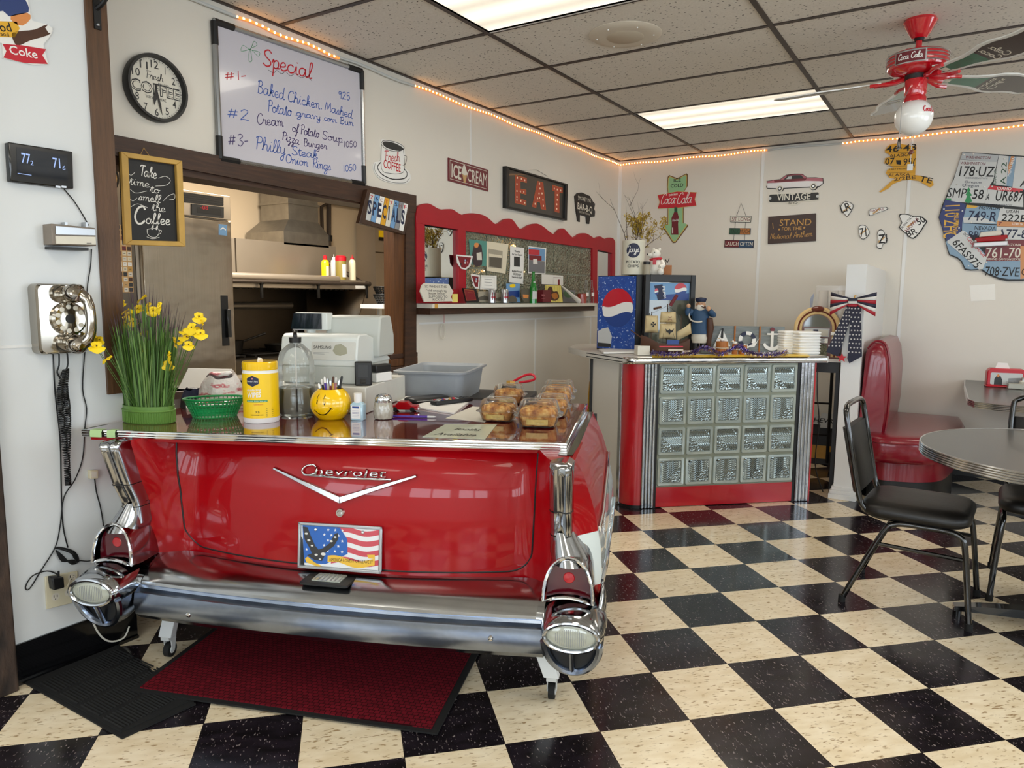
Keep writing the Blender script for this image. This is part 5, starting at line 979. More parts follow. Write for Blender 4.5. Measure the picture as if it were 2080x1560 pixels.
# pig sign
M = LW(1188, 422); s = Sign('barbecue_sign', 'black pig-shaped sign lettered Smokey Pig Bar-B-Q', 'sign', M)
s.poly('black', [(1168, 398), (1173, 392), (1182, 391), (1198, 398), (1205, 410), (1209, 414), (1207, 424), (1209, 430), (1208, 440), (1199, 441), (1197, 455), (1192, 454), (1191, 440), (1178, 436), (1178, 451), (1174, 449), (1171, 430), (1169, 412)], 0, .01); s.obj('board'); Z = .0106
s.txt('bone', 'SMOKEY PIG', (1174, 405), (1200, 412), 8, Z, .01); s.txt('bone', 'BAR-B-Q', (1173, 424), (1203, 433), 13, Z, .02); s.txt('bone', 'BEST IN TOWN', (1177, 432), (1198, 438), 4, Z, 0); s.obj('lettering')
# chalkboard hanging in the opening
M = LW(310, 400, .032); s = Sign('chalkboard_sign', 'black lettered board in a pale wood frame: take time to smell the coffee', 'sign', M); D('framewood c8a050 .5 0 0 .15 20\nchalk eceae4 .7')
O = [(243, 308), (367, 327), (374, 501), (252, 497)]; q = [s.p(*p, d=.0) for p in O]; s.b.prism('black', q, -.012, -.004); bd = s.obj('board'); c = sum((Vector(v) for v in q), Vector((0, 0))) / 4
for i in range(4):
    a, e = Vector(q[i]), Vector(q[(i + 1) % 4]); ia, ie = [Vector((v.x + (.028 if v.x < c.x else -.028), v.y + (.02 if v.y < c.y else -.02))) for v in (a, e)]; s.b.prism('framewood', [tuple(a), tuple(e), tuple(ie), tuple(ia)], -.014, .012)
s.obj('frame', bevel=.002); Z = -.0036
for t_, a, e, h, w in (('Take', (283, 356), (318, 363), 22, .004), ('time', (262, 374), (304, 381), 16, .0028), ('to', (304, 390), (324, 393), 15, .0028), ('smell', (281, 406), (326, 412), 16, .003), ('the', (308, 427), (336, 431), 16, .0028), ('C', (272, 454), (294, 455), 36, .008), ('offee', (296, 454), (346, 457), 22, .004)): s.ink('chalk', t_, a, e, h, w, Z)
for L_ in ([(258, 350), (266, 356), (274, 350)], [(322, 362), (336, 358), (346, 366), (338, 376), (316, 378)], [(264, 384), (276, 392), (298, 388)], [(332, 408), (342, 398), (354, 394), (354, 404), (344, 406)], [(262, 402), (270, 408), (278, 402)], [(266, 420), (280, 414), (300, 422)]): s.line('chalk', L_, .0018, Z)
s.line('chalk', [(299, 466), (311, 464), (323, 466), (322, 476), (316, 482), (306, 481), (300, 475), (299, 466)], .0022, Z); s.line('chalk', [(322, 468), (328, 468), (326, 474), (320, 477)], .002, Z); s.line('chalk', [(298, 481), (310, 485), (324, 482)], .002, Z); s.obj('lettering', bd)
s.tube('gold', [(286, 313), (292, 300), (303, 316)], .001, -.002, smooth=0); s.obj('hanger')
# licence-plate letter board
M = LW(782, 425, .024); s = Sign('specials_board', 'tilted wooden board of cut licence plates spelling Specials', 'sign', M); O = [(747, 384), (833, 411), (823, 477), (730, 453)]
s.poly('cabinwood', O, 0, .03); bd = s.obj('board', bevel=.003); Z = .0306; q = [Vector(s.p(*p, d=.03)) for p in ((751, 392), (829, 415), (819, 470), (742, 446))]
cols = ['palegrey', 'skyblue', 'white', 'plateyellow', 'bone', 'skyblue', 'grey', 'white']
for i, ch in enumerate('SPECIALS'):
    f0, f1 = i / 8 + .006, (i + 1) / 8 - .006; a, e, g, h = [q[x] + (q[y] - q[x]) * f for x, y, f in ((3, 2, f0), (3, 2, f1), (0, 1, f1), (0, 1, f0))]; s.b.prism(cols[i], [tuple(a), tuple(e), tuple(g), tuple(h)], .03, .032); A = a + (h - a) * .25 + (e - a) * .08; E2 = e + (g - e) * .25 - (e - a) * .08; s.b.text('navy', ch, A, E2, (h - a).length * .48, .0326, .03)
    s.b.text(('red', 'navy', 'darkred', 'red')[i % 4], '76CT7SHF'[i], a + (h - a) * .80 + (e - a) * .2, e + (g - e) * .80 - (e - a) * .2, (h - a).length * .13, .0326, .01)
s.obj('letter_plates', bd)
# rope lights
D('ropetube c9b48c .3\nropeoff c4c6c4 .3'); emis('ropebulb', 'ffbe74', 16); emis('ropeglow', 'ff9a48', .8)
def rope(label, pts, lit, close=True):
    t = thing('rope_light', label, 'rope light', tuple(pts[0]), 'rope lights along the ceiling edge'); o = Vector(pts[0]); P = [Vector(p) - o for p in pts]; b = MB(); b.tube('ropeglow' if lit else 'ropeoff', P, .0065 if lit else .008, 8); b.obj('tube', t)
    if lit:
        b = MB(); L_ = 0; step = .028
        for a, e in zip(P, P[1:]):
            n = max(1, int((e - a).length / step)); d = (e - a).normalized()
            for i in range(n): c = a + (e - a) * (i / n); b.sph('ropebulb', tuple(c + Vector((.004, -.004, 0))), (.0055, .0075, .0055), 6, h=4)
        o2 = b.obj('bulbs', t); o2['kind'] = 'stuff'
def sag(P, n=14, a=.006): return [(x, y, z + a * sin(i * 1.3)) for i, (x, y, z) in enumerate(P)]
def along(p0, p1, n): p0, p1 = Vector(p0), Vector(p1); return [tuple(p0 + (p1 - p0) * i / n) for i in range(n + 1)]
yA, yB, yC = wl(478, 25)[1], wl(685, 102)[1], wl(840, 165)[1]; ZR = HC - .042
rope('lit rope light along the ceiling above the whiteboard', sag(along((.012, yA, ZR), (.012, yB, ZR - .005), 9)), True)
rope('unlit pale stretch of rope light between the lit ones', sag(along((.012, yB, ZR - .005), (.012, yC, ZR), 5)), False); rope('unlit pale rope light end at the top left', along((.012, -5.0, ZR + .01), (.012, yA, ZR), 4), False)
rope('lit rope light along the left wall up to the room corner', sag(along((.012, yC, ZR), (.012, -.02, ZR), 22)), True)
xa, xb = bk(1560, 304)[0], bk(1712, 288)[0]
rope('lit rope light along the back wall from the corner', sag(along((.02, -.012, ZR), (xa, -.012, ZR + .005), 12)), True); rope('unlit cord of the rope light above the vintage car sign', sag(along((xa, -.012, ZR + .005), (xb, -.012, ZR + .008), 4)), False); rope('lit rope light along the back wall behind the ceiling fan', sag(along((xb, -.012, ZR), (xb + 2.4, -.012, ZR + .005), 20)), True)
# bracket on the corner post
b = MB(); P = wl(196, 30, PX + .013); b.bx('black', 0, .006, -.012, .012, -.05, .12); b.tube('black', crom([(.004, 0, .02), (.05, .01, .05), (.11, .03, .16), (.12, .03, .24)], 4), .008, 8); b.sph('silver', (.007, 0, -.035), .006, 8); one(b, 'iron_bracket', 'black iron bracket screwed to the top of the corner post', 'bracket', tuple(P))
# tin sign at the top left corner
M = LW(50, 70, PX); s = Sign('soda_sign', 'die-cut tin sign of a soda bottle and red Coke fishtail, top left', 'sign', M); D('hatblue 2d3f73 .4\nskinorange d98a4a .5\nsignyellow e2ac2c .4')
s.poly('white', [(-40, -20), (52, -30), (62, 30), (66, 42), (96, 50), (108, 62), (100, 76), (88, 90), (98, 130), (70, 132), (6, 118), (4, 88), (-40, 76)], 0, .006); bd = s.obj('plate'); Z = .0066
s.flat('hatblue', [(-20, 24), (6, 22), (18, 33), (36, 30), (58, 24), (56, 8), (44, -8), (20, -14), (-20, -10)], Z, 2); s.flat('skinorange', [(22, 32), (56, 26), (62, 38), (46, 52), (28, 46)], Z, 2); s.flat('signyellow', [(-30, 42), (34, 44), (40, 58), (30, 76), (-30, 74)], Z)
s.txt('ink', 'Food', (-22, 64), (25, 64), 18, Z + .0005, .01); s.txt('ink', 'and', (2, 73), (19, 74), 8, Z + .0005, .005); s.flat('brown', [(24, 70), (34, 64), (70, 60), (96, 50), (106, 62), (96, 72), (62, 82), (40, 92), (30, 88)], Z, 3); s.flat('white', [(92, 56), (98, 50), (107, 58), (104, 68), (98, 66)], Z + .0004)
s.flat('plasticred', [(5, 89), (45, 92), (94, 100), (86, 112), (97, 130), (50, 128), (7, 117), (13, 104)], Z + .0004); s.txt('white', 'Coke', (20, 109), (77, 119), 17, Z + .001, .012); s.obj('picture', bd)
# weather display
M = LW(82, 338, PX); s = Sign('weather_display', 'black weather station display reading 77.2 on the white wall', 'display', M); O = [(17, 288), (148, 308), (150, 384), (22, 368)]
s.poly('darkgrey', O, 0, .022, d=.03); s.poly('blackgloss', O, .022, .03, d=.03); s.obj('case', bevel=.004); s.poly('screen', [(33, 298), (136, 316), (138, 368), (35, 355)], .030, .0306); sc = s.obj('screen'); Z = .0310; emis('lcd', '8fa6d8', .5)
s.txt('lcd', '77', (44, 330), (62, 333), 20, Z, .01); s.txt('lcd', '2', (62, 335), (68, 336), 9, Z, .005); s.txt('lcd', '71', (108, 340), (123, 342), 20, Z, .01); s.txt('lcd', '6', (127, 345), (133, 346), 9, Z, .005)
s.line('lcd', [(36, 352), (64, 356)], .002, Z, smooth=False); s.obj('digits', sc)
for px in (118, 130): s.flat('silver', [(px - 5, 377), (px + 5, 378), (px + 5, 382), (px - 5, 381)], .0312); s.obj('button')
# door chime box
M = LW(147, 482, PX); s = Sign('chime_box', 'old chrome and cream receiver box on the wall under the cord', 'receiver', M); O = [(104, 454), (194, 463), (196, 500), (106, 497)]; D('taupe 7d7266 .4')
s.poly('taupe', O, 0, .06, d=.06); s.obj('case', bevel=.003); s.poly('silver', [(113, 459), (193, 466), (194, 478), (114, 476)], .06, .064); s.obj('upper_panel'); s.poly('bone', [(114, 479), (194, 481), (195, 497), (115, 495)], .06, .066); s.line('ink', [(176, 494), (186, 494)], .002, .0666, smooth=False); s.obj('lower_panel')
s.poly('charcoal', [(106, 500), (180, 504), (180, 509), (106, 506)], 0, .05); s.obj('bracket')
for px in (132, 174): s.poly('silver', [(px, 451), (px + 5, 452), (px + 5, 464), (px, 463)], 0, .03); s.obj('clip')
# telephone
M = LW(112, 647, PX); k = mpp(M.translation); s = Sign('wall_telephone', 'chrome retro wall telephone with rotary dial and coiled cord', 'telephone', M); hw, hh = .082, 70 * k; D('phonechrome aaa49a .1 1')
F2 = lambda z: [(x, y, z) for x, y in rrect(-hw, -hh, hw, hh, .02)]
s.b.rows('phonechrome', [F2(0), F2(.05), [(x * .94, y * .97, .058) for x, y, _ in F2(0)], [(x * .90, y * .95, .052) for x, y, _ in F2(0)]], closed=True, caps=True); bd = s.obj('body', sharp=30)
DX = .018; s.b.lathe('phonechrome', [(.058, .05), (.058, .062), (.05, .068), (.03, .066), (0, .068)], 32, T3(DX, 0, 0)); dl = s.obj('dial')
for i in range(10): a = radians(30 + 33 * i); s.b.lathe('bone', [(0, .0695), (.0075, .0692), (.0085, .068)], 12, T3(DX + .042 * cos(a), .042 * sin(a), 0)); s.obj('finger_button', dl)
s.b.lathe('black', [(0, .0692), (.016, .0690)], 18, T3(DX, 0, 0)); s.obj('centre_label', dl)
for sy in (-1, 1): s.b.lathe('phonechrome', [(.030, .05), (.032, .075), (.026, .088)], 20, T3(DX, sy * .082, 0)); s.obj('cradle')
h = bpy.data.objects.new('handset', None); COL.objects.link(h); h.parent = s.t; b = MB(); b.tube('phonechrome', crom([(DX + .012, .095, .10), (DX + .030, .06, .128), (DX + .034, 0, .135), (DX + .030, -.06, .128), (DX + .012, -.095, .10)], 5), [.020] * 5 + [.017] * 11 + [.020] * 5, 14); b.obj('grip', h)
for sy in (-1, 1): b = MB(); b.lathe('phonechrome', [(0, .03), (.02, .028), (.032, .012), (.034, 0), (.03, -.012), (0, -.014)], 24, T3(DX, sy * .088, .098) @ RX(sy * 12)); b.obj(('mouthpiece', 'earpiece')[sy > 0], h)
C0 = [(136, 716), (137, 745), (128, 762)]; pts = []; ax = [(134, 750), (128, 790), (131, 830), (134, 880), (136, 940), (139, 985)]
s.tube('black', [(136, 712), (138, 738), (134, 752)], .003, .02); A0 = [Vector((*s.p(*p, d=.03), .03)) for p in ax]; ln = crom(A0, 12); n = 0
for j, sx in ((0, -.012), (1, .010)):
    hel = []
    for i in range(len(ln) * 7): f = i / 7; a = ln[min(int(f), len(ln) - 1)]; e = ln[min(int(f) + 1, len(ln) - 1)]; c = a + (e - a) * (f % 1); g = f / len(ln); rad = .009; hel.append((c.x + sx * sin(pi * min(1, g * 1.3)) + rad * cos(2 * pi * i / 7), c.y + .002 * sin(i), c.z + rad * sin(2 * pi * i / 7)))
    s.b.tube('black', hel, .0024, 5)
s.tube('black', [(120, 715), (120, 742), (116, 756), (124, 770)], .003, .015); s.obj('coiled_cord')
s.tube('black', [(108, 715), (112, 800), (122, 890), (124, 970), (126, 1040), (130, 1080), (138, 1112)], .0024, .004); s.obj('line_cord')
# cords on the wall
M = LW(120, 1000, PX)
for pts, lb, m, r in (([(130, 384), (150, 408), (168, 436), (180, 458)], 'thin black cord from the weather display to the receiver box', 'black', .0022), ([(186, 506), (184, 540), (177, 590), (180, 650), (172, 720), (168, 790), (176, 830), (172, 872), (168, 930), (152, 975), (130, 1010), (122, 1070), (112, 1112), (84, 1158), (60, 1196), (52, 1192), (66, 1170), (96, 1160), (118, 1168), (119, 1178)], 'long black cord hanging down the wall to the plug', 'black', .0022),
                      ([(192, 970), (196, 1000), (204, 1030), (210, 1070), (206, 1090)], 'short black cord below the small wall socket', 'black', .0025), ([(138, 1190), (150, 1170), (174, 1225), (196, 1280), (220, 1302), (250, 1296), (262, 1272)], 'pale cord looping from the outlet under the bumper', 'bone', .0045)):
    t = Sign('power_cord', lb, 'cord', M, 'cords on the telephone wall'); t.tube(m, pts, r, .006, 6, 4); t.obj('wire')
t = Sign('cord_bundle', 'bundle of tied black cord hanging on the wall above the outlet', 'cord', M); rr = random.Random(6)
for i in range(5): t.tube('black', [(112 + 2 * i, 1114), (122 + 6 * i, 1112 + 3 * i), (150, 1120 + 3 * i), (160, 1138 + i), (146, 1146 - 2 * i), (126, 1128 + 3 * i), (114, 1118)], .0024, .006 + .003 * i)
t.tube('black', [(158, 1138), (176, 1140), (190, 1138)], .002, .006); t.obj('coils')
M = LW(126, 1198, PX); s = Sign('wall_outlet', 'cream double wall outlet with a black plug left of the bumper', 'outlet', M); O = [(92, 1172), (158, 1160), (160, 1222), (95, 1238)]; D('outletcream d6cfb4 .4')
s.poly('outletcream', O, 0, .008); s.obj('plate', bevel=.002)
for c in ((114, 1181), (146, 1172), (113, 1212), (140, 1203)):
    if c[1] == 1181: continue
    s.disc('bone', c, 8, .0085, 18); s.flat('black', [(c[0] - 4, c[1] - 3), (c[0] - 2.5, c[1] - 3), (c[0] - 2.5, c[1] + 2), (c[0] - 4, c[1] + 2)], .0089); s.flat('black', [(c[0] + 2.5, c[1] - 4), (c[0] + 4, c[1] - 4), (c[0] + 4, c[1] + 1), (c[0] + 2.5, c[1] + 1)], .0089); s.flat('black', [(c[0] - 1, c[1] + 4), (c[0] + 1, c[1] + 3), (c[0] + 1, c[1] + 6), (c[0] - 1, c[1] + 6)], .0089); s.obj('socket')
s = Sign('plug_adapter', 'black power adapter plugged into the cream outlet', 'power adapter', M); s.poly('black', [(106, 1174), (130, 1172), (132, 1194), (110, 1200)], .009, .045); s.obj('body', bevel=.004); s.tube('black', [(119, 1174), (119, 1160)], .004, .03, smooth=0); s.obj('cord')
M = LW(190, 963, PX); s = Sign('wall_socket', 'small beige phone socket on the wall beside the fin', 'socket', M); s.poly('outletcream', [(183, 956), (200, 955), (200, 972), (184, 973)], 0, .02); s.obj('box', bevel=.002); s.poly('bone', [(186, 959), (197, 958), (197, 969), (187, 970)], .02, .0212); s.obj('cover')
# mats
def floormat(name, label, pts, m, th, edge, fn, z0=.001):
    q = [fl(px, py, z0) for px, py in pts]; c = sum(q, Vector()) / 4; t = thing(name, label, 'floor mat', (c.x, c.y, z0)); L_ = [Vector((p.x - c.x, p.y - c.y)) for p in q]; b = MB(); b.prism('rubber', [tuple(v) for v in L_], 0, th * .6); b.obj('border', t)
    b = MB(); I = [v * (1 - edge / v.length) for v in L_]; b.prism(m, [tuple(v) for v in I], th * .3, th); b.obj('field', t) if fn is None else fn(b, I, t)
def redmat(N, L, p):
    tc = N.new('ShaderNodeTexCoord'); mp = N.new('ShaderNodeMapping'); mp.inputs['Rotation'].default_value = (0, 0, -.36); L.new(tc.outputs['Object'], mp.inputs[0]); v = N.new('ShaderNodeTexBrick'); v.inputs['Scale'].default_value = 26; v.inputs['Mortar Size'].default_value = .035; v.inputs['Brick Width'].default_value = .5; v.inputs['Row Height'].default_value = .45; L.new(mp.outputs[0], v.inputs['Vector'])
    v.inputs['Color1'].default_value = lin('6e1420'); v.inputs['Color2'].default_value = lin('5c101a'); v.inputs['Mortar'].default_value = lin('2c090d'); L.new(v.outputs['Color'], p.inputs['Base Color']); p.inputs['Roughness'].default_value = .95; p.inputs['Specular IOR Level'].default_value = .1; bump(N, L, p, mth(N, L, 'SUBTRACT', 1, v.outputs['Fac']), .8, .006)
custom('matred', redmat)
def blackmat(b, I, t):
    b.obj('field', t); b = MB(); u = (I[1] - I[0]); v = (I[3] - I[0])
    for i in range(4):
        for j in range(26):
            a = I[0] + u * (.06 + .24 * i) + v * (.04 + .036 * j); e = a + u * .20; b.tube('rubber', [(a.x, a.y, .009), (e.x, e.y, .009)], .0035, 4)
    b.obj('ribs', t)
floormat('rubber_mat', 'black ribbed rubber floor mat lying against the baseboard', [(50, 1389), (248, 1502), (398, 1432), (236, 1308)], 'rubber', .008, .03, blackmat)
q = [fl(px, py, .011) for px, py in ((262, 1404), (888, 1492), (975, 1322))]; u = q[1] - q[0]; v = q[2] - q[1]; v = v * (.72 / v.length); Q = [q[0], q[1], q[1] + v, q[0] + v]; c = sum(Q, Vector()) / 4; t = thing('carpet_mat', 'dark red carpet mat with black border under the car counter', 'floor mat', (c.x, c.y, .0)); L_ = [Vector((p.x - c.x, p.y - c.y)) for p in Q]; b = MB(); b.prism('rubber', [tuple(v) for v in L_], .0085, .014); b.obj('border', t); b = MB(); b.prism('matred', [(v.x * .955, v.y * .945) for v in L_], .012, .018); b.obj('pile', t)
# hanging loop under the red shelf
M = LW(900, 660); s = Sign('beaded_loop', 'small red and white loop hanging below the red mirror shelf', 'ornament', M); s.tube('red', [(902, 634), (902, 656)], .0015, .02, smooth=0); s.obj('string'); s.b.tube('bone', [(*s.p(900 + 5 * cos(2 * pi * i / 20), 673 + 15 * sin(2 * pi * i / 20), .02), .02) for i in range(20)], .003, 6, closed=True); s.obj('loop')
# ================================================================ red mirror frame, shelf and what stands on it
M = LW(1047, 540); s = Sign('mirror_frame', 'red scalloped wooden frame with mirrors and a glass block panel on the wall', 'mirror', M)
TOPL = [(846, 440), (848.8, 421.8), (857.7, 415), (869.5, 413), (878, 416), (888.7, 422.5), (897.5, 425.5), (906, 424.8), (919.6, 425), (928.5, 430.6), (940, 436.5), (949, 434), (962, 433), (981.6, 436.5), (995, 445), (1006.7, 455), (1017, 452), (1025.8, 445.4), (1036, 444), (1043.5, 448), (1052, 460), (1057.7, 465), (1066, 463), (1076, 457), (1091, 454), (1104, 460), (1115, 469), (1126, 476), (1131.5, 472.7), (1138, 465.8), (1145, 464), (1151, 469), (1158, 477), (1165, 482.5), (1172, 479), (1180, 474), (1191.5, 474), (1199.6, 478.5), (1209, 484), (1219, 480), (1229.6, 485.4), (1237.7, 482.5), (1245.7, 484), (1250, 491)]
q = [s.p(*p, d=.03) for p in TOPL]; q = [v.xy for v in crom([(x, y, 0) for x, y in q], 3)]
low = [s.p(*p, d=.03) for p in ((1250, 516), (1205, 505), (945, 469), (862, 456), (846, 454))]
s.b.prism('redpaint', [tuple(v) for v in q] + low, .004, .03); s.obj('top_board', bevel=.003, sharp=60)
for pts in ([(846, 453), (863, 456), (864, 616), (848, 616)], [(931, 465), (946, 468), (947, 616), (932, 616)], [(1204, 503), (1214, 507), (1213, 616), (1204, 616)], [(1244, 512), (1250, 514), (1249, 612), (1243, 612)]): s.poly('redpaint', pts, .004, .03, d=.03); s.obj('stile', bevel=.002)
for pts in ([(863, 588), (932, 588), (932, 616), (863, 616)], [(1213, 590), (1245, 588), (1245, 612), (1213, 616)]): s.poly('redpaint', pts, .004, .028, d=.03); s.obj('rail')
D('mirror e8ecea .01 1'); 
for pts in ([(863, 455), (933, 466), (933, 590), (863, 592)], [(1213, 506), (1246, 513), (1245, 592), (1213, 594)]): s.poly('mirror', pts, .003, .006, d=.03); s.obj('mirror_glass')
for a, e in (((862, 456), (932, 466)), ((930, 466), (931, 588)), ((1213, 508), (1245, 514)), ((1243, 512), (1243, 592))):
    A, E = s.p(*a, d=.02), s.p(*e, d=.02); s.b.tube('black', [(*A, .018), (*E, .018)], .007, 4); s.obj('reveal')
def gblock(N, L, p):
    tc = N.new('ShaderNodeTexCoord'); f = noise(N, L, tc.outputs['Object'], 70, 4); g = noise(N, L, tc.outputs['Object'], 9, 3); v = N.new('ShaderNodeTexVoronoi'); v.inputs['Scale'].default_value = 55; L.new(tc.outputs['Object'], v.inputs['Vector'])
    L.new(mixc(N, L, g, '8c917c', 'b4b9a2'), p.inputs['Base Color']); p.inputs['Roughness'].default_value = .12; p.inputs['Metallic'].default_value = .35; bump(N, L, p, mth(N, L, 'ADD', v.outputs['Distance'], f), 1.0, .03)
custom('blockglass', gblock); D('blockgrout 8b9080 .3 .2')
s.poly('blockgrout', [(944, 467), (1206, 504), (1206, 616), (944, 616)], .001, .004, d=.03); q0 = [Vector(s.p(*p, d=.008)) for p in ((946, 470), (1205, 506), (1205, 616), (946, 616))]
y0, y1, zt_, zb_ = q0[0].x, q0[1].x, q0[0].y, q0[3].y
s.obj('panel_backing')
nb = 8; bw_ = (y1 - y0) / nb
for r, (za, zc) in enumerate(((zb_, zb_ + (zt_ - zb_) * .50), (zb_ + (zt_ - zb_) * .50, zt_))):
    for i in range(nb): s.b.bx('blockglass', y0 + i * bw_ + .004, y0 + (i + 1) * bw_ - .004, za + .004, zc - .004, .004, .010)
s.obj('glass_blocks', bevel=.003)
for px, py in ((1046, 500), (1065, 552), (983, 550), (1043, 498), (1000, 596)): q = s.p(px, py, .012); s.b.sph('ropebulb', (*q, .013), .004, 6)
o = s.obj('fairy_lights')
# shelf
SXF = .14; ZS = wl(1000, 617, SXF).z; ya, yb = wl(848, 617, .02).y, wl(1212, 617, SXF).y; XS = .085
t = thing('wall_shelf', 'long white shelf with dark brown underside below the red mirror frame', 'shelf', (0, (ya + yb) / 2, ZS)); h = (yb - ya) / 2; b = MB(); b.bx('offwhite', 0, SXF, -h, h, -.026, 0); b.obj('board', t, bevel=.002); b = MB(); b.bx('darkwood', 0, SXF - .02, -h, h, -.066, -.026); b.obj('rail', t)
b = MB(); b.bx('gold', SXF, SXF + .001, -h + .02, -h + .05, -.026, 0); b.obj('tape', t)
class Card(Sign):
    """a card, photo or plaque standing on the shelf or fixed to the panel"""
    def __init__(s, name, label, cat, pts, m, x=XS, th=.003, group=None):
        s.x = x; c = (sum(p[0] for p in pts) / len(pts), sum(p[1] for p in pts) / len(pts)); super().__init__(name, label, cat, LW(*c, x), group); s.poly(m, pts, 0, th, d=0); s.o = s.obj('card'); s.Z = th + .0006
    def end(s, nm='print'): return s.obj(nm, s.o)
D('photogreen 4f8f84 .4\nphotodark 3a2a30 .4\nsepia a79f8c .5\nsepiadark 5c564b .5\nroadgrey 77777c .5\nleafgreen 4a6a4a .5')
c = Card('joke_plaque', 'white plaque lettered So when is this old enough to know better, on the shelf', 'plaque', [(855, 580), (860, 575), (910, 577), (914, 585), (919, 592), (914, 603), (918, 612), (860, 613), (855, 600), (852, 592)], 'bone', .12, .008); Z = c.Z
for t_, a, e, h in (('SO WHEN IS THIS', (863, 584), (907, 585), 5), ('"old enough to', (866, 592), (907, 593), 5), ('know better"', (871, 598), (907, 598), 5), ('SUPPOSED TO', (871, 605), (909, 605), 5), ('KICK IN?', (879, 611), (903, 611), 5)): c.txt('ink', t_, a, e, h, Z, .0)
c.end()
c = Card('note_card', 'small yellow card beside the white joke plaque', 'card', [(918, 597), (929, 597), (929, 614), (918, 614)], 'banana', .10); 
c = Card('photo', 'photo of people in a green room pinned at the left of the glass panel', 'photo', [(952, 486), (988, 490), (987, 541), (956, 537)], 'photogreen', .018); c.flat('photodark', [(962, 500), (978, 498), (979, 538), (960, 536)], c.Z, 2); c.flat('bone', [(968, 514), (978, 512), (979, 528), (969, 528)], c.Z + .0004); c.flat('skinorange', [(964, 494), (972, 494), (971, 502), (964, 502)], c.Z + .0004, 2); c.end()
c = Card('photo', 'old sepia photo of a storefront pinned on the glass panel', 'photo', [(988, 490), (1032, 496), (1026, 556), (988, 550)], 'cream', .018); c.flat('sepia', [(992, 505), (1021, 510), (1020, 546), (992, 543)], c.Z); c.flat('sepiadark', [(994, 522), (1019, 524), (1018, 545), (994, 541)], c.Z + .0004); c.flat('cream', [(993, 515), (1019, 519), (1019, 524), (993, 521)], c.Z + .0008); c.end()
c = Card('flyer', 'white thank-you flyer with a small photo pinned on the glass panel', 'flyer', [(1036, 500), (1064, 504), (1063, 540), (1062, 577), (1033, 573), (1036, 540)], 'white', .018); c.flat('charcoal', [(1044, 521), (1056, 522), (1056, 542), (1044, 541)], c.Z)
for t_, a, e, h in (('Thanks', (1045, 512), (1056, 513), 4), ('For Your Support', (1040, 518), (1061, 520), 4), ('Badger Annual', (1040, 552), (1060, 554), 4), ('2023-2024', (1042, 558), (1058, 560), 4), ('Yearbook Staff', (1039, 564), (1060, 566), 4)): c.txt('ink', t_, a, e, h, c.Z, .02)
c.end()
c = Card('photo', 'photo of a red building and grey road pinned on the glass panel', 'photo', [(1073, 500), (1109, 504), (1107, 557), (1072, 555)], 'white', .018); c.flat('roadgrey', [(1074, 528), (1107, 531), (1106, 555), (1074, 553)], c.Z); c.flat('skyblue', [(1074, 502), (1107, 506), (1107, 530), (1074, 527)], c.Z); c.flat('plasticred', [(1074, 506), (1096, 508), (1096, 519), (1074, 517)], c.Z + .0004); c.flat('white', [(1083, 526), (1091, 526), (1092, 536), (1083, 536)], c.Z + .0006); c.flat('darkred', [(1075, 518), (1100, 520), (1100, 530), (1075, 528)], c.Z + .0003); c.end()
def fan_photo(label, pts, pts2, x):
    c = Card('photo', label, 'photo', pts, 'white', x); c.flat('darkred', pts2, c.Z)
    cx = sum(p[0] for p in pts2) / len(pts2); cy = sum(p[1] for p in pts2) / len(pts2); rr = random.Random(3)
    for i in range(9): c.disc(rr.choice(['navy', 'pink', 'skyblue', 'white', 'charcoal']), (cx + rr.uniform(-8, 8), cy + rr.uniform(-7, 5)), 2.2, c.Z + .0004 + i * .0001, 8)
    c.end()
fan_photo('rounded collage photo fixed over the red stile beside the left mirror', [(926, 517), (945, 519), (960, 520), (955, 540), (946, 548), (936, 546), (928, 534)], [(929, 520), (957, 523), (952, 539), (945, 545), (937, 543)], .034); fan_photo('small rounded collage photo standing low at the left of the glass panel', [(956, 556), (974, 559), (973, 587), (965, 586), (959, 577)], [(958, 560), (972, 562), (971, 583), (965, 582)], .05)
c = Card('note_card', 'white printed card with thin border standing on the shelf', 'card', [(976, 559), (1008, 560), (1008, 589), (975, 588)], 'paper', .05)
for q in range(3): c.line('ink', [(984, 567 + 6 * q), (1000, 568 + 6 * q)], .002, c.Z, smooth=False)
c.line('ink', [(978, 562), (1005, 563), (1005, 586), (978, 585), (978, 562)], .0012, c.Z, smooth=False); c.end()
c = Card('award_plaque', 'dark red plaque in a black frame leaning on the shelf', 'plaque', [(938, 585), (964, 587), (971, 613), (945, 614)], 'black', .10, .012); c.flat('darkred', [(942, 587), (963, 589), (968, 610), (947, 611)], c.Z); c.line('gold', [(943, 588), (962, 590), (967, 609), (948, 610), (943, 588)], .0014, c.Z + .0004, smooth=False); c.line('gold', [(950, 594), (960, 595)], .0012, c.Z + .0004); c.end()
c = Card('photo', 'small sepia landscape photo behind the left soda can', 'photo', [(971, 592), (993, 592), (993, 614), (971, 614)], 'sepia', .06); c.flat('sepiadark', [(972, 604), (984, 600), (992, 603), (992, 610), (972, 610)], c.Z); c.end()
c = Card('photo', 'small sepia photo between the two soda cans', 'photo', [(1006, 595), (1019, 595), (1019, 614), (1006, 614)], 'sepia', .06); c.flat('sepiadark', [(1007, 606), (1018, 603), (1018, 611), (1007, 611)], c.Z); c.end()
c = Card('postcard', 'blue seascape postcard behind the right soda can', 'postcard', [(1028, 576), (1055, 576), (1056, 614), (1028, 614)], 'skyblue', .05); c.flat('blue', [(1028.5, 592), (1055, 590), (1055, 604), (1028.5, 604)], c.Z); c.flat('sepiadark', [(1030, 606), (1040, 600), (1048, 604), (1050, 613), (1030, 613)], c.Z + .0003, 2); c.flat('flower', [(1036, 578), (1046, 577), (1046, 583), (1037, 584)], c.Z + .0002, 2); c.end()
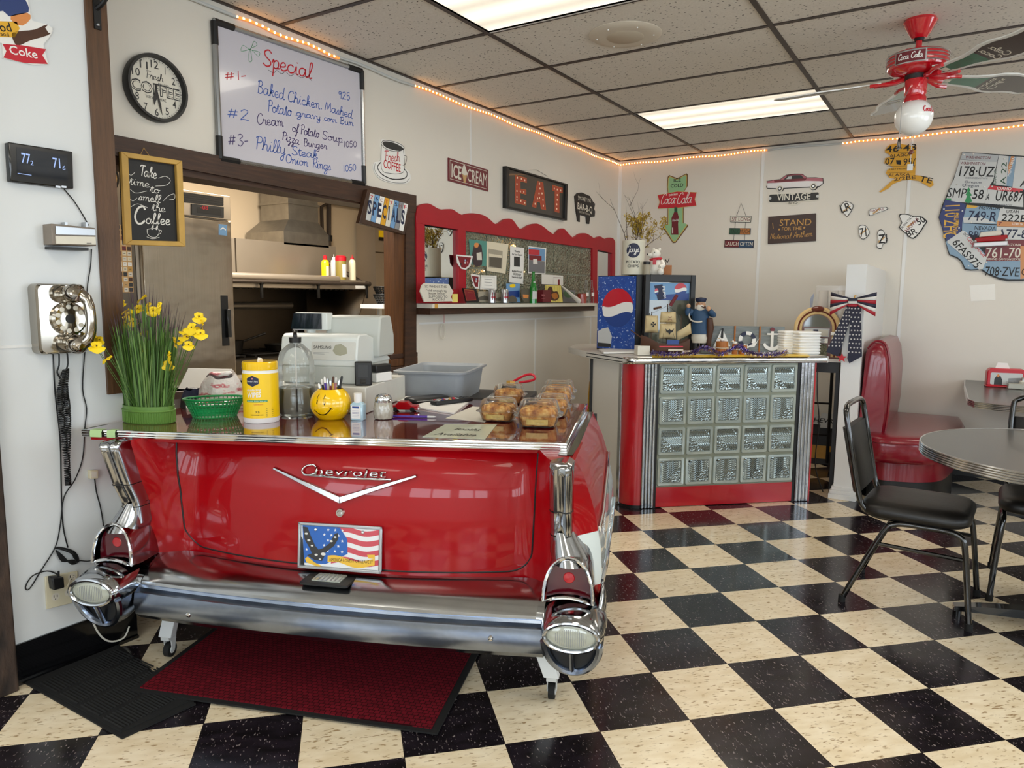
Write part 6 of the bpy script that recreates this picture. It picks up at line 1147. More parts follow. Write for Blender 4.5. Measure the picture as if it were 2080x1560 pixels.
c = Card('photo', 'curled group photo standing left of the green bottle', 'photo', [(1058, 586), (1077, 587), (1076, 614), (1064, 613), (1059, 604)], 'sepiadark', .08); c.flat('skinorange', [(1062, 598), (1074, 599), (1073, 606), (1063, 605)], c.Z); c.end()
def can(label, px):
    P = wl(px, 614, .105); k = mpp(P); r = 7.8 * k; H = 29 * k; t = thing('soda_can', label, 'can', (P.x, P.y, ZS + .0005), 'soda cans on the shelf'); b = MB(); b.lathe('silver', [(0, 0), (r * .75, 0), (r, .006), (r, H - .008), (r * .82, H), (0, H - .002)], 20); bd = b.obj('can', t); b = MB(); b.warp = lambda p: Vector(((r + .0005) * cos(p.x / r), (r + .0005) * sin(p.x / r), p.y))
    for i in range(4): b.patch('black' if i % 2 else 'darkred', (-.9 + i * .5) * r, (-.66 + i * .5) * r, lambda f: H * .2 + .01 * f, lambda f: H * .85 - .012 * f, 0, 6)
    b.patch('plasticred', -1.1 * r, .9 * r, lambda f: H * .38, lambda f: H * .5, .0002, 10); b.obj('label', bd)
can('silver striped soda can nearer the red plaque', 999); can('silver striped soda can beside the blue postcard', 1025)
P = wl(1083, 614, .10); k = mpp(P); r = 7.6 * k; H = 64 * k; t = thing('glass_bottle', 'green glass soda bottle on the shelf', 'bottle', (P.x, P.y, ZS + .0005)); b = MB(); b.lathe('bottlegreen', [(0, 0), (r, 0), (r, H * .42), (r * .85, H * .56), (r * .45, H * .74), (r * .36, H * .95), (r * .42, H * .96), (r * .42, H), (0, H)], 20); bd = b.obj('bottle', t); b = MB(); b.lathe('palegrey', [(r * 1.01, H * .14), (r * 1.01, H * .38)], 8, None, 1, 1, -70, 25); b.lathe('palegrey', [(r * .66, H * .645), (r * .58, H * .69)], 6, None, 1, 1, -60, 10); b.obj('label', bd)
c = Card('box', 'small dark red box right of the green bottle', 'box', [(1092, 589), (1108, 589), (1108, 614), (1091, 614)], 'maroon', .07, .05); c.txt('pink', 'PIZZA', (1100, 601), (1107, 601), 3, c.Z, .01); c.line('pink', [(1100, 606), (1107, 606)], .002, c.Z); c.end()
c = Card('picture', 'picture of a brown turkey on gold stripes standing on the shelf', 'picture', [(1107, 579), (1138, 580), (1142, 614), (1108, 614)], 'banana', .085, .006)
for i in range(9): c.line('brown', [(1110 + i * 3.3, 581), (1108 + i * 3.4, 613)], .0022, c.Z, smooth=False)
c.flat('brown', [(1113, 586), (1120, 582), (1124, 592), (1132, 592), (1136, 604), (1128, 611), (1118, 608), (1112, 598)], c.Z + .0004, 3); c.flat('caramel', [(1120, 598), (1130, 595), (1134, 603), (1126, 608)], c.Z + .0008, 2); c.end()
c = Card('paper_sheet', 'white sheet with a red door drawing lying above the turkey picture', 'paper', [(1100, 557), (1143, 560), (1143, 579), (1100, 577)], 'white', .06); c.line('maroon', [(1124, 577), (1124, 563), (1140, 564), (1140, 578)], .002, c.Z, smooth=False); c.flat('darkred', [(1133, 567), (1137, 567), (1137, 579), (1133, 579)], c.Z); c.end()
c = Card('photo', 'dim photo of plants standing right of the turkey picture', 'photo', [(1143, 588), (1168, 590), (1168, 614), (1143, 614)], 'roadgrey', .05); c.flat('leafgreen', [(1145, 592), (1166, 594), (1160, 604), (1148, 603)], c.Z, 2); c.end()
P = wl(1140, 580, .09); Q = wl(1176, 612, .11); b = MB(); b.tube('white', [(0, 0, 0), tuple((Q - P) * .7), tuple(Q - P)], [.004, .016, .022], 14); one(b, 'paper_roll', 'white paper rolled into a cone on the shelf', 'paper', tuple(P))
P = wl(1182, 614, .07); k = mpp(P); t = thing('jar', 'red candle jar at the right end of the shelf', 'jar', (P.x, P.y, ZS + .0005)); r = 10 * k; b = MB(); D('jarred a8483a .2 0 .5'); b.lathe('jarred', [(0, 0), (r, 0), (r, 18 * k), (r * .9, 19 * k), (0, 19 * k)], 18); b.obj('body', t)
for i, (px, lb) in enumerate(((1190, 'clear glass bottle with white label behind the red jar'), (1201, 'clear glass bottle at the right end of the shelf'))):
    P = wl(px, 614, .10); k = mpp(P); r = 5.6 * k; H = 46 * k; t = thing('glass_bottle', lb, 'bottle', (P.x, P.y, ZS + .0005), 'clear bottles on the shelf'); b = MB(); b.lathe('clearfilm', [(0, 0), (r, 0), (r, H * .5), (r * .4, H * .72), (r * .36, H), (r * .3, H)], 16); bd = b.obj('bottle', t); b = MB(); b.lathe('white', [(r * 1.02, H * .30), (r * 1.02, H * .46)], 8, None, 1, 1, -60, 20); b.obj('label', bd)
# ================================================================ glass block bar, coolers and what stands on them
BA = 42.6; BM = TR(1.287, -2.181, 0, BA); ZB = .985
def bl(u, v, z=0, a=0): return BM @ T3(u, v, z) @ RZ(a)
def ribbed(N, L, p):
    tc = N.new('ShaderNodeTexCoord'); sp = N.new('ShaderNodeSeparateXYZ'); L.new(tc.outputs['Object'], sp.inputs[0]); f = noise(N, L, tc.outputs['Object'], 40, 3, (1, 1, .12)); g = noise(N, L, tc.outputs['Object'], 16, 4)
    L.new(mixc(N, L, f, '8f949a', 'd2d5d8'), p.inputs['Base Color']); p.inputs['Metallic'].default_value = 1; p.inputs['Roughness'].default_value = .22; bump(N, L, p, g, .35, .006)
custom('wornmetal', ribbed)
DEF['swirlglass'] = ('8f9a9a', .07, .9)
D('blockedge b2bdb8 .08 .3 .5\nbarred b30f1e .3 0 .4\nbarwhite d9d6cf .4')
t = thing('glass_block_bar', 'red and chrome service bar with a glass block front across the corner', 'bar counter', BM); bar = t
b = MB(); b.bx('black', -.01, .98, .03, .06, .0, .94); b.bx('black', -.02, .0, -.006, .03, 0, .94); b.bx('black', .965, .985, -.006, .03, 0, .94); b.bx('blockgrout', .0, .966, -.002, .03, .135, .94); b.obj('front_frame', t)
b = MB(); b.bx('barred', .0, .966, -.008, .03, .004, .135); b.obj('kick_panel', t, bevel=.002)
gb = None
for i in range(5):
    for j in range(4):
        Mx = T3(.0966 + .1932 * i, .0, .1365 + .1005 + .2007 * j) @ (RY(90) if j % 2 else Matrix())
        if gb is None:
            gb = bpy.data.objects.new('glass_block', None); COL.objects.link(gb); gb.parent = t; gb.matrix_basis = Mx
            b = MB(); e = .092; g = .066; R0 = lambda s, y: [(x * s, y, z * s) for x, z in rrect(-1, -1, 1, 1, .12, 3)]; b.rows('blockedge', [R0(e, .02), R0(e, -.006), R0(e * .97, -.012), R0(g * 1.12, -.011), R0(g * 1.08, -.005)], closed=True); b.obj('edge', gb, sharp=30)
            b = MB(); n = 56; w_ = g * 1.06; rr = random.Random(4); pt = [(rr.uniform(-1, 1), rr.uniform(-1, 1)) for _ in range(90)]
            def hgt(x, z):  # S-shaped ripples, with two corners of round bubbles
                if (x + .35) * (z - .35) < -.12 and abs(x - z) > .55: d = sorted((x - p[0]) ** 2 + (z - p[1]) ** 2 for p in pt)[:2]; return .0045 * min(1, (sqrt(d[1]) - sqrt(d[0])) * 9) - .003
                return .0028 * sin((z + .32 * sin(x * 3.0)) * 36)
            b.rows('swirlglass', [[(w_ * (2 * i / n - 1), -.006 - hgt(2 * i / n - 1, 2 * j / n - 1), w_ * (2 * j / n - 1)) for i in range(n + 1)] for j in range(n + 1)]); b.obj('pane', gb, sharp=180)
        else: clone(gb, Mx, None, t)
for u0, u1 in ((-.105, -.018), (.985, 1.085)):
    b = MB(); n = 4; w = (u1 - u0) / n
    for i in range(n): b.rows('wornmetal', [[(u0 + w * (i + .5 - .5 * cos(pi * k / 6)), -.010 - .010 * sin(pi * k / 6), z) for k in range(7)] for z in (.005, .94)])
    b.bx('wornmetal', u0, u1, -.008, .05, .005, .94); b.obj('metal_post', t, sharp=25)
RD = .105; arc = lambda r, z, a0=180, a1=270, n=10: [(-.105 + r * cos(radians(a0 + (a1 - a0) * k / n)), .10 + r * sin(radians(a0 + (a1 - a0) * k / n)), z) for k in range(n + 1)]
b = MB(); b.rows('barred', [arc(RD, .02), arc(RD, .94)]); b.rows('black', [arc(RD * .97, .0), arc(RD * .97, .02)]); b.obj('round_corner', t)
b = MB(); b.rows('wornmetal', [[(-.105 - RD - .002, .10 + .06 * k / 6, z) for k in range(7)] for z in (.02, .94)]); b.bx('wornmetal', -.216, -.19, .10, .15, .01, .94); b.obj('side_strip', t)
b = MB(); b.rows('barwhite', [[(-.213 - .08 * f, .15 + .33 * f, z) for f in (0, 1)] for z in (0, .94)]); b.bx('black', -.31, -.285, .48, .50, 0, .94); b.obj('side_panel', t)
b = MB(); b.bx('barred', 1.085, 1.095, -.012, .25, .0, .94); b.obj('end_panel', t)
b = MB(); b.bx('black', -.05, 1.085, .26, .27, 0, .94); b.obj('back_panel', t)
TP = [(1.165, -.035), (1.165, .24), (.94, .48), (.62, 1.28), (-.20, 1.28), (-.345, .95), (-.335, .50)] + [(-.155 + .075 * cos(radians(a)), .04 + .075 * sin(radians(a))) for a in range(190, 271, 16)]
b = MB(); b.prism('barwhite', TP, ZB - .045, ZB - .002, top='barwhite'); b.obj('top', t, bevel=.003)
FE = [TP[6]] + TP[7:] + [(1.150, -.035), (1.165, -.02), (1.165, .24)]
for m, zz, r, q in (('chrome', ZB - .023, .022, FE[1:]), ('black', ZB - .012, .003, FE[:2]), ('black', ZB - .034, .003, FE[:2])): b = MB(); b.tube(m, [(x, y, zz) for x, y in q], r, 12, fx=.45 if r > .02 else 1); b.obj('edge_trim', t)
# soda machine with the blue panel, and the glass-door cooler
fq = fl(1300, 703, ZB)
def pepsimat(N, L, p):
    f = noise(N, L, None, 16, 6); g = noise(N, L, None, 60, 3); c = mixc(N, L, f, '15307e', '2f5fb4'); L.new(mixc(N, L, ramp(N, L, g, (.60, '000000'), (.66, 'ffffff')), c, 'b9c8e4'), p.inputs['Base Color']); p.inputs['Roughness'].default_value = .3
custom('splashblue', pepsimat)
def disc_logo(b, F, cx, cy, a, h, z):
    n = 24; wv = lambda x: .14 * h * sin(x / a * 2.6)
    top = [(cx + a * cos(pi * i / n), cy + h * sin(pi * i / n)) for i in range(n + 1)]; X = [a * (1 - 2 * i / n) for i in range(n + 1)]
    b.flat('plasticred', [(x, max(y, cy + .16 * h + wv(x - cx))) for x, y in top] + [(cx - x, cy + .16 * h + wv(-x)) for x in X], z, F)
    b.flat('white', [(cx - x, min(cy + .17 * h + wv(-x), cy + h * sqrt(max(0, 1 - (x / a) ** 2)))) for x in X] + [(cx + x, max(cy - .34 * h + wv(x), cy - h * sqrt(max(0, 1 - (x / a) ** 2)))) for x in X], z + .0004, F)
    b.flat('blue', [(x, min(y, cy - .33 * h + wv(x - cx))) for x, y in [(cx + a * cos(pi + pi * i / n), cy + h * sin(pi + pi * i / n)) for i in range(n + 1)]] + [(cx + x, cy - .33 * h + wv(x)) for x in X], z + .0002, F)
A = fl(1214, 706, ZB); 
A = Vector((BM @ Vector((-.265, .74, 0)))); A.z = ZB; d = ray(1214, 700); 
def onseg(px, P, ang):  # where the sight line of column px meets the vertical plane through P with yaw ang
    n = Vector((-sin(radians(ang)), cos(radians(ang)), 0)); d = ray(px, 640); t = (Vector(P) - CP).dot(n) / d.dot(n); return CP + d * t
PA = -2; L0 = onseg(1213, A, PA); L1 = onseg(1292, A, PA); w = (L1 - L0).length; k = mpp(L1); H = .50
t = thing('soda_machine', 'blue soda machine with a red, white and blue globe beside the cooler', 'soda machine', frame((L0.x, L0.y, ZB + .001), (cos(radians(PA)), sin(radians(PA)), 0), (-sin(radians(PA)), cos(radians(PA)), 0)))
zt_ = onp(1250, 560, 1, (L0.y + L1.y) / 2).z - ZB
b = MB(); b.bx('black', 0, w, 0, .15, 0, zt_); b.obj('case', t, bevel=.004); b = MB(); F = frame((0, -.001, 0), (1, 0, 0), (0, 0, 1)); b.flat('splashblue', [(.004, .01), (w - .004, .01), (w - .004, zt_ - .006), (.004, zt_ - .006)], .0004, F); disc_logo(b, F, w * .53, zt_ * .57, w * .40, zt_ * .26, .001)
b.flat('palegrey', [(.01, .03), (w * .38, .03), (w * .40, .10), (w * .3, .16), (w * .15, .15), (.01, .13)], .0008, F); b.flat('charcoal', [(.01, .02), (w * .38, .02), (w * .38, .045), (.01, .05)], .0012, F); b.obj('front_graphic', t)
CAg = 42; c0 = onseg(1309, L1 + Vector((.06, -.02, 0)), CAg); c1 = onseg(1411, c0, CAg); w = (c1 - c0).length
t = thing('display_cooler', 'black countertop display cooler with a glass door beside the blue machine', 'cooler', frame((c0.x, c0.y, ZB + .001), (cos(radians(CAg)), sin(radians(CAg)), 0), (-sin(radians(CAg)), cos(radians(CAg)), 0))); cool = t; k = mpp(c0); zt_ = (c0 + ray(1309, 558) * 0).z * 0 + (CP + ray(1309, 558) * ((c0 - CP).dot(CR[2]) / ray(1309, 558).dot(CR[2]))).z - ZB
b = MB(); b.bx('black', -.0, w, .03, .42, 0, zt_); b.bx('black', -.045, 0, .05, .42, 0, zt_); b.obj('cabinet', t, bevel=.004)
b = MB()
for x0, x1, z0, z1 in ((0, .035, 0, zt_), (w - .035, w, 0, zt_), (.035, w - .035, zt_ - .05, zt_), (.035, w - .035, 0, .05)): b.bx('black', x0, x1, 0, .03, z0, z1)
dr = b.obj('door', t, bevel=.003); D('coolglass 55594f .04 0 1 .2 5'); b = MB(); b.bx('coolglass', .035, w - .035, .018, .022, .05, zt_ - .05); b.obj('glass', dr); F = frame((0, .0175, 0), (1, 0, 0), (0, 0, 1)); b = MB(); zb = zt_ - .175; b.flat('skyblue', [(.038, zb), (w - .038, zb), (w - .038, zt_ - .055), (.038, zt_ - .055)], .0003, F); b.flat('blue', [(.10, zb), (w - .04, zb), (w - .04, zb + .05), (.16, zb + .04)], .0006, F)
b.flat('navy', [(.07, zb + .10), (.13, zb + .11), (.15, zb + .01), (.10, zb + .0)], .0009, F); b.text('white', 'PEPSI', (.128, zb + .095), (.143, zb + .012), .018, .0013, .01, 0, F); disc_logo(b, F, .088, zb + .06, .014, .022, .0014); disc_logo(b, F, w * .72, zb + .075, .045, .045, .0014); b.obj('banner', dr)
ZC = ZB + zt_ + .002
def cp2(px, v, dz=0): # a point on top of the cooler on the sight line of column px
    P = onseg(px, Vector(cool.matrix_basis @ Vector((0, v, 0))), CAg); P.z = ZC + dz; return P
P = cp2(1283, .16); k = mpp(P); r = 23 * k; H = 68 * k; t = thing('chip_can', 'old white potato chip can with blue disc holding dried branches', 'can', TR(P.x, P.y, ZC, FACE(P)))
D('canwhite d6d2c0 .4 0 0 .06 20'); b = MB(); b.lathe('canwhite', [(0, 0), (r, 0), (r * 1.02, .006), (r, .012), (r, H - .012), (r * 1.02, H - .006), (r, H), (r * .95, H), (r * .95, H * .5), (0, H * .5)], 32); bd = b.obj('can', t); b = MB(); b.warp = wrap(r * 1.005)
for f in range(1): b.patch('navy', -r * .62, r * .62, lambda f: H * .70 - .62 * r * sqrt(max(0, 1 - (2 * f - 1) ** 2)), lambda f: H * .70 + .62 * r * sqrt(max(0, 1 - (2 * f - 1) ** 2)), .0004, 24)
b.ink('white', 'Jays', (-r * .56, H * .65), (r * .50, H * .66), .042, .0042, .0012, None, .1); b.text('ink', 'POTATO', (-r * .62, H * .33), (r * .62, H * .33), .018, .0008, .015); b.text('ink', 'CHIPS', (-r * .5, H * .21), (r * .5, H * .21), .018, .0008, .015); b.line('ink', [(-r * .6, H * .13), (r * .6, H * .13)], .002, .0008, smooth=False); b.obj('label', bd)
t2 = thing('dried_branches', 'dried twigs with yellow leaves standing in the potato chip can', 'branches', TR(P.x, P.y, ZC + H * .5 + .002, FACE(P))); rr = random.Random(9); b = MB(); lv = MB(); DEF['dryleaf'] = ('b59a3a', .7, 0, 0, .25, 30)
def twig(p, d, L_, r, dep):
    pts = [p]; 
    for i in range(5): d = (d + Vector((rr.gauss(0, .16), rr.gauss(0, .12), rr.gauss(0, .05)))).normalized(); pts.append(pts[-1] + d * L_ / 5)
    b.tube('twig', pts, [r * (1 - .16 * i) for i in range(6)], 5)
    if dep:
        for i in (2, 3, 4):
            if rr.random() < .8: twig(pts[i], (d + Vector((rr.uniform(-.9, .9), rr.uniform(-.6, .6), .2))).normalized(), L_ * .45, r * .5, dep - 1)
    for q in pts[2:]:
        if q.z < .30 and rr.random() < (.9 if dep < 2 else .5):
            for j in range(4): c = q + Vector((rr.gauss(0, .012), rr.gauss(0, .012), rr.gauss(0, .012))); u = Vector((rr.gauss(0, 1), rr.gauss(0, 1), rr.gauss(0, 1))).normalized() * .013; v = u.cross(Vector((rr.random(), rr.random(), 1))).normalized() * .005; lv.add('dryleaf', [tuple(c - u), tuple(c + v), tuple(c + u), tuple(c - v)], [(0, 1, 2, 3)])
for sx, L_ in ((-.50, .44), (-.30, .36), (-.05, .30), (.15, .46), (.28, .34), (.45, .28), (-.15, .25), (.35, .24)): twig(Vector((sx * .05, rr.uniform(-.02, .02), 0)), Vector((sx, rr.uniform(-.2, .2), 1)).normalized(), L_, .0035, 2)
b.obj('twigs', t2); lv.obj('leaves', t2)
# white bear figure, a jar and a small amber box on the cooler
P = cp2(1329, .12); k = mpp(P); H = 56 * k; t = thing('bear_figurine', 'white sitting bear figurine with a red scarf on top of the cooler', 'figurine', TR(P.x, P.y, ZC, FACE(P) - 12) @ SCL(H, H, H)); D('bearwhite e6e2d8 .45')
b = MB(); b.lathe('bearwhite', [(0, 0), (.24, .0), (.30, .10), (.29, .28), (.23, .46), (.15, .56), (0, .60)], 24, None, 1, .9); b.sph('bearwhite', (-.02, -.04, .74), (.19, .19, .18), 18); b.sph('bearwhite', (-.17, -.13, .71), (.12, .10, .085), 14)
for sx in (-.10, .12): b.sph('bearwhite', (sx, .0, .91), (.055, .03, .055), 10)
for sx in (-1, 1): b.tube('bearwhite', crom([(sx * .20, -.02, .48), (sx * .30, -.14, .34), (sx * .20, -.28, .26)], 4), [.085] * 9, 12); b.tube('bearwhite', crom([(sx * .16, -.05, .12), (sx * .24, -.26, .10), (sx * .24, -.36, .10)], 4), [.12] * 9, 12); b.sph('bearwhite', (sx * .24, -.37, .11), (.10, .07, .12), 12)
b.obj('body', t); b = MB(); b.tube('plasticred', [(.19 * cos(2 * pi * i / 20), .17 * sin(2 * pi * i / 20) - .02, .565 + .02 * cos(2 * pi * i / 20)) for i in range(20)], .045, 8, closed=True); b.bx('plasticred', -.06, .06, -.24, -.18, .36, .56); b.obj('scarf', t)
b = MB(); b.sph('black', (-.275, -.19, .735), .028, 8); b.obj('nose', t)
for sx in (-.17, -.01): b = MB(); b.sph('black', (sx, -.215, .80), .018, 8); b.obj('eye', t)
P = cp2(1311, .06); k = mpp(P); t = thing('jar', 'small jar with a black lid between the can and the bear', 'jar', (P.x, P.y, ZC)); b = MB(); b.lathe('sepia', [(0, 0), (7 * k, 0), (7 * k, 20 * k), (6.5 * k, 21 * k)], 16); b.obj('body', t); b = MB(); b.lathe('black', [(7.4 * k, 20 * k), (7.4 * k, 26 * k), (0, 26 * k)], 16); b.obj('lid', t)
P = cp2(1352, .16); k = mpp(P); t = thing('wooden_box', 'small amber wooden box behind the bear figurine', 'box', TR(P.x, P.y, ZC, 30)); b = MB(); D('amber a8662a .5 0 0 .2 20'); b.bx('amber', -8 * k, 8 * k, -8 * k, 8 * k, 0, 20 * k); b.obj('box', t, bevel=.002); b = MB(); b.tube('iron', crom([(-.01, 0, 20 * k), (-.014, 0, 32 * k), (.0, 0, 26 * k), (.012, 0, 34 * k)], 4), .0025, 5); b.obj('handle', t)
# papers on the bar
def bp(px, by, z=ZB): return fl(px, by, z)
q = [bp(*p) for p in ((1216, 712), (1262, 710), (1300, 712), (1292, 718), (1226, 719))]; c = sum(q, Vector()) / 5; b = MB(); b.prism('white', [(p.x - c.x, p.y - c.y) for p in q], 0, .012); one(b, 'paper_stack', 'stack of white paper at the left end of the bar top', 'paper', (c.x, c.y, ZB + .001), bevel=.001)
q = [bp(*p) for p in ((1325, 722), (1640, 719), (1645, 724), (1325, 726))]; c = sum(q, Vector()) / 4; b = MB(); b.prism('yellow', [(p.x - c.x, p.y - c.y) for p in q], 0, .0012); one(b, 'table_runner', 'yellow cloth strip lying along the bar top under the ornaments', 'cloth', (c.x, c.y, ZB))
# sailing ship model
P = bp(1352, 721); k = mpp(P); t = thing('ship_model', 'model sailing ship with cream sails on the bar top', 'model ship', TR(P.x, P.y, ZB + .002, BA - 4)); m = k
b = MB(); hull = [[(x, s * w_, z) for s, w_, z in ((-1, .0, .012), (-1, w2, .03), (-1, w2 * 1.1, zt2), (1, w2 * 1.1, zt2), (1, w2, .03), (1, .0, .012))] for x, w2, zt2 in ((-.17, .006, .13), (-.13, .035, .115), (-.06, .042, .075), (.05, .042, .07), (.11, .038, .085), (.15, .03, .105))]
b.rows('brown', hull, closed=True, caps=True); b.rows('plasticred', [[(x, -.047, .052), (x, -.047, .06)] for x in (-.06, .0, .06, .10)]); b.obj('hull', t, sharp=50); b = MB(); b.bx('bone', .0, .10, -.052, -.046, .028, .040); b.bx('blue', -.01, .07, -.05, -.044, .07, .10); b.obj('trim', t)
b = MB(); b.bx('bone', -.20, -.12, -.04, .04, 0, .06); b.bx('bone', .10, .16, -.04, .02, 0, .03); b.obj('stand', t)
def sail(cx, cz, w_, h_, emb):
    b = MB(); b.rows('sail', [[(cx + w_ * (j / 8 - .5) * (.9 + .1 * i / 6), -.01 - .035 * sin(pi * j / 8) * sin(pi * i / 6), cz + h_ * (.5 - i / 6)) for j in range(9)] for i in range(7)])
    sl = b.obj('sail', t, solid=.002)
    if emb:
        b = MB(); F = frame((cx, -.05, cz), (1, 0, 0), (0, 0, 1))
        if emb == 1:
            for a in (0, 90, 180, 270): b.flat('ink', [(0, 0), (.018 * cos(radians(a - 25)), .018 * sin(radians(a - 25))), (.018 * cos(radians(a + 25)), .018 * sin(radians(a + 25)))], 0, F)
        elif emb == 2: b.flat('ink', [(-.03, .02), (-.012, .005), (0, .016), (.012, .005), (.03, .02), (.02, -.005), (.006, -.01), (0, -.025), (-.006, -.01), (-.02, -.005)], 0, F)
        else: b.flat('maroon', [(-.012, .008), (0, .0), (.012, .008), (.008, -.002), (-.008, -.002)], 0, F); b.line('maroon', [(-.014, -.018), (0, -.012), (.014, -.018)], .003, 0, F)
        b.obj('emblem', sl)
for px, top_ in ((-.10, .28), (.005, .33), (.10, .26)): b = MB(); b.tube('twig', [(px, .005, .06), (px, .005, top_)], .0035, 6); b.obj('mast', t)
sail(-.105, .20, .09, .11, 1); sail(.005, .245, .11, .07, 3); sail(.005, .155, .115, .10, 2); b = MB(); b.rows('sail', [[(.07 + .09 * i / 5, .0 - .02 * sin(pi * i / 5), .15 + .085 * i / 5 * .7), (.07 + .10 * i / 5, .0, .09 + .05 * i / 5)] for i in range(6)]); b.obj('sail', t, solid=.002)
b = MB(); 
for p0, p1 in (((-.17, 0, .13), (-.10, .005, .27)), ((-.2, 0, .15), (-.105, .005, .2)), ((-.10, 0, .27), (.005, .005, .32)), ((.005, 0, .32), (.10, 0, .25)), ((.10, 0, .25), (.17, 0, .10)), ((-.04, -.04, .08), (.005, .0, .31)), ((.05, -.04, .08), (.005, 0, .31))): b.tube('black', [p0, p1], .0008, 4)
b.tube('brown', [(-.15, 0, .10), (-.24, 0, .16)], .004, 6); b.obj('rigging', t)
b = MB(); b.tube('maroon', [(.02, 0, .32), (.06, -.01, .39)], .011, 8); b.tube('brown', [(-.09, 0, .30), (-.04, 0, .31)], .008, 6); b.obj('pennant', t)
# sailor figurine
P = bp(1420, 716); k = mpp(P); H = 112 * k; t = thing('sailor_figurine', 'bearded sailor figurine in a blue coat smoking a pipe', 'figurine', TR(P.x, P.y, ZB + .002, FACE(P) - 6) @ SCL(H, H, H)); 
b = MB()
for sx in (-1, 1): b.tube('black', [(sx * .07, -.01, .0), (sx * .07, 0, .20)], [.075, .06], 12); b.sph('black', (sx * .075, -.05, .025), (.055, .09, .03), 10)
b.obj('boots', t); b = MB(); b.lathe('bone', [(.13, .17), (.15, .26), (.14, .36)], 18, None, 1, .75); b.obj('trousers', t)
b = MB(); b.lathe('coatblue', [(.165, .33), (.155, .45), (.15, .60), (.165, .70), (.13, .77), (.05, .80)], 20, None, 1, .72)
b.tube('coatblue', crom([(-.14, 0, .73), (-.22, -.06, .70), (-.21, -.06, .80)], 3), [.058, .056, .055, .052, .05, .046, .042], 10); b.tube('coatblue', crom([(.14, 0, .73), (.23, -.06, .68), (.16, -.14, .76)], 3), [.058, .056, .055, .052, .05, .046, .042], 10); b.obj('coat', t)
b = MB(); b.sph('figskin', (0, -.02, .86), (.075, .08, .085), 16); b.sph('figskin', (0, -.10, .855), (.018, .02, .02), 8)
for sx in (-1, 1): b.sph('figskin', (sx * .075, -.01, .86), (.012, .02, .025), 8)
b.sph('figskin', (-.21, -.06, .83), (.04, .04, .045), 10); b.sph('figskin', (.15, -.16, .79), (.04, .04, .045), 10); b.obj('head', t)
for sx in (-1, 1): b = MB(); b.sph('black', (sx * .028, -.092, .875), .007, 6); b.obj('eye', t)
b = MB(); b.sph('figbeard', (0, -.05, .80), (.078, .07, .07), 14); b.tube('figbeard', [(-.04, -.095, .838), (0, -.105, .845), (.04, -.095, .838)], .014, 8); b.sph('figbeard', (0, .02, .87), (.082, .07, .07), 12); b.obj('beard', t)
b = MB(); b.lathe('navy', [(.082, .905), (.10, .95), (.095, .975), (0, .99)], 18, T3(0, -.01, 0)); b.prism('black', ell(0, -.07, .075, .05, 16), .905, .915); b.obj('cap', t); b = MB(); b.tube('brown', [(.02, -.10, .83), (.09, -.19, .80)], .009, 6); b.tube('brown', [(.09, -.19, .79), (.09, -.19, .83)], .02, 8); b.obj('pipe', t)
b = MB(); b.tube('bone', crom([(-.20, -.08, .78), (-.17, -.10, .60), (-.05, -.15, .55), (.05, -.15, .56)], 4), .014, 6); b.obj('rope', t); b = MB(); b.tube('brown', [(.17, -.03, .28), (.18, -.04, .45), (.17, -.06, .62)], [.05, .07, .05], 10); b.tube('brown', [(.16, 0, 0), (.17, -.02, .3)], .045, 10); b.obj('net', t)
# nautical board
P = bp(1516, 716); k = mpp(P); W2 = 73 * k; H = 53 * k; t = thing('nautical_board', 'grey plank board with a white sailboat, life ring and anchor', 'wall art', TR(P.x, P.y, ZB + .002, FACE(P) + 8)); wood('plank', '5a5f60', '757c7c', '8d9492', (2, 14, 14)) ; F = frame((0, 0, 0), (1, 0, 0), (0, 0, 1))
for i in range(3): b = MB(); x0 = -W2 + i * 2 * W2 / 3; [b.bx('plank', x0 + .004, x0 + 2 * W2 / 3 - .004, 0, .012, H * j / 3 + .001, H * (j + 1) / 3 - .001) for j in range(3)]; b.obj('panel', t)
for x in (-W2 / 3, W2 / 3): b = MB(); b.tube('amber', [(x, -.004, 0), (x, -.004, H)], .006, 6); b.obj('rope', t)
x = -W2 * .66; b = MB(); b.prism('white', [(x - .06, .035), (x - .02, .035), (x - .01, H * .85)], .002, .012, F); b.prism('white', [(x, .035), (x + .055, .04), (x + .0, H * .85)], .002, .012, F); b.prism('white', [(x - .065, .03), (x + .065, .03), (x + .045, .008), (x - .045, .008)], .002, .014, F); b.prism('ink', [(x - .012, .03), (x + .004, .03), (x + .004, H * .9), (x - .008, H * .9)], .002, .013, F); b.obj('sailboat', t)
b = MB(); R_ = lambda a, r: (r * cos(a), H * .48 + r * sin(a))
for i in range(8): a0 = 2 * pi * i / 8 + .2; A_ = [a0 + (pi / 4) * j / 5 for j in range(6)]; b.prism('white' if i % 2 else 'navy', [R_(a, .058) for a in A_] + [R_(a, .034) for a in A_[::-1]], .002, .016, F)
b.prism('white', [(-.01, .03), (.05, .04), (.08, .10), (.06, .07), (.02, .05)], .014, .02, F); b.obj('life_ring', t)
x = W2 * .66; b = MB(); b.prism('white', [(x - .009, .02), (x + .009, .02), (x + .009, H * .82), (x - .009, H * .82)], .002, .014, F); b.prism('white', [(x - .035, H * .68), (x + .035, H * .68), (x + .035, H * .74), (x - .035, H * .74)], .002, .015, F); b.prism('white', [(x + .06 * cos(radians(a)), .07 + .055 * sin(radians(a))) for a in range(190, 351, 16)] + [(x + .045 * cos(radians(a)), .075 + .036 * sin(radians(a))) for a in range(350, 189, -16)], .002, .015, F); b.prism('maroon', ell(x, H * .88, .014, .014, 14), .002, .012, F); b.obj('anchor', t)
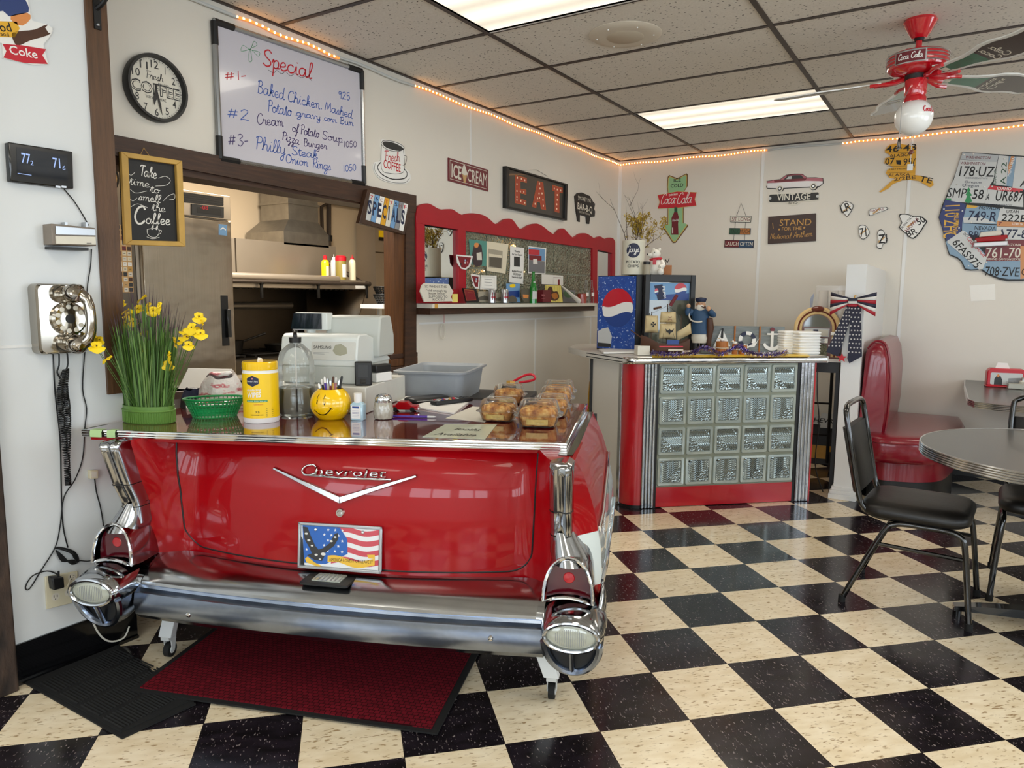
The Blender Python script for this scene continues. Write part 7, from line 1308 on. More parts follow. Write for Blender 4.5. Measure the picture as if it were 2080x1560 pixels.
# tinsel, wooden posts, little bird
pts = [(1325, 715), (1345, 718), (1372, 719), (1400, 716), (1412, 708), (1425, 700), (1440, 702), (1449, 712), (1462, 718), (1482, 704), (1500, 697), (1512, 706), (1525, 716), (1550, 719), (1580, 718), (1597, 714)]
C = [fl(px, min(by, 721) + 3 if by > 708 else 721, ZB + .014) + Vector((0, 0, max(0, 712 - by) * .0032)) for px, by in pts]; o = C[0]; ln = crom([c - o for c in C], 10); rr = random.Random(1); b = MB()
for p in ln:
    for j in range(16): d = Vector((rr.gauss(0, 1), rr.gauss(0, 1), rr.gauss(0, 1))).normalized() * .020; v = d.cross(Vector((.3, .5, .8))).normalized() * .0016; q = p + Vector((0, 0, .006)); z_ = lambda w: (w.x, w.y, max(w.z, -.012)); b.add(rr.choice(['tinsel', 'tinselw', 'tinsel', 'penpurple']), [z_(q - v), z_(q + v), z_(q + d + v), z_(q + d - v)], [(0, 1, 2, 3)])
b.tube('tinsel', [p + Vector((0, 0, .004)) for p in ln], .004, 5); tag(b.obj('tinsel_garland', None, T3(*o)), 'purple and silver tinsel garland winding along the bar top', 'garland')
for i, (px, w_, h_, lb) in enumerate(((1466, 13, 26, 'thickest wooden mooring post in front of the nautical board'), (1492, 6, 20, 'thin wooden mooring post with a white gull below the life ring'), (1508, 9, 18, 'wooden mooring post between the thin post and the tinsel arch'))):
    P = bp(px, 720); k = mpp(P); r = w_ * k; t = thing('mooring_post', lb, 'ornament', (P.x, P.y, ZB + .002), 'wooden posts in front of the nautical board'); b = MB(); b.lathe('amber', [(0, 0), (r, 0), (r * .95, h_ * k), (0, h_ * k)], 12); b.obj('post', t)
    b = MB(); b.tube('bone', [(r * 1.03 * cos(2 * pi * j / 14), r * 1.03 * sin(2 * pi * j / 14), h_ * k * .5) for j in range(14)], .003, 5, closed=True); b.obj('rope', t)
    if i < 2: b = MB(); b.sph('white', (0, 0, h_ * k + .010), (.016, .011, .010), 10); b.sph('white', (-.014, 0, h_ * k + .020), .007, 8); b.tube('yellow', [(-.02, 0, .019 + h_ * k), (-.03, 0, .018 + h_ * k)], [.002, .0005], 5); b.obj('gull', t)
P = bp(1436, 718); t = thing('wooden_bench_ornament', 'small grey wooden block under the arch of tinsel', 'ornament', TR(P.x, P.y, ZB + .002, BA)); b = MB(); b.bx('woodgrey', -.05, .05, -.02, .02, 0, .022); b.obj('block', t)
# stacks of foam boxes
rr = random.Random(12); n = 0
for (px, by, w_, cnt, lb) in ((1598, 718, 16, 9, 'left'), (1632, 719, 25, 8, 'right')):
    P = bp(px, by); k = mpp(P); r = w_ * k; th = 46 * k / cnt
    for i in range(cnt):
        b = MB(); b.rows('foam', [[(x * s_, y * s_, z) for x, y in rrect(-r, -r * .9, r, r * .9, r * .2, 3)] for z, s_ in ((0, .92), (th * .45, 1), (th * .5, 1.02), (th * .9, .96), (th * .97, .9))], closed=True, caps=True)
        pos = 'topmost of' if i == cnt - 1 else ('bottom of' if i == 0 else '%s from the bottom of' % ('second', 'third', 'fourth', 'fifth', 'sixth', 'seventh', 'eighth')[i - 1])
        one(b, 'foam_box', 'white foam takeout box, %s the %s stack on the bar' % (pos, 'narrow left' if lb == 'left' else 'wide right'), 'takeout box', TR(P.x, P.y, ZB + .001 + i * th, BA + rr.uniform(-3, 3)), 'foam takeout boxes on the bar')
# side table behind the bar with the jukebox
J = fl(1656, 727, .945); k = mpp(J); JA = FACE(J) - 4
t = thing('side_table', 'white-topped side table behind the right end of the bar', 'table', TR(J.x, J.y, 0, JA)); b = MB(); b.bx('white', -.17, .17, -.07, .40, .925, .944); b.obj('top', t); b = MB(); b.bx('black', -.16, .16, -.05, .38, .85, .925); b.obj('apron', t)
for i in (-.15, .15):
    for j in (.0, .27): b = MB(); b.bx('black', i - .012, i + .012, j - .012, j + .012, 0, .85); b.obj('leg', t)
Wj = 43 * k; Hj = 103 * k; t = thing('jukebox', 'small tabletop jukebox with amber arched tubes at the end of the bar', 'jukebox', TR(J.x, J.y, .945, JA)); F = frame((0, 0, 0), (1, 0, 0), (0, 0, 1))
A2 = lambda s_, n=20: [(Wj * s_, 0)] + [(Wj * s_ * cos(pi * i / n), Hj - Wj * 1.0 + Wj * s_ * sin(pi * i / n)) for i in range(n + 1)] + [(-Wj * s_, 0)]
b = MB(); b.prism('jukewood', A2(1), -.20, 0, F); b.obj('body', t); ring = lambda s_, n=20: A2(s_, n)
for s_, m, r in ((.92, 'jukeamber', .10), (.72, 'jukeamber', .07)): b = MB(); b.tube(m, [(x, -.002, max(z, .01)) for x, z in A2(s_)], Wj * r, 8); b.obj('light_tube', t)
b = MB(); b.tube('jukewood', [(x, -.006, max(z, .01)) for x, z in A2(.82)], Wj * .05, 6); b.obj('inner_rim', t)
b = MB(); b.flat('coolglass', [(-Wj * .58, Hj * .60)] + [(Wj * .58 * cos(pi * i / 14), Hj * .60 + Wj * .58 * sin(pi * i / 14)) for i in range(15)], .004, F); b.obj('dome_glass', t); b = MB(); b.prism('palegrey', [(-Wj * .55, Hj * .42), (Wj * .55, Hj * .42), (Wj * .55, Hj * .58), (-Wj * .55, Hj * .58)], .0, .006, F)
for x0, x1, m in ((-.5, -.2, 'bone'), (-.15, .05, 'navy'), (.1, .5, 'bone')): b.flat(m, [(Wj * x0, Hj * .44), (Wj * x1, Hj * .44), (Wj * x1, Hj * .56), (Wj * x0, Hj * .56)], .0066, F)
b.obj('song_panel', t); b = MB(); b.prism('chrome', [(-Wj * .5, Hj * .30), (Wj * .5, Hj * .30), (Wj * .5, Hj * .39), (-Wj * .5, Hj * .39)], 0, .01, F); b.obj('key_bar', t); b = MB(); b.prism('blockglass', rrect(-Wj * .5, Hj * .03, Wj * .5, Hj * .28, Wj * .15), 0, .005, F); b.obj('speaker_grille', t)
for sx in (-1, 1): b = MB(); b.bx('chrome', sx * Wj * .82 - Wj * .2, sx * Wj * .82 + Wj * .2, -.028, .0, Hj * .46, Hj * .52); b.obj('bracket', t)
b = MB(); b.sph('jukewood', (0, -.01, Hj - Wj * .1), (Wj * .3, .03, Wj * .15), 12); b.obj('crest', t)
# bag of cups behind the jukebox
D('cupfoam e6e0d4 .6'); glass('wrap', 'f4f6f8', alpha=.22, ro=.12); glass('wrapblue', '5f8fd0', alpha=.5, ro=.15)
P = Vector(J) + Vector((.09, .25, 0)); t = thing('cup_bag', 'clear plastic bag of stacked foam cups behind the jukebox', 'bag of cups', TR(P.x, P.y, .945, JA)); b = MB(); hh = .49
for i in range(4):
    x = -.10 + i * .066
    b.lathe('cupfoam', [(.031 + (.003 if j % 2 else 0), hh * j / 30) for j in range(30)], 14, T3(x, 0, .002))
b.obj('cups', t); b = MB(); rr = random.Random(3); b.rows('wrap', [[((.155 + .006 * rr.uniform(-1, 1)) * cos(a), (.06 + .006 * rr.uniform(-1, 1)) * sin(a), z) for a in [2 * pi * i / 20 for i in range(20)]] for z in (0, .1, .2, .3, .4, .49, .51)], closed=True); b.obj('wrapper', t); b = MB(); b.rows('wrapblue', [[(-.158 - .02 * f - .012 * rr.random(), .0 - .03 * g, .08 + .38 * g - .05 * f) for f in (0, .5, 1)] for g in (0, .25, .5, .75, 1)]); b.obj('blue_edge', t)
# patriotic bow on the divider
M = frame((HX0 + .055, HY - .034, 1.335), (1, 0, 0), (0, 0, 1)); s = Sign('ribbon_bow', 'red, white and navy ribbon bow with star tails on the white divider', 'bow', M); D('bownavy 191b33 .6\nbowred a3182a .6\nbowwhite dcd8d4 .6'); k = mpp(M.translation)
for sx in (-1, 1):
    rows_ = []
    for m, (a, e) in zip(('bownavy', 'bowwhite', 'bowred', 'bownavy', 'bowwhite', 'bowred'), [(i / 6, (i + 1) / 6) for i in range(6)]):
        rw = []
        for q in range(7): f = q / 6; hw_ = (.018 + .060 * f) ; x = sx * (.012 + .125 * f); zc = .012 - .035 * f * (0); bulge = .03 * sin(pi * f) + .008; rw.append([(x, zc + hw_ * (1 - 2 * a) - .02 * f, bulge), (x, zc + hw_ * (1 - 2 * e) - .02 * f, bulge)])
        s.b.rows(m, rw)
    s.obj('loop', solid=.003)
s.b.bx('bownavy', -.028, .028, .012, .03, .01, .034); s.b.bx('bowwhite', -.028, .028, -.008, .012, .01, .034); s.b.bx('bowred', -.028, .028, -.026, -.008, .01, .03); s.obj('knot', bevel=.006)
for sx, (x0, x1, y1), ya in ((-1, (-.145, -.055, -.36), .05), (1, (-.012, .075, -.40), .05)):
    A = (-.035, -.02) if sx < 0 else (-.01, -.02); E = (.012, -.02) if sx < 0 else (.05, -.02)
    q = [A, E, (x1, y1 + ya), ((x0 + x1) / 2 - .03 * sx, y1), (x0, y1 + ya * .6)]; s.b.prism('bownavy', q, .004 if sx < 0 else .008, .007 if sx < 0 else .011); tl = s.obj('tail'); z = .0076 if sx < 0 else .0116
    for r in range(11):
        f = (r + .6) / 11.5; xa = A[0] + (x0 - A[0]) * f; xb_ = E[0] + (x1 - E[0]) * f; yy = -.02 + (y1 + .05 + .02) * f; n_ = 3 if f < .45 else 4
        for c_ in range(n_): s.b.flat('bowwhite', star(xa + (xb_ - xa) * (c_ + .5 + (.25 if r % 2 else -.2)) / n_, yy, .0075), z)
    s.obj('stars', tl)
s.b.prism('red', star(-.045, -.365, .032, 90, .42), .012, .022); s.obj('red_star'); s.b.tube('gold', [(.012, .03, .03), (.01, .045, .035), (.02, .05, .03)], .004, 6); s.obj('clip')
# wet floor sign and things under the side table
P = fl(1196, 905, 0); P = Vector((.62, -2.55, 0)); k = mpp(P); t = thing('wet_floor_sign', 'yellow caution sign standing by the wall behind the left end of the bar', 'floor sign', TR(.37, -1.10, 0, 32)); D('cautionyellow e0a80a .4'); F = frame((0, 0, 0), (1, 0, 0), (0, .12, 1))
b = MB(); b.prism('cautionyellow', [(-.13, 0), (.13, 0), (.085, .66), (-.085, .66)], 0, .012, F); b.obj('panel', t, bevel=.004); b = MB(); b.text('ink', 'CAUTION', (-.09, .42), (.09, .42), .035, .0135, .01, 0, F); b.text('ink', 'WET FLOOR', (-.1, .33), (.1, .33), .03, .0135, .01, 0, F); b.obj('lettering', t); b = MB(); b.prism('black', rrect(-.045, .56, .045, .60, .015), .0121, .013, F); b.obj('hand_hole', t)
P = fl(1668, 925, 0); JJ = Vector((1.95, -.55, 0)); t = thing('hand_truck', 'black tubular hand truck standing in the gap beside the bar', 'hand truck', TR(JJ.x, JJ.y, 0, JA + 8)); b = MB()
for sx in (-.16, .12): b.tube('iron', [(sx, 0, .08), (sx, .02, .80)], .012, 8)
b.tube('iron', crom([(.12, .02, .78), (.11, .02, .84), (.06, .02, .86), (-.10, .02, .86), (-.15, .02, .84), (-.16, .02, .78)], 3), .012, 8)
for z in (.3, .55): b.tube('iron', [(-.16, .01, z), (.12, .01, z)], .008, 8)
b.obj('frame', t)
for sx in (-.2, .16): b = MB(); b.tube('rubber', [(sx - .02, .04, .08), (sx + .02, .04, .08)], .08, 18); b.obj('wheel', t)
P = Vector((2.10, -.12, 0)); t = thing('storage_box', 'dark storage box standing in the gap beside the bar', 'box', TR(P.x, P.y, 0, 6)); b = MB(); b.bx('charcoal', -.25, .10, -.1, .1, .0, .34); b.obj('box', t, bevel=.006); b = MB(); b.bx('gold', -.24, .09, -.103, -.1, .05, .16); b.obj('label', t)
t = thing('tin_sign', 'white bow-tie shaped Chevrolet tin sign leaning on the dark storage box', 'sign', frame((P.x - .07, P.y - .115, .37), (1, .1, 0), (0, .1, 1))); b = MB(); b.prism('palegrey', [(-.20, -.035), (-.07, -.035), (-.07, -.06), (.07, -.06), (.07, -.035), (.18, -.035), (.20, .035), (.07, .035), (.07, .06), (-.07, .06), (-.07, .035), (-.18, .035)], 0, .006); b.obj('plate', t); b = MB(); b.text('ink', 'CHEVROLET', (-.17, -.018), (.17, -.018), .036, .0066, .012, .2); b.obj('lettering', t)
b = MB(); b.tube('black', crom([(0, 0, .90), (.01, -.01, .7), (.03, 0, .5), (.02, .01, .2), (.08, .02, .01)], 5), .004, 6); one(b, 'power_cord', 'black cord hanging from the side table behind the bar', 'cord', TR(J.x + .035, J.y - .1, 0))
# ================================================================ signs on the back wall
def zc(ox, oy, k): return lambda x, y: (ox + x / k, oy + y / k)
c5 = zc(1320, 270, 5.2); c6 = zc(1680, 270, 4.7275); c7 = zc(1900, 290, 5.2)
def P_(f, *a): return [f(a[i], a[i + 1]) for i in range(0, len(a), 2)]
# arrow sign
s = Sign('arrow_sign', 'green arrow tin sign reading Ice Cold over a red soda banner', 'sign', BW(*c5(280, 790))); D('arrowbrown 6a4a24 .5\narrowgold c8b060 .5')
AR = P_(c5, 188, 465, 205, 445, 290, 478, 388, 427, 400, 440, 398, 560, 362, 615, 356, 640, 356, 965, 398, 968, 404, 982, 272, 1160, 244, 1164, 138, 1000, 150, 975, 186, 985, 190, 640, 182, 560)
s.poly('arrowbrown', AR, 0, .006); bd = s.obj('board'); cx, cy = c5(275, 790); IN = lambda pts, f: [(cx + (x - cx) * f, cy + (y - cy) * (1 - (1 - f) * .45)) for x, y in pts]; s.flat('arrowgold', IN(AR, .93), .0064); s.flat('signgreen', IN(AR, .87), .0068)
BN = P_(c5, 82, 660, 100, 654, 290, 618, 494, 628, 474, 700, 492, 768, 285, 792, 82, 800, 104, 730); s.poly('plasticred', BN, .0066, .0085); s.line('arrowgold', BN + [BN[0]], .0028, .0088, smooth=False)
s.txt('ink', 'ICE', c5(252, 520), c5(328, 512), 7, .0074, .012); s.txt('ink', 'COLD', c5(220, 578), c5(352, 568), 7, .0074, .012); s.txt('white', 'DRINK', c5(202, 668), c5(300, 656), 4, .009, .008); s.ink('white', 'Coca', c5(108, 755), c5(262, 742), 21, .005, .009, .3); s.ink('white', '-', c5(255, 735), c5(285, 730), 18, .004, .009); s.ink('white', 'Cola', c5(280, 752), c5(440, 735), 22, .005, .009, .3)
s.flat('darkgreen', P_(c5, 258, 782, 290, 782, 290, 838, 258, 838), .0086); s.flat('maroon', P_(c5, 256, 838, 292, 838, 306, 895, 298, 960, 302, 1075, 228, 1075, 232, 960, 228, 900), .0087); s.txt('white', 'Coca-Cola', c5(234, 935), c5(302, 930), 5, .0092, .006, .3); s.flat('white', P_(c5, 236, 1000, 244, 1000, 244, 1060, 236, 1060), .0091); s.obj('picture', bd)
# hanging boards
s = Sign('hanging_sign', 'three small hanging boards reading sit long, talk much, laugh often', 'sign', BW(*c5(950, 1000)))
for pts, m, tm, t_, a, e, m2 in ((P_(c5, 852, 876, 1072, 880, 1064, 946, 848, 941), 'bone', 'maroon', 'SIT LONG', c5(864, 930), c5(1052, 932), None), (P_(c5, 842, 1004, 1064, 1007, 1060, 1073, 838, 1070), 'darkgreen', 'olivedark', 'TALK MUCH', c5(850, 1060), c5(1052, 1062), 'amber'), (P_(c5, 790, 1132, 1099, 1134, 1092, 1213, 785, 1208), 'maroon', 'bone', 'LAUGH OFTEN', c5(798, 1190), c5(1084, 1194), 'navyblue')):
    for n_, h_ in (('olivedark', '1c2a20'), ('navyblue', '24405e')):
        if n_ not in DEF: DEF[n_] = (h_, .6)
    s.poly('ink', pts, 0, .010); s.flat(m, IN2(pts) if 0 else [((pts[0][0] + pts[2][0]) / 2 + (x - (pts[0][0] + pts[2][0]) / 2) * .97, (pts[0][1] + pts[2][1]) / 2 + (y - (pts[0][1] + pts[2][1]) / 2) * .88) for x, y in pts], .0104)
    if m2: mid = lambda i, j: ((pts[i][0] + pts[j][0]) / 2, (pts[i][1] + pts[j][1]) / 2); s.flat(m2, [mid(0, 1), (pts[1][0] - 1, pts[1][1] + .8), (pts[2][0] - 1, pts[2][1] - .8), mid(3, 2)], .0108)
    s.txt(tm, t_, a, e, 8, .0112, .006); s.obj('plank')
s.tube('darkgrey', P_(c5, 915, 880, 965, 742, 1018, 882), .0016, .004, smooth=0)
for a in ((905, 942, 898, 1006), (1012, 944, 1006, 1007), (890, 1070, 886, 1134), (1004, 1072, 1000, 1134)): s.tube('darkgrey', P_(c5, *a), .0016, .004, smooth=0)
s.obj('cord')
# vintage car cut-out and its plaque
s = Sign('car_sign', 'vintage car tin cut-out over a black Vintage Blvd plaque', 'sign', BW(*c5(1520, 600))); D('carpink b0606c .4\ncarsilver c4c2c4 .3 .3')
BODY = P_(c5, 1234, 508, 1300, 496, 1376, 488, 1440, 442, 1530, 430, 1612, 432, 1662, 470, 1750, 468, 1830, 478, 1836, 530, 1800, 562, 1776, 572, 1750, 602, 1704, 600, 1690, 576, 1420, 588, 1400, 616, 1350, 618, 1330, 592, 1240, 588, 1228, 572, 1240, 545)
s.poly('ink', BODY, 0, .006); bd = s.obj('car'); s.flat('carsilver', P_(c5, 1240, 530, 1320, 528, 1660, 500, 1826, 512, 1826, 532, 1790, 560, 1690, 568, 1420, 580, 1330, 585, 1240, 580), .0064); s.flat('carpink', P_(c5, 1240, 512, 1310, 500, 1380, 492, 1442, 446, 1530, 434, 1610, 436, 1660, 474, 1750, 472, 1826, 482, 1826, 510, 1660, 506, 1320, 526, 1242, 528), .0067); s.flat('maroon', P_(c5, 1310, 502, 1380, 494, 1660, 478, 1640, 502, 1320, 522), .0070)
s.flat('charcoal', P_(c5, 1412, 492, 1452, 456, 1530, 446, 1600, 446, 1628, 480), .0073); s.flat('palegrey', P_(c5, 1440, 488, 1462, 462, 1500, 458, 1496, 486), .0076); s.flat('maroon', P_(c5, 1442, 446, 1530, 434, 1610, 436, 1620, 442, 1530, 442, 1452, 454), .0077)
for w in ((1372, 588), (1727, 562)): s.disc('bone', c5(*w), 6.6, .0080, 18); s.disc('charcoal', c5(*w), 4.2, .0083, 16); s.disc('silver', c5(*w), 2.2, .0086, 12)
s.obj('picture', bd)
PQ = P_(c5, 1256, 660, 1268, 646, 1780, 621, 1791, 636, 1787, 706, 1776, 716, 1600, 726, 1560, 758, 1500, 768, 1456, 752, 1430, 734, 1268, 739, 1254, 726)
s.poly('bone', PQ, 0, .006); s.flat('black', P_(c5, 1262, 662, 1274, 652, 1776, 628, 1784, 640, 1781, 704, 1600, 718, 1430, 728, 1270, 732, 1260, 722), .0064); pq = s.obj('plaque'); s.txt('bone', 'VINTAGE', c5(1340, 716), c5(1695, 700), 13, .007, .015); s.txt('ink', '·BLVD·', c5(1455, 754), c5(1565, 749), 5, .007, .01)
for p in ((1268, 690), (1772, 668)): s.disc('palegrey', c5(*p), 3, .0072, 12)
s.obj('lettering', pq)
for a in ((1365, 616, 1365, 645), (1724, 600, 1724, 628)): s.tube('silver', P_(c5, *a), .0018, .003, smooth=0); s.obj('link')
# anthem board
s = Sign('anthem_sign', 'dark wooden board reading I stand for the national anthem', 'sign', BW(*c5(1500, 1010))); D('anthembrown 3a2620 .5 0 0 .25 16\nanthemgold c49346 .45')
s.poly('anthembrown', P_(c5, 1250, 886, 1755, 848, 1752, 1141, 1245, 1173), 0, .014); bd = s.obj('board', bevel=.002); Z = .0146
s.txt('anthemgold', 'I', c5(1296, 1012), c5(1314, 1008), 12, Z, .0); s.txt('anthemgold', 'STAND', c5(1368, 982), c5(1704, 974), 13, Z, -.004); s.txt('anthemgold', 'FOR THE', c5(1394, 1034), c5(1602, 1022), 7, Z, .0); s.ink('anthemgold', 'National', c5(1270, 1120), c5(1490, 1112), 11, .0032, Z); s.ink('anthemgold', 'Anthem', c5(1516, 1108), c5(1718, 1090), 12, .0032, Z)
for p in ((1366, 1020), (1630, 1002)): q = s.p(*c5(*p), d=Z); s.b.flat('anthemgold', star(q[0], q[1], .012), Z)
s.obj('lettering', bd)
# licence-plate map pieces
def piece(label, pts, m, fn, name='plate_map', smooth=0, c=c6, grp='licence plate map pieces on the back wall', th=.012):
    q = P_(c, *pts); x = sum(p[0] for p in q) / len(q); y = sum(p[1] for p in q) / len(q); s = Sign(name, label, 'wall art', BW(x, y), grp); s.poly('ink' if smooth else m, q, 0, th, smooth=smooth); smooth and s.flat(m, [(x + (px_ - x) * .92, y + (py_ - y) * .92) for px_, py_ in q], th + .0003, smooth); smooth and s.line('tan', [(x - 7, y + 5), (x, y), (x + 7, y - 6)], .012, th + .0005); s.o = s.obj('plate'); s.Z = th + .0006; fn(s); s.obj('lettering', s.o); return s
def f_al(s):
    Z = s.Z
    for t_, a, e, h, b_ in (('46·43', (560, 188), (855, 165), 13, .008), ('ALASKA', (600, 235), (800, 222), 6, .006), ('07', (556, 305), (645, 298), 13, .008), ('95(', (728, 312), (846, 308), 14, .008), ('LAST FRONTIER', (600, 357), (815, 345), 3, .003), ('ALASKA', (585, 418), (795, 412), 6, .006), ('2/2BE', (640, 462), (850, 440), 7, .006), ('TE', (880, 460), (1000, 486), 11, .008)): s.txt('ink', t_, c6(*a), c6(*e), h, Z, b_)
    for y in (192, 322, 384): s.line('brown', P_(c6, 575, y, 848, y - 8), .002, Z, smooth=False)
    s.flat('ink', P_(c6, 662, 262, 710, 262, 708, 305, 668, 300), Z)
piece('yellow Alaska shape cut from licence plates', (555, 165, 600, 115, 660, 100, 720, 108, 820, 125, 858, 130, 850, 300, 845, 405, 900, 410, 960, 430, 1015, 460, 1022, 500, 990, 522, 950, 500, 880, 460, 800, 450, 720, 455, 680, 470, 630, 490, 590, 530, 515, 570, 500, 565, 560, 515, 620, 460, 660, 440, 600, 430, 565, 385, 580, 350, 640, 330, 590, 305, 550, 290, 560, 240, 610, 232, 600, 205, 560, 190), 'plateyellow', f_al)
for lb, pts, tx in (('small island plate lettered LR, leftmost of the plate islands', (130, 705, 175, 655, 245, 680, 247, 722, 200, 797, 180, 795, 150, 755), (('LR', (140, 770), (238, 735), 17, .012),)), ('small flat island plate reading Hawaii', (400, 762, 420, 730, 570, 712, 576, 735, 470, 772, 410, 796), (('HAWAII', (416, 762), (540, 742), 5, .008),)),
    ('small island plate numbered 71', (300, 920, 320, 885, 370, 890, 405, 942, 395, 985, 350, 1022, 315, 1000), (('71', (318, 1000), (380, 990), 18, .012),)), ('small foot-shaped island plate lettered Z', (480, 972, 500, 930, 540, 935, 560, 990, 582, 1020, 562, 1055, 535, 1070, 520, 1112, 480, 1102, 476, 1072, 495, 1042), (('ZI', (492, 1062), (574, 1055), 18, .012),)),
    ('largest island plate with Aloha State lettering', (690, 800, 710, 776, 780, 780, 830, 800, 900, 800, 962, 846, 940, 882, 890, 962, 830, 1016, 790, 1000, 758, 970, 722, 940, 690, 905, 716, 860), (('ALOHA STATE', (722, 922), (832, 802), 5, .006), ('HAWAII', (772, 952), (882, 832), 7, .008), ('50', (880, 888), (950, 850), 14, .012), ('BR', (775, 1000), (870, 960), 12, .012)))):
    def fn(s, tx=tx):
        x0 = min(tx[0][1][0], 700); a = [c6(*t[1]) for t in tx]; ctr = s.M.translation
        for t_, a, e, h, b_ in tx: s.txt('darkred' if 'HAWAII' in t_ else 'ink', t_, c6(*a), c6(*e), h, s.Z, b_)
    piece(lb, pts, 'white', fn, 'island_plate', 2)
# the large map
s = Sign('plate_map', 'large United States map made of cut licence plates, at the right edge', 'wall art', BW(1995, 440, -.004)); D('platesilver b4b8bb .4\nplatelt c9cbca .4\nplatedkblue 24306a .4\nplatesky 7f9cb4 .4\nplatemaroon 6e1a22 .4\ncalyellow d8a83c .4\nsunset c98a54 .4')
s.poly('black', P_(c7, 285, 96, 930, 138, 1500, 170, 1500, 1300, 930, 1460, 770, 1464, 680, 1446, 560, 1396, 480, 1346, 370, 1350, 310, 1342, 270, 1256, 226, 1220, 145, 1186, 128, 1140, 104, 1040, 70, 900, 34, 790, 74, 650, 90, 620, 115, 560, 180, 410, 236, 250), 0, .010); bd = s.obj('backing')
Zp = [.0105]
def plate(m, pts, tx, z=None, bands=()):
    Zp[0] += .0003; z = z or Zp[0]; s.poly(m, P_(c7, *pts), .010, z + .001); Z = z + .0014
    for bm_, bp_ in bands: s.flat(bm_, P_(c7, *bp_), Z)
    for t_, m2, a, e, h, b_ in tx: s.txt(m2, t_, c7(*a), c7(*e), h, Z + .0004, b_)
    s.obj('license_plate', bd)
I_ = 'ink'; R_d = 'platemaroon'
plate('platesilver', (286, 100, 668, 130, 652, 205, 262, 175), [('WASHINGTON', R_d, (316, 166), (578, 172), 5.5, .006)]); plate('platelt', (260, 178, 650, 205, 612, 395, 188, 410), [('WASHINGTON', R_d, (260, 230), (525, 238), 6, .006), ('178·UZ', I_, (248, 350), (612, 358), 20, .008), ('EVERGREEN STATE', 'navy', (318, 378), (550, 384), 3, .0)])
plate('platelt', (186, 400, 610, 396, 560, 470, 160, 470), [('Oregon', 'navy', (305, 425), (482, 430), 5, .003)]); plate('platelt', (165, 440, 560, 470, 520, 640, 108, 620), [('Oregon', 'navy', (280, 462), (455, 470), 6, .003), ('SMP', I_, (122, 575), (318, 582), 19, .010), ('58', I_, (388, 592), (500, 596), 19, .010)], None, [('green', (345, 640, 310, 620, 335, 560, 318, 550, 340, 510, 330, 500, 352, 468, 372, 505, 360, 515, 388, 555, 368, 565, 388, 620)), ('green', (112, 585, 168, 588, 165, 622, 108, 612))])
plate('platelt', (672, 132, 775, 142, 750, 455, 610, 440), [('A 22', 'darkgreen', (740, 440), (755, 205), 9, .006), ('IDAHO', 'darkgreen', (640, 440), (650, 280), 5, .004)]); plate('platesky', (778, 142, 855, 146, 812, 465, 750, 455), [('MONTANA', 'white', (790, 355), (845, 155), 6, .008)], None, [('sunset', (800, 142, 836, 144, 790, 300, 770, 340, 770, 240))]); plate('platelt', (856, 146, 1500, 175, 1500, 560, 812, 480), [('A 4', I_, (890, 462), (1080, 470), 16, .012)])
plate('platelt', (566, 452, 926, 500, 930, 680, 522, 640), [('UR687', I_, (628, 612), (920, 622), 21, .010), ('A', I_, (530, 605), (566, 608), 14, .01), ('FAMOUS POTATOES', 'navy', (545, 660), (810, 672), 3.5, .003)], None, [('plasticred', (580, 450, 926, 488, 922, 530, 548, 490))]); s.b = MB(); s.txt('white', 'IDAHO', c7(650, 500), c7(800, 502), 6, Zp[0] + .0022, .006); s.obj('lettering', bd)
plate('platedkblue', (104, 600, 322, 645, 280, 900, 210, 1080, 124, 1050, 40, 790, 90, 640), [], None)
A = s.p(*c7(108, 665)); E = s.p(*c7(82, 1010)); s.b.text('calyellow', '110 ZHC', A, E, .095, Zp[0] + .0016, .008)
A = s.p(*c7(205, 740)); E = s.p(*c7(180, 960)); s.b.text('calyellow', 'CALIFORNIA', A, E, .03, Zp[0] + .0016, .003); s.obj('lettering', bd)
plate('platesky', (330, 655, 684, 690, 652, 860, 284, 845), [('NEVADA', I_, (460, 702), (682, 712), 8, .006), ('749·R', 'navy', (338, 815), (640, 832), 19, .008)], None, [('calyellow', (330, 655, 460, 668, 420, 690, 326, 690)), ('platelt', (300, 845, 292, 790, 480, 780, 652, 850))])
plate('platelt', (686, 692, 890, 706, 1500, 740, 1500, 860, 654, 825), [('UTAH', I_, (748, 742), (880, 742), 6, .008), ('222B', I_, (694, 824), (960, 838), 14, .008)]); plate('sunset', (652, 828, 1500, 862, 1500, 910, 645, 880), [('7', R_d, (662, 868), (700, 868), 6, .01), ('UTAH 96', 'white', (810, 868), (920, 872), 5, .006)])
plate('platesky', (284, 850, 648, 872, 652, 1000, 280, 960), [('NEVADA', I_, (412, 918), (636, 926), 8, .006), ('BRT', 'navy', (346, 1006), (520, 1012), 14, .008)]); plate('platelt', (648, 884, 1500, 915, 1500, 1030, 640, 1020), [('A77-8', 'navy', (650, 1000), (960, 1008), 17, .008)])
plate('platesky', (108, 1045, 300, 920, 545, 1200, 520, 1325, 470, 1332, 380, 1338, 318, 1328, 280, 1246, 234, 1208, 152, 1176), []); plate('platemaroon', (530, 1080, 720, 1020, 1500, 1045, 1500, 1240, 518, 1250), [('ARIZONA', 'bone', (732, 1090), (905, 1092), 5, .006), ('761-70', 'bone', (528, 1212), (895, 1214), 20, .010), ('GRAND CANYON STATE', 'bone', (546, 1238), (900, 1242), 4, .006)]); plate('platesky', (512, 1252, 1500, 1240, 1500, 1300, 930, 1440, 770, 1440, 680, 1425, 560, 1380, 490, 1330), [('708·ZVE', I_, (520, 1400), (880, 1412), 18, .008)]); plate('sunset', (898, 1090, 1500, 1100, 1500, 1330, 898, 1440), [('C', 'brown', (905, 1400), (960, 1400), 14, .01)])
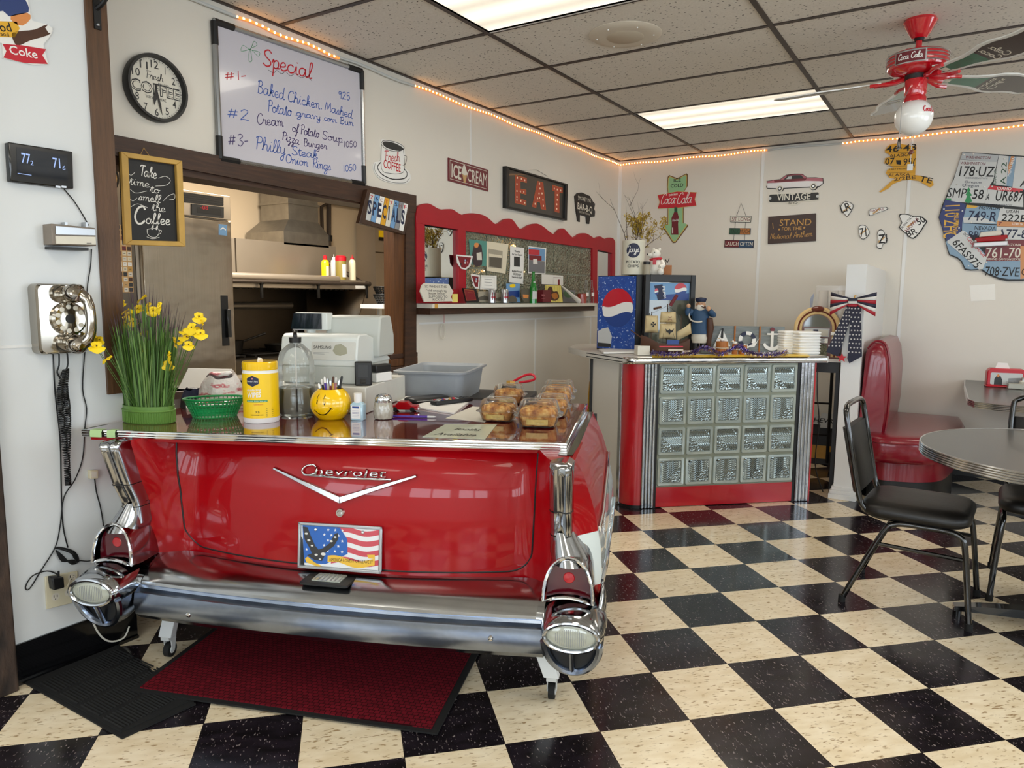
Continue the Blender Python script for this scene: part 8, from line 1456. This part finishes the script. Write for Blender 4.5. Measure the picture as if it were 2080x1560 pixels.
z = .020; s.poly('platelt', P_(c7, 290, 925, 330, 945, 545, 1220, 500, 1335, 460, 1340, 122, 1050, 130, 1035), .010, z); Z = z + .0006; s.txt(I_, '6FAS975', c7(172, 1060), c7(425, 1330), 14, Z, .008); s.txt(I_, 'OCT', c7(290, 965), c7(338, 1005), 5, Z, .006); s.ink('plasticred', 'California', c7(325, 1010), c7(510, 1210), 7, .0035, Z); o = s.obj('license_plate', bd)
for p in ((300, 125), (400, 117), (230, 440), (520, 465), (90, 700), (285, 720), (250, 900), (270, 990), (380, 840), (720, 690), (470, 1280), (540, 1262), (350, 1300), (920, 162), (730, 170), (600, 460)): q = s.p(*c7(*p), d=.02); s.b = MB(); s.b.sph('white', (*q, Zp[0] + .001), .006, 8, h=4); s.obj('rivet', bd)
# little model car fixed on the map
P = s.M @ Vector((*s.p(*c7(585, 1030), d=.05), .022)); t = thing('model_car', 'small red and white model car fixed on the plate map', 'model car', frame(P, (1, 0, .03), (-.03, 0, 1))); k = mpp(P); h = 29 * k
b = MB(); b.prism('carsilver', [(-h, -.045), (h, -.045), (h * 1.0, -.01), (-h, -.01)], 0, .03); b.obj('lower_body', t, bevel=.006); b = MB(); b.prism('carred', [(-h, -.008), (h * .98, -.008), (h * .95, .035), (-h * .9, .025)], 0, .028); b.obj('upper_body', t, bevel=.006); b = MB(); b.prism('bone', [(-h * .72, .028), (h * .6, .034), (h * .58, .07), (-h * .62, .064)], 0, .022); b.obj('roof', t, bevel=.006)
for x in (-.9, .9): b = MB(); b.sph('chrome', (h * x, .0, .03), .010, 10); b.obj('lamp', t)
# pale paper on the wall
s = Sign('paper_sheet', 'faint white sheet taped on the wall below the plate map', 'paper', BW(1997, 594)); s.poly('paper', [(1969, 580), (2021, 577), (2022, 609), (1972, 612)], 0, .002); s.obj('sheet')
# ================================================================ booth, tables, chairs and the ceiling fan
t = thing('booth_bench', 'red vinyl booth bench against the white divider', 'bench', (HX1 + .003, 0, 0)); X0 = 0
prof = [(0, .40), (.02, 1.03), (.06, 1.08), (.115, 1.07), (.145, 1.0), (.165, .85), (.165, .60), (.15, .42)]
b = MB(); ys_ = [-1.23, -1.225, -1.20, -1.16, -1.10, -.7, -.3, -.06]; sc = [.86, .94, .98, 1, 1, 1, 1, 1]
b.rows('vinylred', [[(.0 + x * (1 if i > 1 else .92), y, .40 + (z - .40) * q) for x, z in prof] for i, (y, q) in enumerate(zip(ys_, sc))], caps=True); bk_ = b.obj('backrest', t, sharp=75)
for y in (-1.185, -1.135): b = MB(); b.tube('vinylred', crom([(x + .004, y, z) for x, z in prof[1:]], 3), .007, 6); b.obj('piping', bk_)
SA, SB, SCN = (2.493 - HX1, -1.44), (2.80 - HX1, -1.33), (2.93 - HX1, -.36)
SO = [(.02, -1.30), (.12, -1.46), (.30, -1.44), (.44, -1.36), (.54, -1.20), (.60, -.80), (.61, -.40), (.58, -.06), (.02, -.06)]
SO = [(x, y + .10) for x, y in SO[:6]] + SO[6:]; so = [v.xy for v in crom([(x, y, 0) for x, y in SO[:8]], 4)] + [Vector(SO[8])]; cc = Vector((.3, -.7))
b = MB(); b.rows('vinylred', [[tuple(cc + (v - cc) * q) + (z,) for v in so] for z, q in ((.30, .97), (.33, 1.0), (.42, 1.0), (.455, .985), (.47, .95), (.478, .85), (.48, .4))], closed=True, caps=True); st = b.obj('seat', t, sharp=60); b = MB(); b.tube('vinylred', [tuple(cc + (v - cc) * 1.0) + (.435,) for v in so], .006, 6, closed=True); b.obj('piping', st)
b = MB(); b.rows('vinylred', [[tuple(cc + (v - cc) * .88) + (z,) for v in so] for z in (.17, .31)], closed=True, caps=True); b.obj('front_panel', t); b = MB(); b.rows('black', [[tuple(cc + (v - cc) * .84) + (z,) for v in so] for z in (0, .17)], closed=True, caps=True); b.obj('plinth', t)
# booth table fixed to the back wall
D('ribmetal c2c4c6 .18 1')
def ribs(b, pts, z0, z1, n, closed, out=.004):
    for i in range(n): z = z0 + (z1 - z0) * (i + .5) / n; b.tube('ribmetal', [(x, y, z) for x, y in pts], (z1 - z0) / n * .5, 6, closed=closed)
t = thing('booth_table', 'grey booth table with ribbed metal edge at the back wall', 'table', (3.5, -.8, 0)); TPo = [(2.94, -.02), (2.94, -.45), (2.965, -1.30), (3.0, -1.42), (3.10, -1.47), (3.85, -1.47), (3.95, -1.42), (4.0, -1.3), (4.0, -.02)]; TPo = [(x - 3.5, y + .8) for x, y in TPo]
b = MB(); b.prism('laminate', TPo, .715, .75); b.obj('table_top', t); b = MB(); ribs(b, TPo, .712, .752, 4, False); b.obj('edge_band', t); b = MB(); b.tube('black', [(0, -.25, .02), (0, -.25, .715)], .04, 14); b.bx('black', -.3, .3, -.29, -.21, 0, .03); b.bx('black', -.04, .04, -.55, .05, 0, .03); b.obj('pedestal', t)
P = fl(2040, 786, .751); k = mpp(P); t = thing('napkin_dispenser', 'red napkin dispenser with a picture panel on the booth table', 'napkin dispenser', TR(P.x, P.y, .751, 8)); w = 34 * k; H = 38 * k
b = MB(); b.bx('plasticred', -w, w, -.05, .05, 0, .012); b.prism('plasticred', [(-w * .97, .01), (w * .97, .01), (w * .97, H * .84), (w * .8, H), (-w * .8, H), (-w * .97, H * .84)], -.042, .042, frame((0, 0, 0), (1, 0, 0), (0, 0, 1))); b.obj('case', t, bevel=.006)
b = MB(); F = frame((0, -.043, 0), (1, 0, 0), (0, 0, 1)); b.flat('palegrey', rrect(-w * .8, H * .14, w * .8, H * .78, .01), .0006, F); b.flat('charcoal', [(-w * .6, H * .14), (-w * .6, H * .45), (-w * .5, H * .6), (-w * .3, H * .6), (-w * .2, H * .4), (-w * .2, H * .14)], .001, F); b.flat('skinorange', ell(-w * .42, H * .62, w * .07, H * .08, 12), .0013, F); b.flat('grey', [(w * .1, H * .14), (w * .1, H * .5), (w * .7, H * .55), (w * .7, H * .14)], .001, F); b.obj('picture', t)
b = MB(); b.prism('white', [(-w * .55, H), (w * .2, H), (w * .05, H * 1.28), (-w * .45, H * 1.3)], -.004, .004, frame((0, 0, 0), (1, 0, 0), (0, 0, 1))); b.obj('napkin', t)
P = fl(2062, 790, .751); k = mpp(P); b = MB(); b.bx('clearfilm', -.05, .05, -.03, .03, 0, .05); b.bx('bone', -.044, .044, -.024, .024, .004, .036); one(b, 'packet_caddy', 'clear tray of sugar packets in front of the napkin dispenser', 'tray', TR(P.x, P.y, .7512, 8))
P = fl(2076, 790, .751); t = thing('salt_shaker', 'glass salt shaker beside the napkin dispenser', 'shaker', (P.x, P.y, .7512)); b = MB(); b.lathe('bone', [(0, 0), (.018, 0), (.02, .05), (.014, .06)], 16); b.obj('jar', t); b = MB(); b.lathe('chrome', [(.015, .058), (.016, .07), (.008, .08), (0, .08)], 16); b.obj('cap', t)
# round dining table
t = thing('round_table', 'round grey table with ribbed metal edge on a black cross base', 'table', (3.36, -2.95, 0)); C_ = ell(0, 0, .57, .57, 72)
b = MB(); b.prism('laminate', ell(0, 0, .568, .568, 72), .71, .75); b.obj('table_top', t); b = MB(); ribs(b, C_, .706, .752, 5, True); b.obj('edge_band', t)
b = MB(); b.tube('chairframe', [(0, 0, .05), (0, 0, .70)], .038, 18); b.lathe('chairframe', [(.038, .66), (.12, .70), (.12, .71)], 18); b.obj('column', t)
for a in (188, 98, 8, -82):
    d = Vector((cos(radians(a)), sin(radians(a)), 0)); n = Vector((-d.y, d.x, 0)); b = MB(); b.rows('chairframe', [[tuple(d * r + n * s_ * w + Vector((0, 0, z + zz))) for s_, zz in ((-1, 0), (1, 0), (1, h), (-1, h))] for r, w, z, h in ((.02, .035, .05, .045), (.30, .028, .038, .028), (.40, .024, .03, .02))], closed=True, caps=True); b.tube('chairframe', [(*(d * .385).xy, 0), (*(d * .385).xy, .03)], .018, 10); b.obj('foot', t)
# stacking chairs
def make_chair(label, M):
    t = thing('dining_chair', label, 'chair', M, 'black vinyl dining chairs'); m = 'chairframe'
    b = MB(); R0 = lambda q, z: [(x * q - .0, y * q, z) for x, y in rrect(-.205, -.215, .215, .215, .09, 6)]
    b.rows('blackvinyl', [R0(.93, .405), R0(1.0, .415), R0(1.02, .432), R0(1.0, .452), R0(.93, .466), R0(.7, .474), R0(.3, .476)], closed=True, caps=True); b.obj('seat', t, sharp=60)
    for s_ in (-1, 1):
        y = s_ * .195
        b = MB(); b.tube(m, crom([(-.245, s_ * .222, .012), (-.205, s_ * .217, .11), (-.10, y + s_ * .006, .345), (-.06, y, .385), (-.01, y, .395), (.05, y, .395)], 4), .0125, 10); b.obj('leg', t)
        b = MB(); b.tube(m, crom([(.05, y, .395), (.13, y, .395), (.185, y, .38), (.205, y + s_ * .003, .34), (.225, s_ * .212, .18), (.243, s_ * .222, .012)], 4), .0125, 10); b.obj('leg', t)
        for x in (-.245, .243): b = MB(); b.tube('rubber', [(x, s_ * .222, 0), (x * .995, s_ * .222, .03)], .0155, 10); b.obj('foot_cap', t)
        b = MB(); b.tube(m, [(-.125, y + s_ * .005, .29), (.212, y + s_ * .006, .285)], .009, 8); b.obj('stretcher', t)
    b = MB(); L_ = lambda s_: [(.06, s_ * .175, .40), (-.12, s_ * .18, .408), (-.185, s_ * .185, .44), (-.215, s_ * .19, .52), (-.275, s_ * .19, .82), (-.285, s_ * .165, .872), (-.288, s_ * .11, .885)]
    b.tube(m, crom(L_(-1) + [(-.288, 0, .887)] + L_(1)[::-1], 4), .0125, 10); b.obj('back_frame', t)
    b = MB(); b.tube('chrome', [(-.2865, -.172, .85), (-.2865, -.168, .868)], .0135, 10); b.obj('trim', t) if 0 else None
    b = MB(); b.rows('blackvinyl', [[(-.222 - .06 * f + .014 * q, y_, .50 + .285 * f) for y_, q in ((-.185, 0), (-.17, 1), (0, 1.15), (.17, 1), (.185, 0), (.17, -1), (-.17, -1))] for f in (0, .05, .5, .95, 1)], closed=True, caps=True); b.obj('backrest', t, sharp=50); return t
ch = make_chair('black vinyl chair on the open floor, facing the round table', TR(2.795, -2.905, 0, -4)); clone(ch, TR(3.33, -2.50, 0, -92), 'black vinyl chair tucked under the far side of the round table')
# ceiling fan
FX_, FY_ = 2.645, -2.541; t = thing('ceiling_fan', 'red ceiling fan with soda bottle blades and a white globe lamp', 'ceiling fan', (FX_, FY_, HC)); D('fanred c01020 .15 0 1\nfanwhite dcdcd8 .3 0 .4\nglobe efefec .25 0 .6\ncolagreen 1f6a50 .2 0 .5\ncola 1a0c0a .15 0 .6')
b = MB(); b.lathe('fanred', [(0, 0), (.068, 0), (.073, -.012), (.048, -.06), (.032, -.085), (0, -.085)], 28); b.obj('canopy', t); b = MB(); b.tube('fanred', [(0, 0, -.08), (0, 0, -.15)], .014, 12); b.lathe('black', [(.03, -.075), (.018, -.095)], 16); b.obj('downrod', t)
b = MB(); b.lathe('fanred', [(.02, -.14), (.05, -.15), (.118, -.155), (.130, -.17), (.132, -.205), (.126, -.225), (.10, -.245), (.06, -.25), (0, -.25)], 40)
for z in (-.165, -.18, -.195, -.212): b.tube('silver', [(  .132 * cos(2 * pi * i / 40), .132 * sin(2 * pi * i / 40), z) for i in range(40)], .0022, 5, closed=True)
mo = b.obj('motor', t, sharp=35); va = math.atan2(CP.y - FY_, CP.x - FX_); b = MB(); b.M = RZ(math.degrees(va) + 78); b.warp = None; wr_ = wrap(.1335); b2 = MB(); b2.warp = lambda p: RZ(math.degrees(va) + 90 - 14) @ wr_(p); b2.patch('silver', -.068, .068, lambda f: -.222, lambda f: -.166, .0012); b2.patch('maroon', -.062, .062, lambda f: -.217, lambda f: -.171, .0022); b2.ink('white', 'Coca', (-.052, -.204), (-.004, -.204), .026, .0035, .0032); b2.ink('white', 'Cola', (.004, -.204), (.052, -.204), .026, .0035, .0032); b2.obj('badge', mo)
BO = [(.0, .018), (.03, .018), (.05, .024), (.14, .030), (.20, .042), (.26, .062), (.32, .066), (.37, .058), (.42, .058), (.47, .066), (.50, .062), (.515, .045)]
for a in (175, 106, 40, -41):
    br = bpy.data.objects.new('blade', None); COL.objects.link(br); br.parent = t; br.matrix_basis = T3(0, 0, -.262) @ RZ(a) @ RX(-11)
    f2 = 1.18; b = MB(); Wd = [(.0, .050)] + [(x, y + .014) for x, y in BO[2:]] + [(.535, .03)]; o = [(.14 + x * f2 * .82, y * f2) for x, y in Wd]; b.prism('fanwhite', o + [(x, -y) for x, y in o[::-1]], -.004, .002); b.obj('board', br, bevel=.001)
    b = MB(); o = [(.15 + x * f2 * .82, y * f2) for x, y in BO]; k_ = 5
    b.flat('colagreen', o[:k_] + [(x, -y) for x, y in o[:k_][::-1]], -.0046); b.flat('cola', o[k_ - 1:] + [(x, -y) for x, y in o[k_ - 1:][::-1]], -.0046); b.flat('bone', [(.15, .016), (.175, .016), (.175, -.016), (.15, -.016)], -.0050)
    for n_, (x, y) in enumerate(((.345, -.03), (.39, .0))): b.ink('bone', ('Coca', 'Cola')[n_], (x + .02, .062 - n_ * .005), (x + .02, -.05), .034, .005, -.0052)
    b.obj('bottle_print', br)
    b = MB(); b.tube('fanred', crom([(.04, .0, .006), (.09, .02, -.008), (.14, .045, -.008), (.19, .05, -.008)], 3), .009, 8); b.tube('fanred', crom([(.04, .0, .006), (.09, -.02, -.008), (.14, -.045, -.008), (.19, -.05, -.008)], 3), .009, 8); b.tube('fanred', [(.03, 0, .004), (.13, 0, -.007)], .012, 8); b.obj('blade_arm', br)
b = MB(); b.lathe('black', [(.05, -.25), (.05, -.27), (0, -.27)], 20); b.lathe('fanred', [(.045, -.265), (.048, -.275), (.048, -.335), (.044, -.345), (.05, -.355), (.05, -.372), (0, -.372)], 24); b.obj('light_kit', t)
b = MB(); b.sph('globe', (0, 0, -.440), .083, 28); gl = b.obj('lamp_globe', t); b = MB(); b2 = MB(); b2.warp = lambda p: RZ(math.degrees(va) + 90 + 58) @ Vector((.084 * sin(p.x / .084) * cos(p.y / .084), -.084 * cos(p.x / .084) * cos(p.y / .084), -.440 + .084 * sin(p.y / .084))); b2.ink('plasticred', 'Coca', (-.045, .01), (.0, .012), .026, .004, 0); b2.ink('plasticred', 'Cola', (.003, .012), (.05, .014), .026, .004, 0); b2.obj('lettering', gl)
d = Vector((cos(va), sin(va), 0)); n = Vector((-d.y, d.x, 0)); q = d * .05 - n * .0
b = MB(); p = d * .052 - n * .025; b.tube('silver', [(p.x, p.y, -.31), (p.x * 2.1, p.y * 2.1, -.40), (p.x * 2.1, p.y * 2.1, -.55)], .0016, 5); b.tube('cola', [(p.x * 2.1, p.y * 2.1, -.55), (p.x * 2.1, p.y * 2.1, -.565), (p.x * 2.1, p.y * 2.1, -.60)], [.004, .008, .009], 10); b.obj('pull_chain', t)
b = MB(); b.tube('silver', [(0, 0, -.52), (0, 0, -.66)], .0014, 5); b.sph('jukewood', (0, 0, -.60), .011, 10); b.sph('silver', (0, 0, -.58), .004, 6); b.bx('palegrey', -.012, .012, -.002, .002, -.685, -.655); b.obj('pull_chain', t)
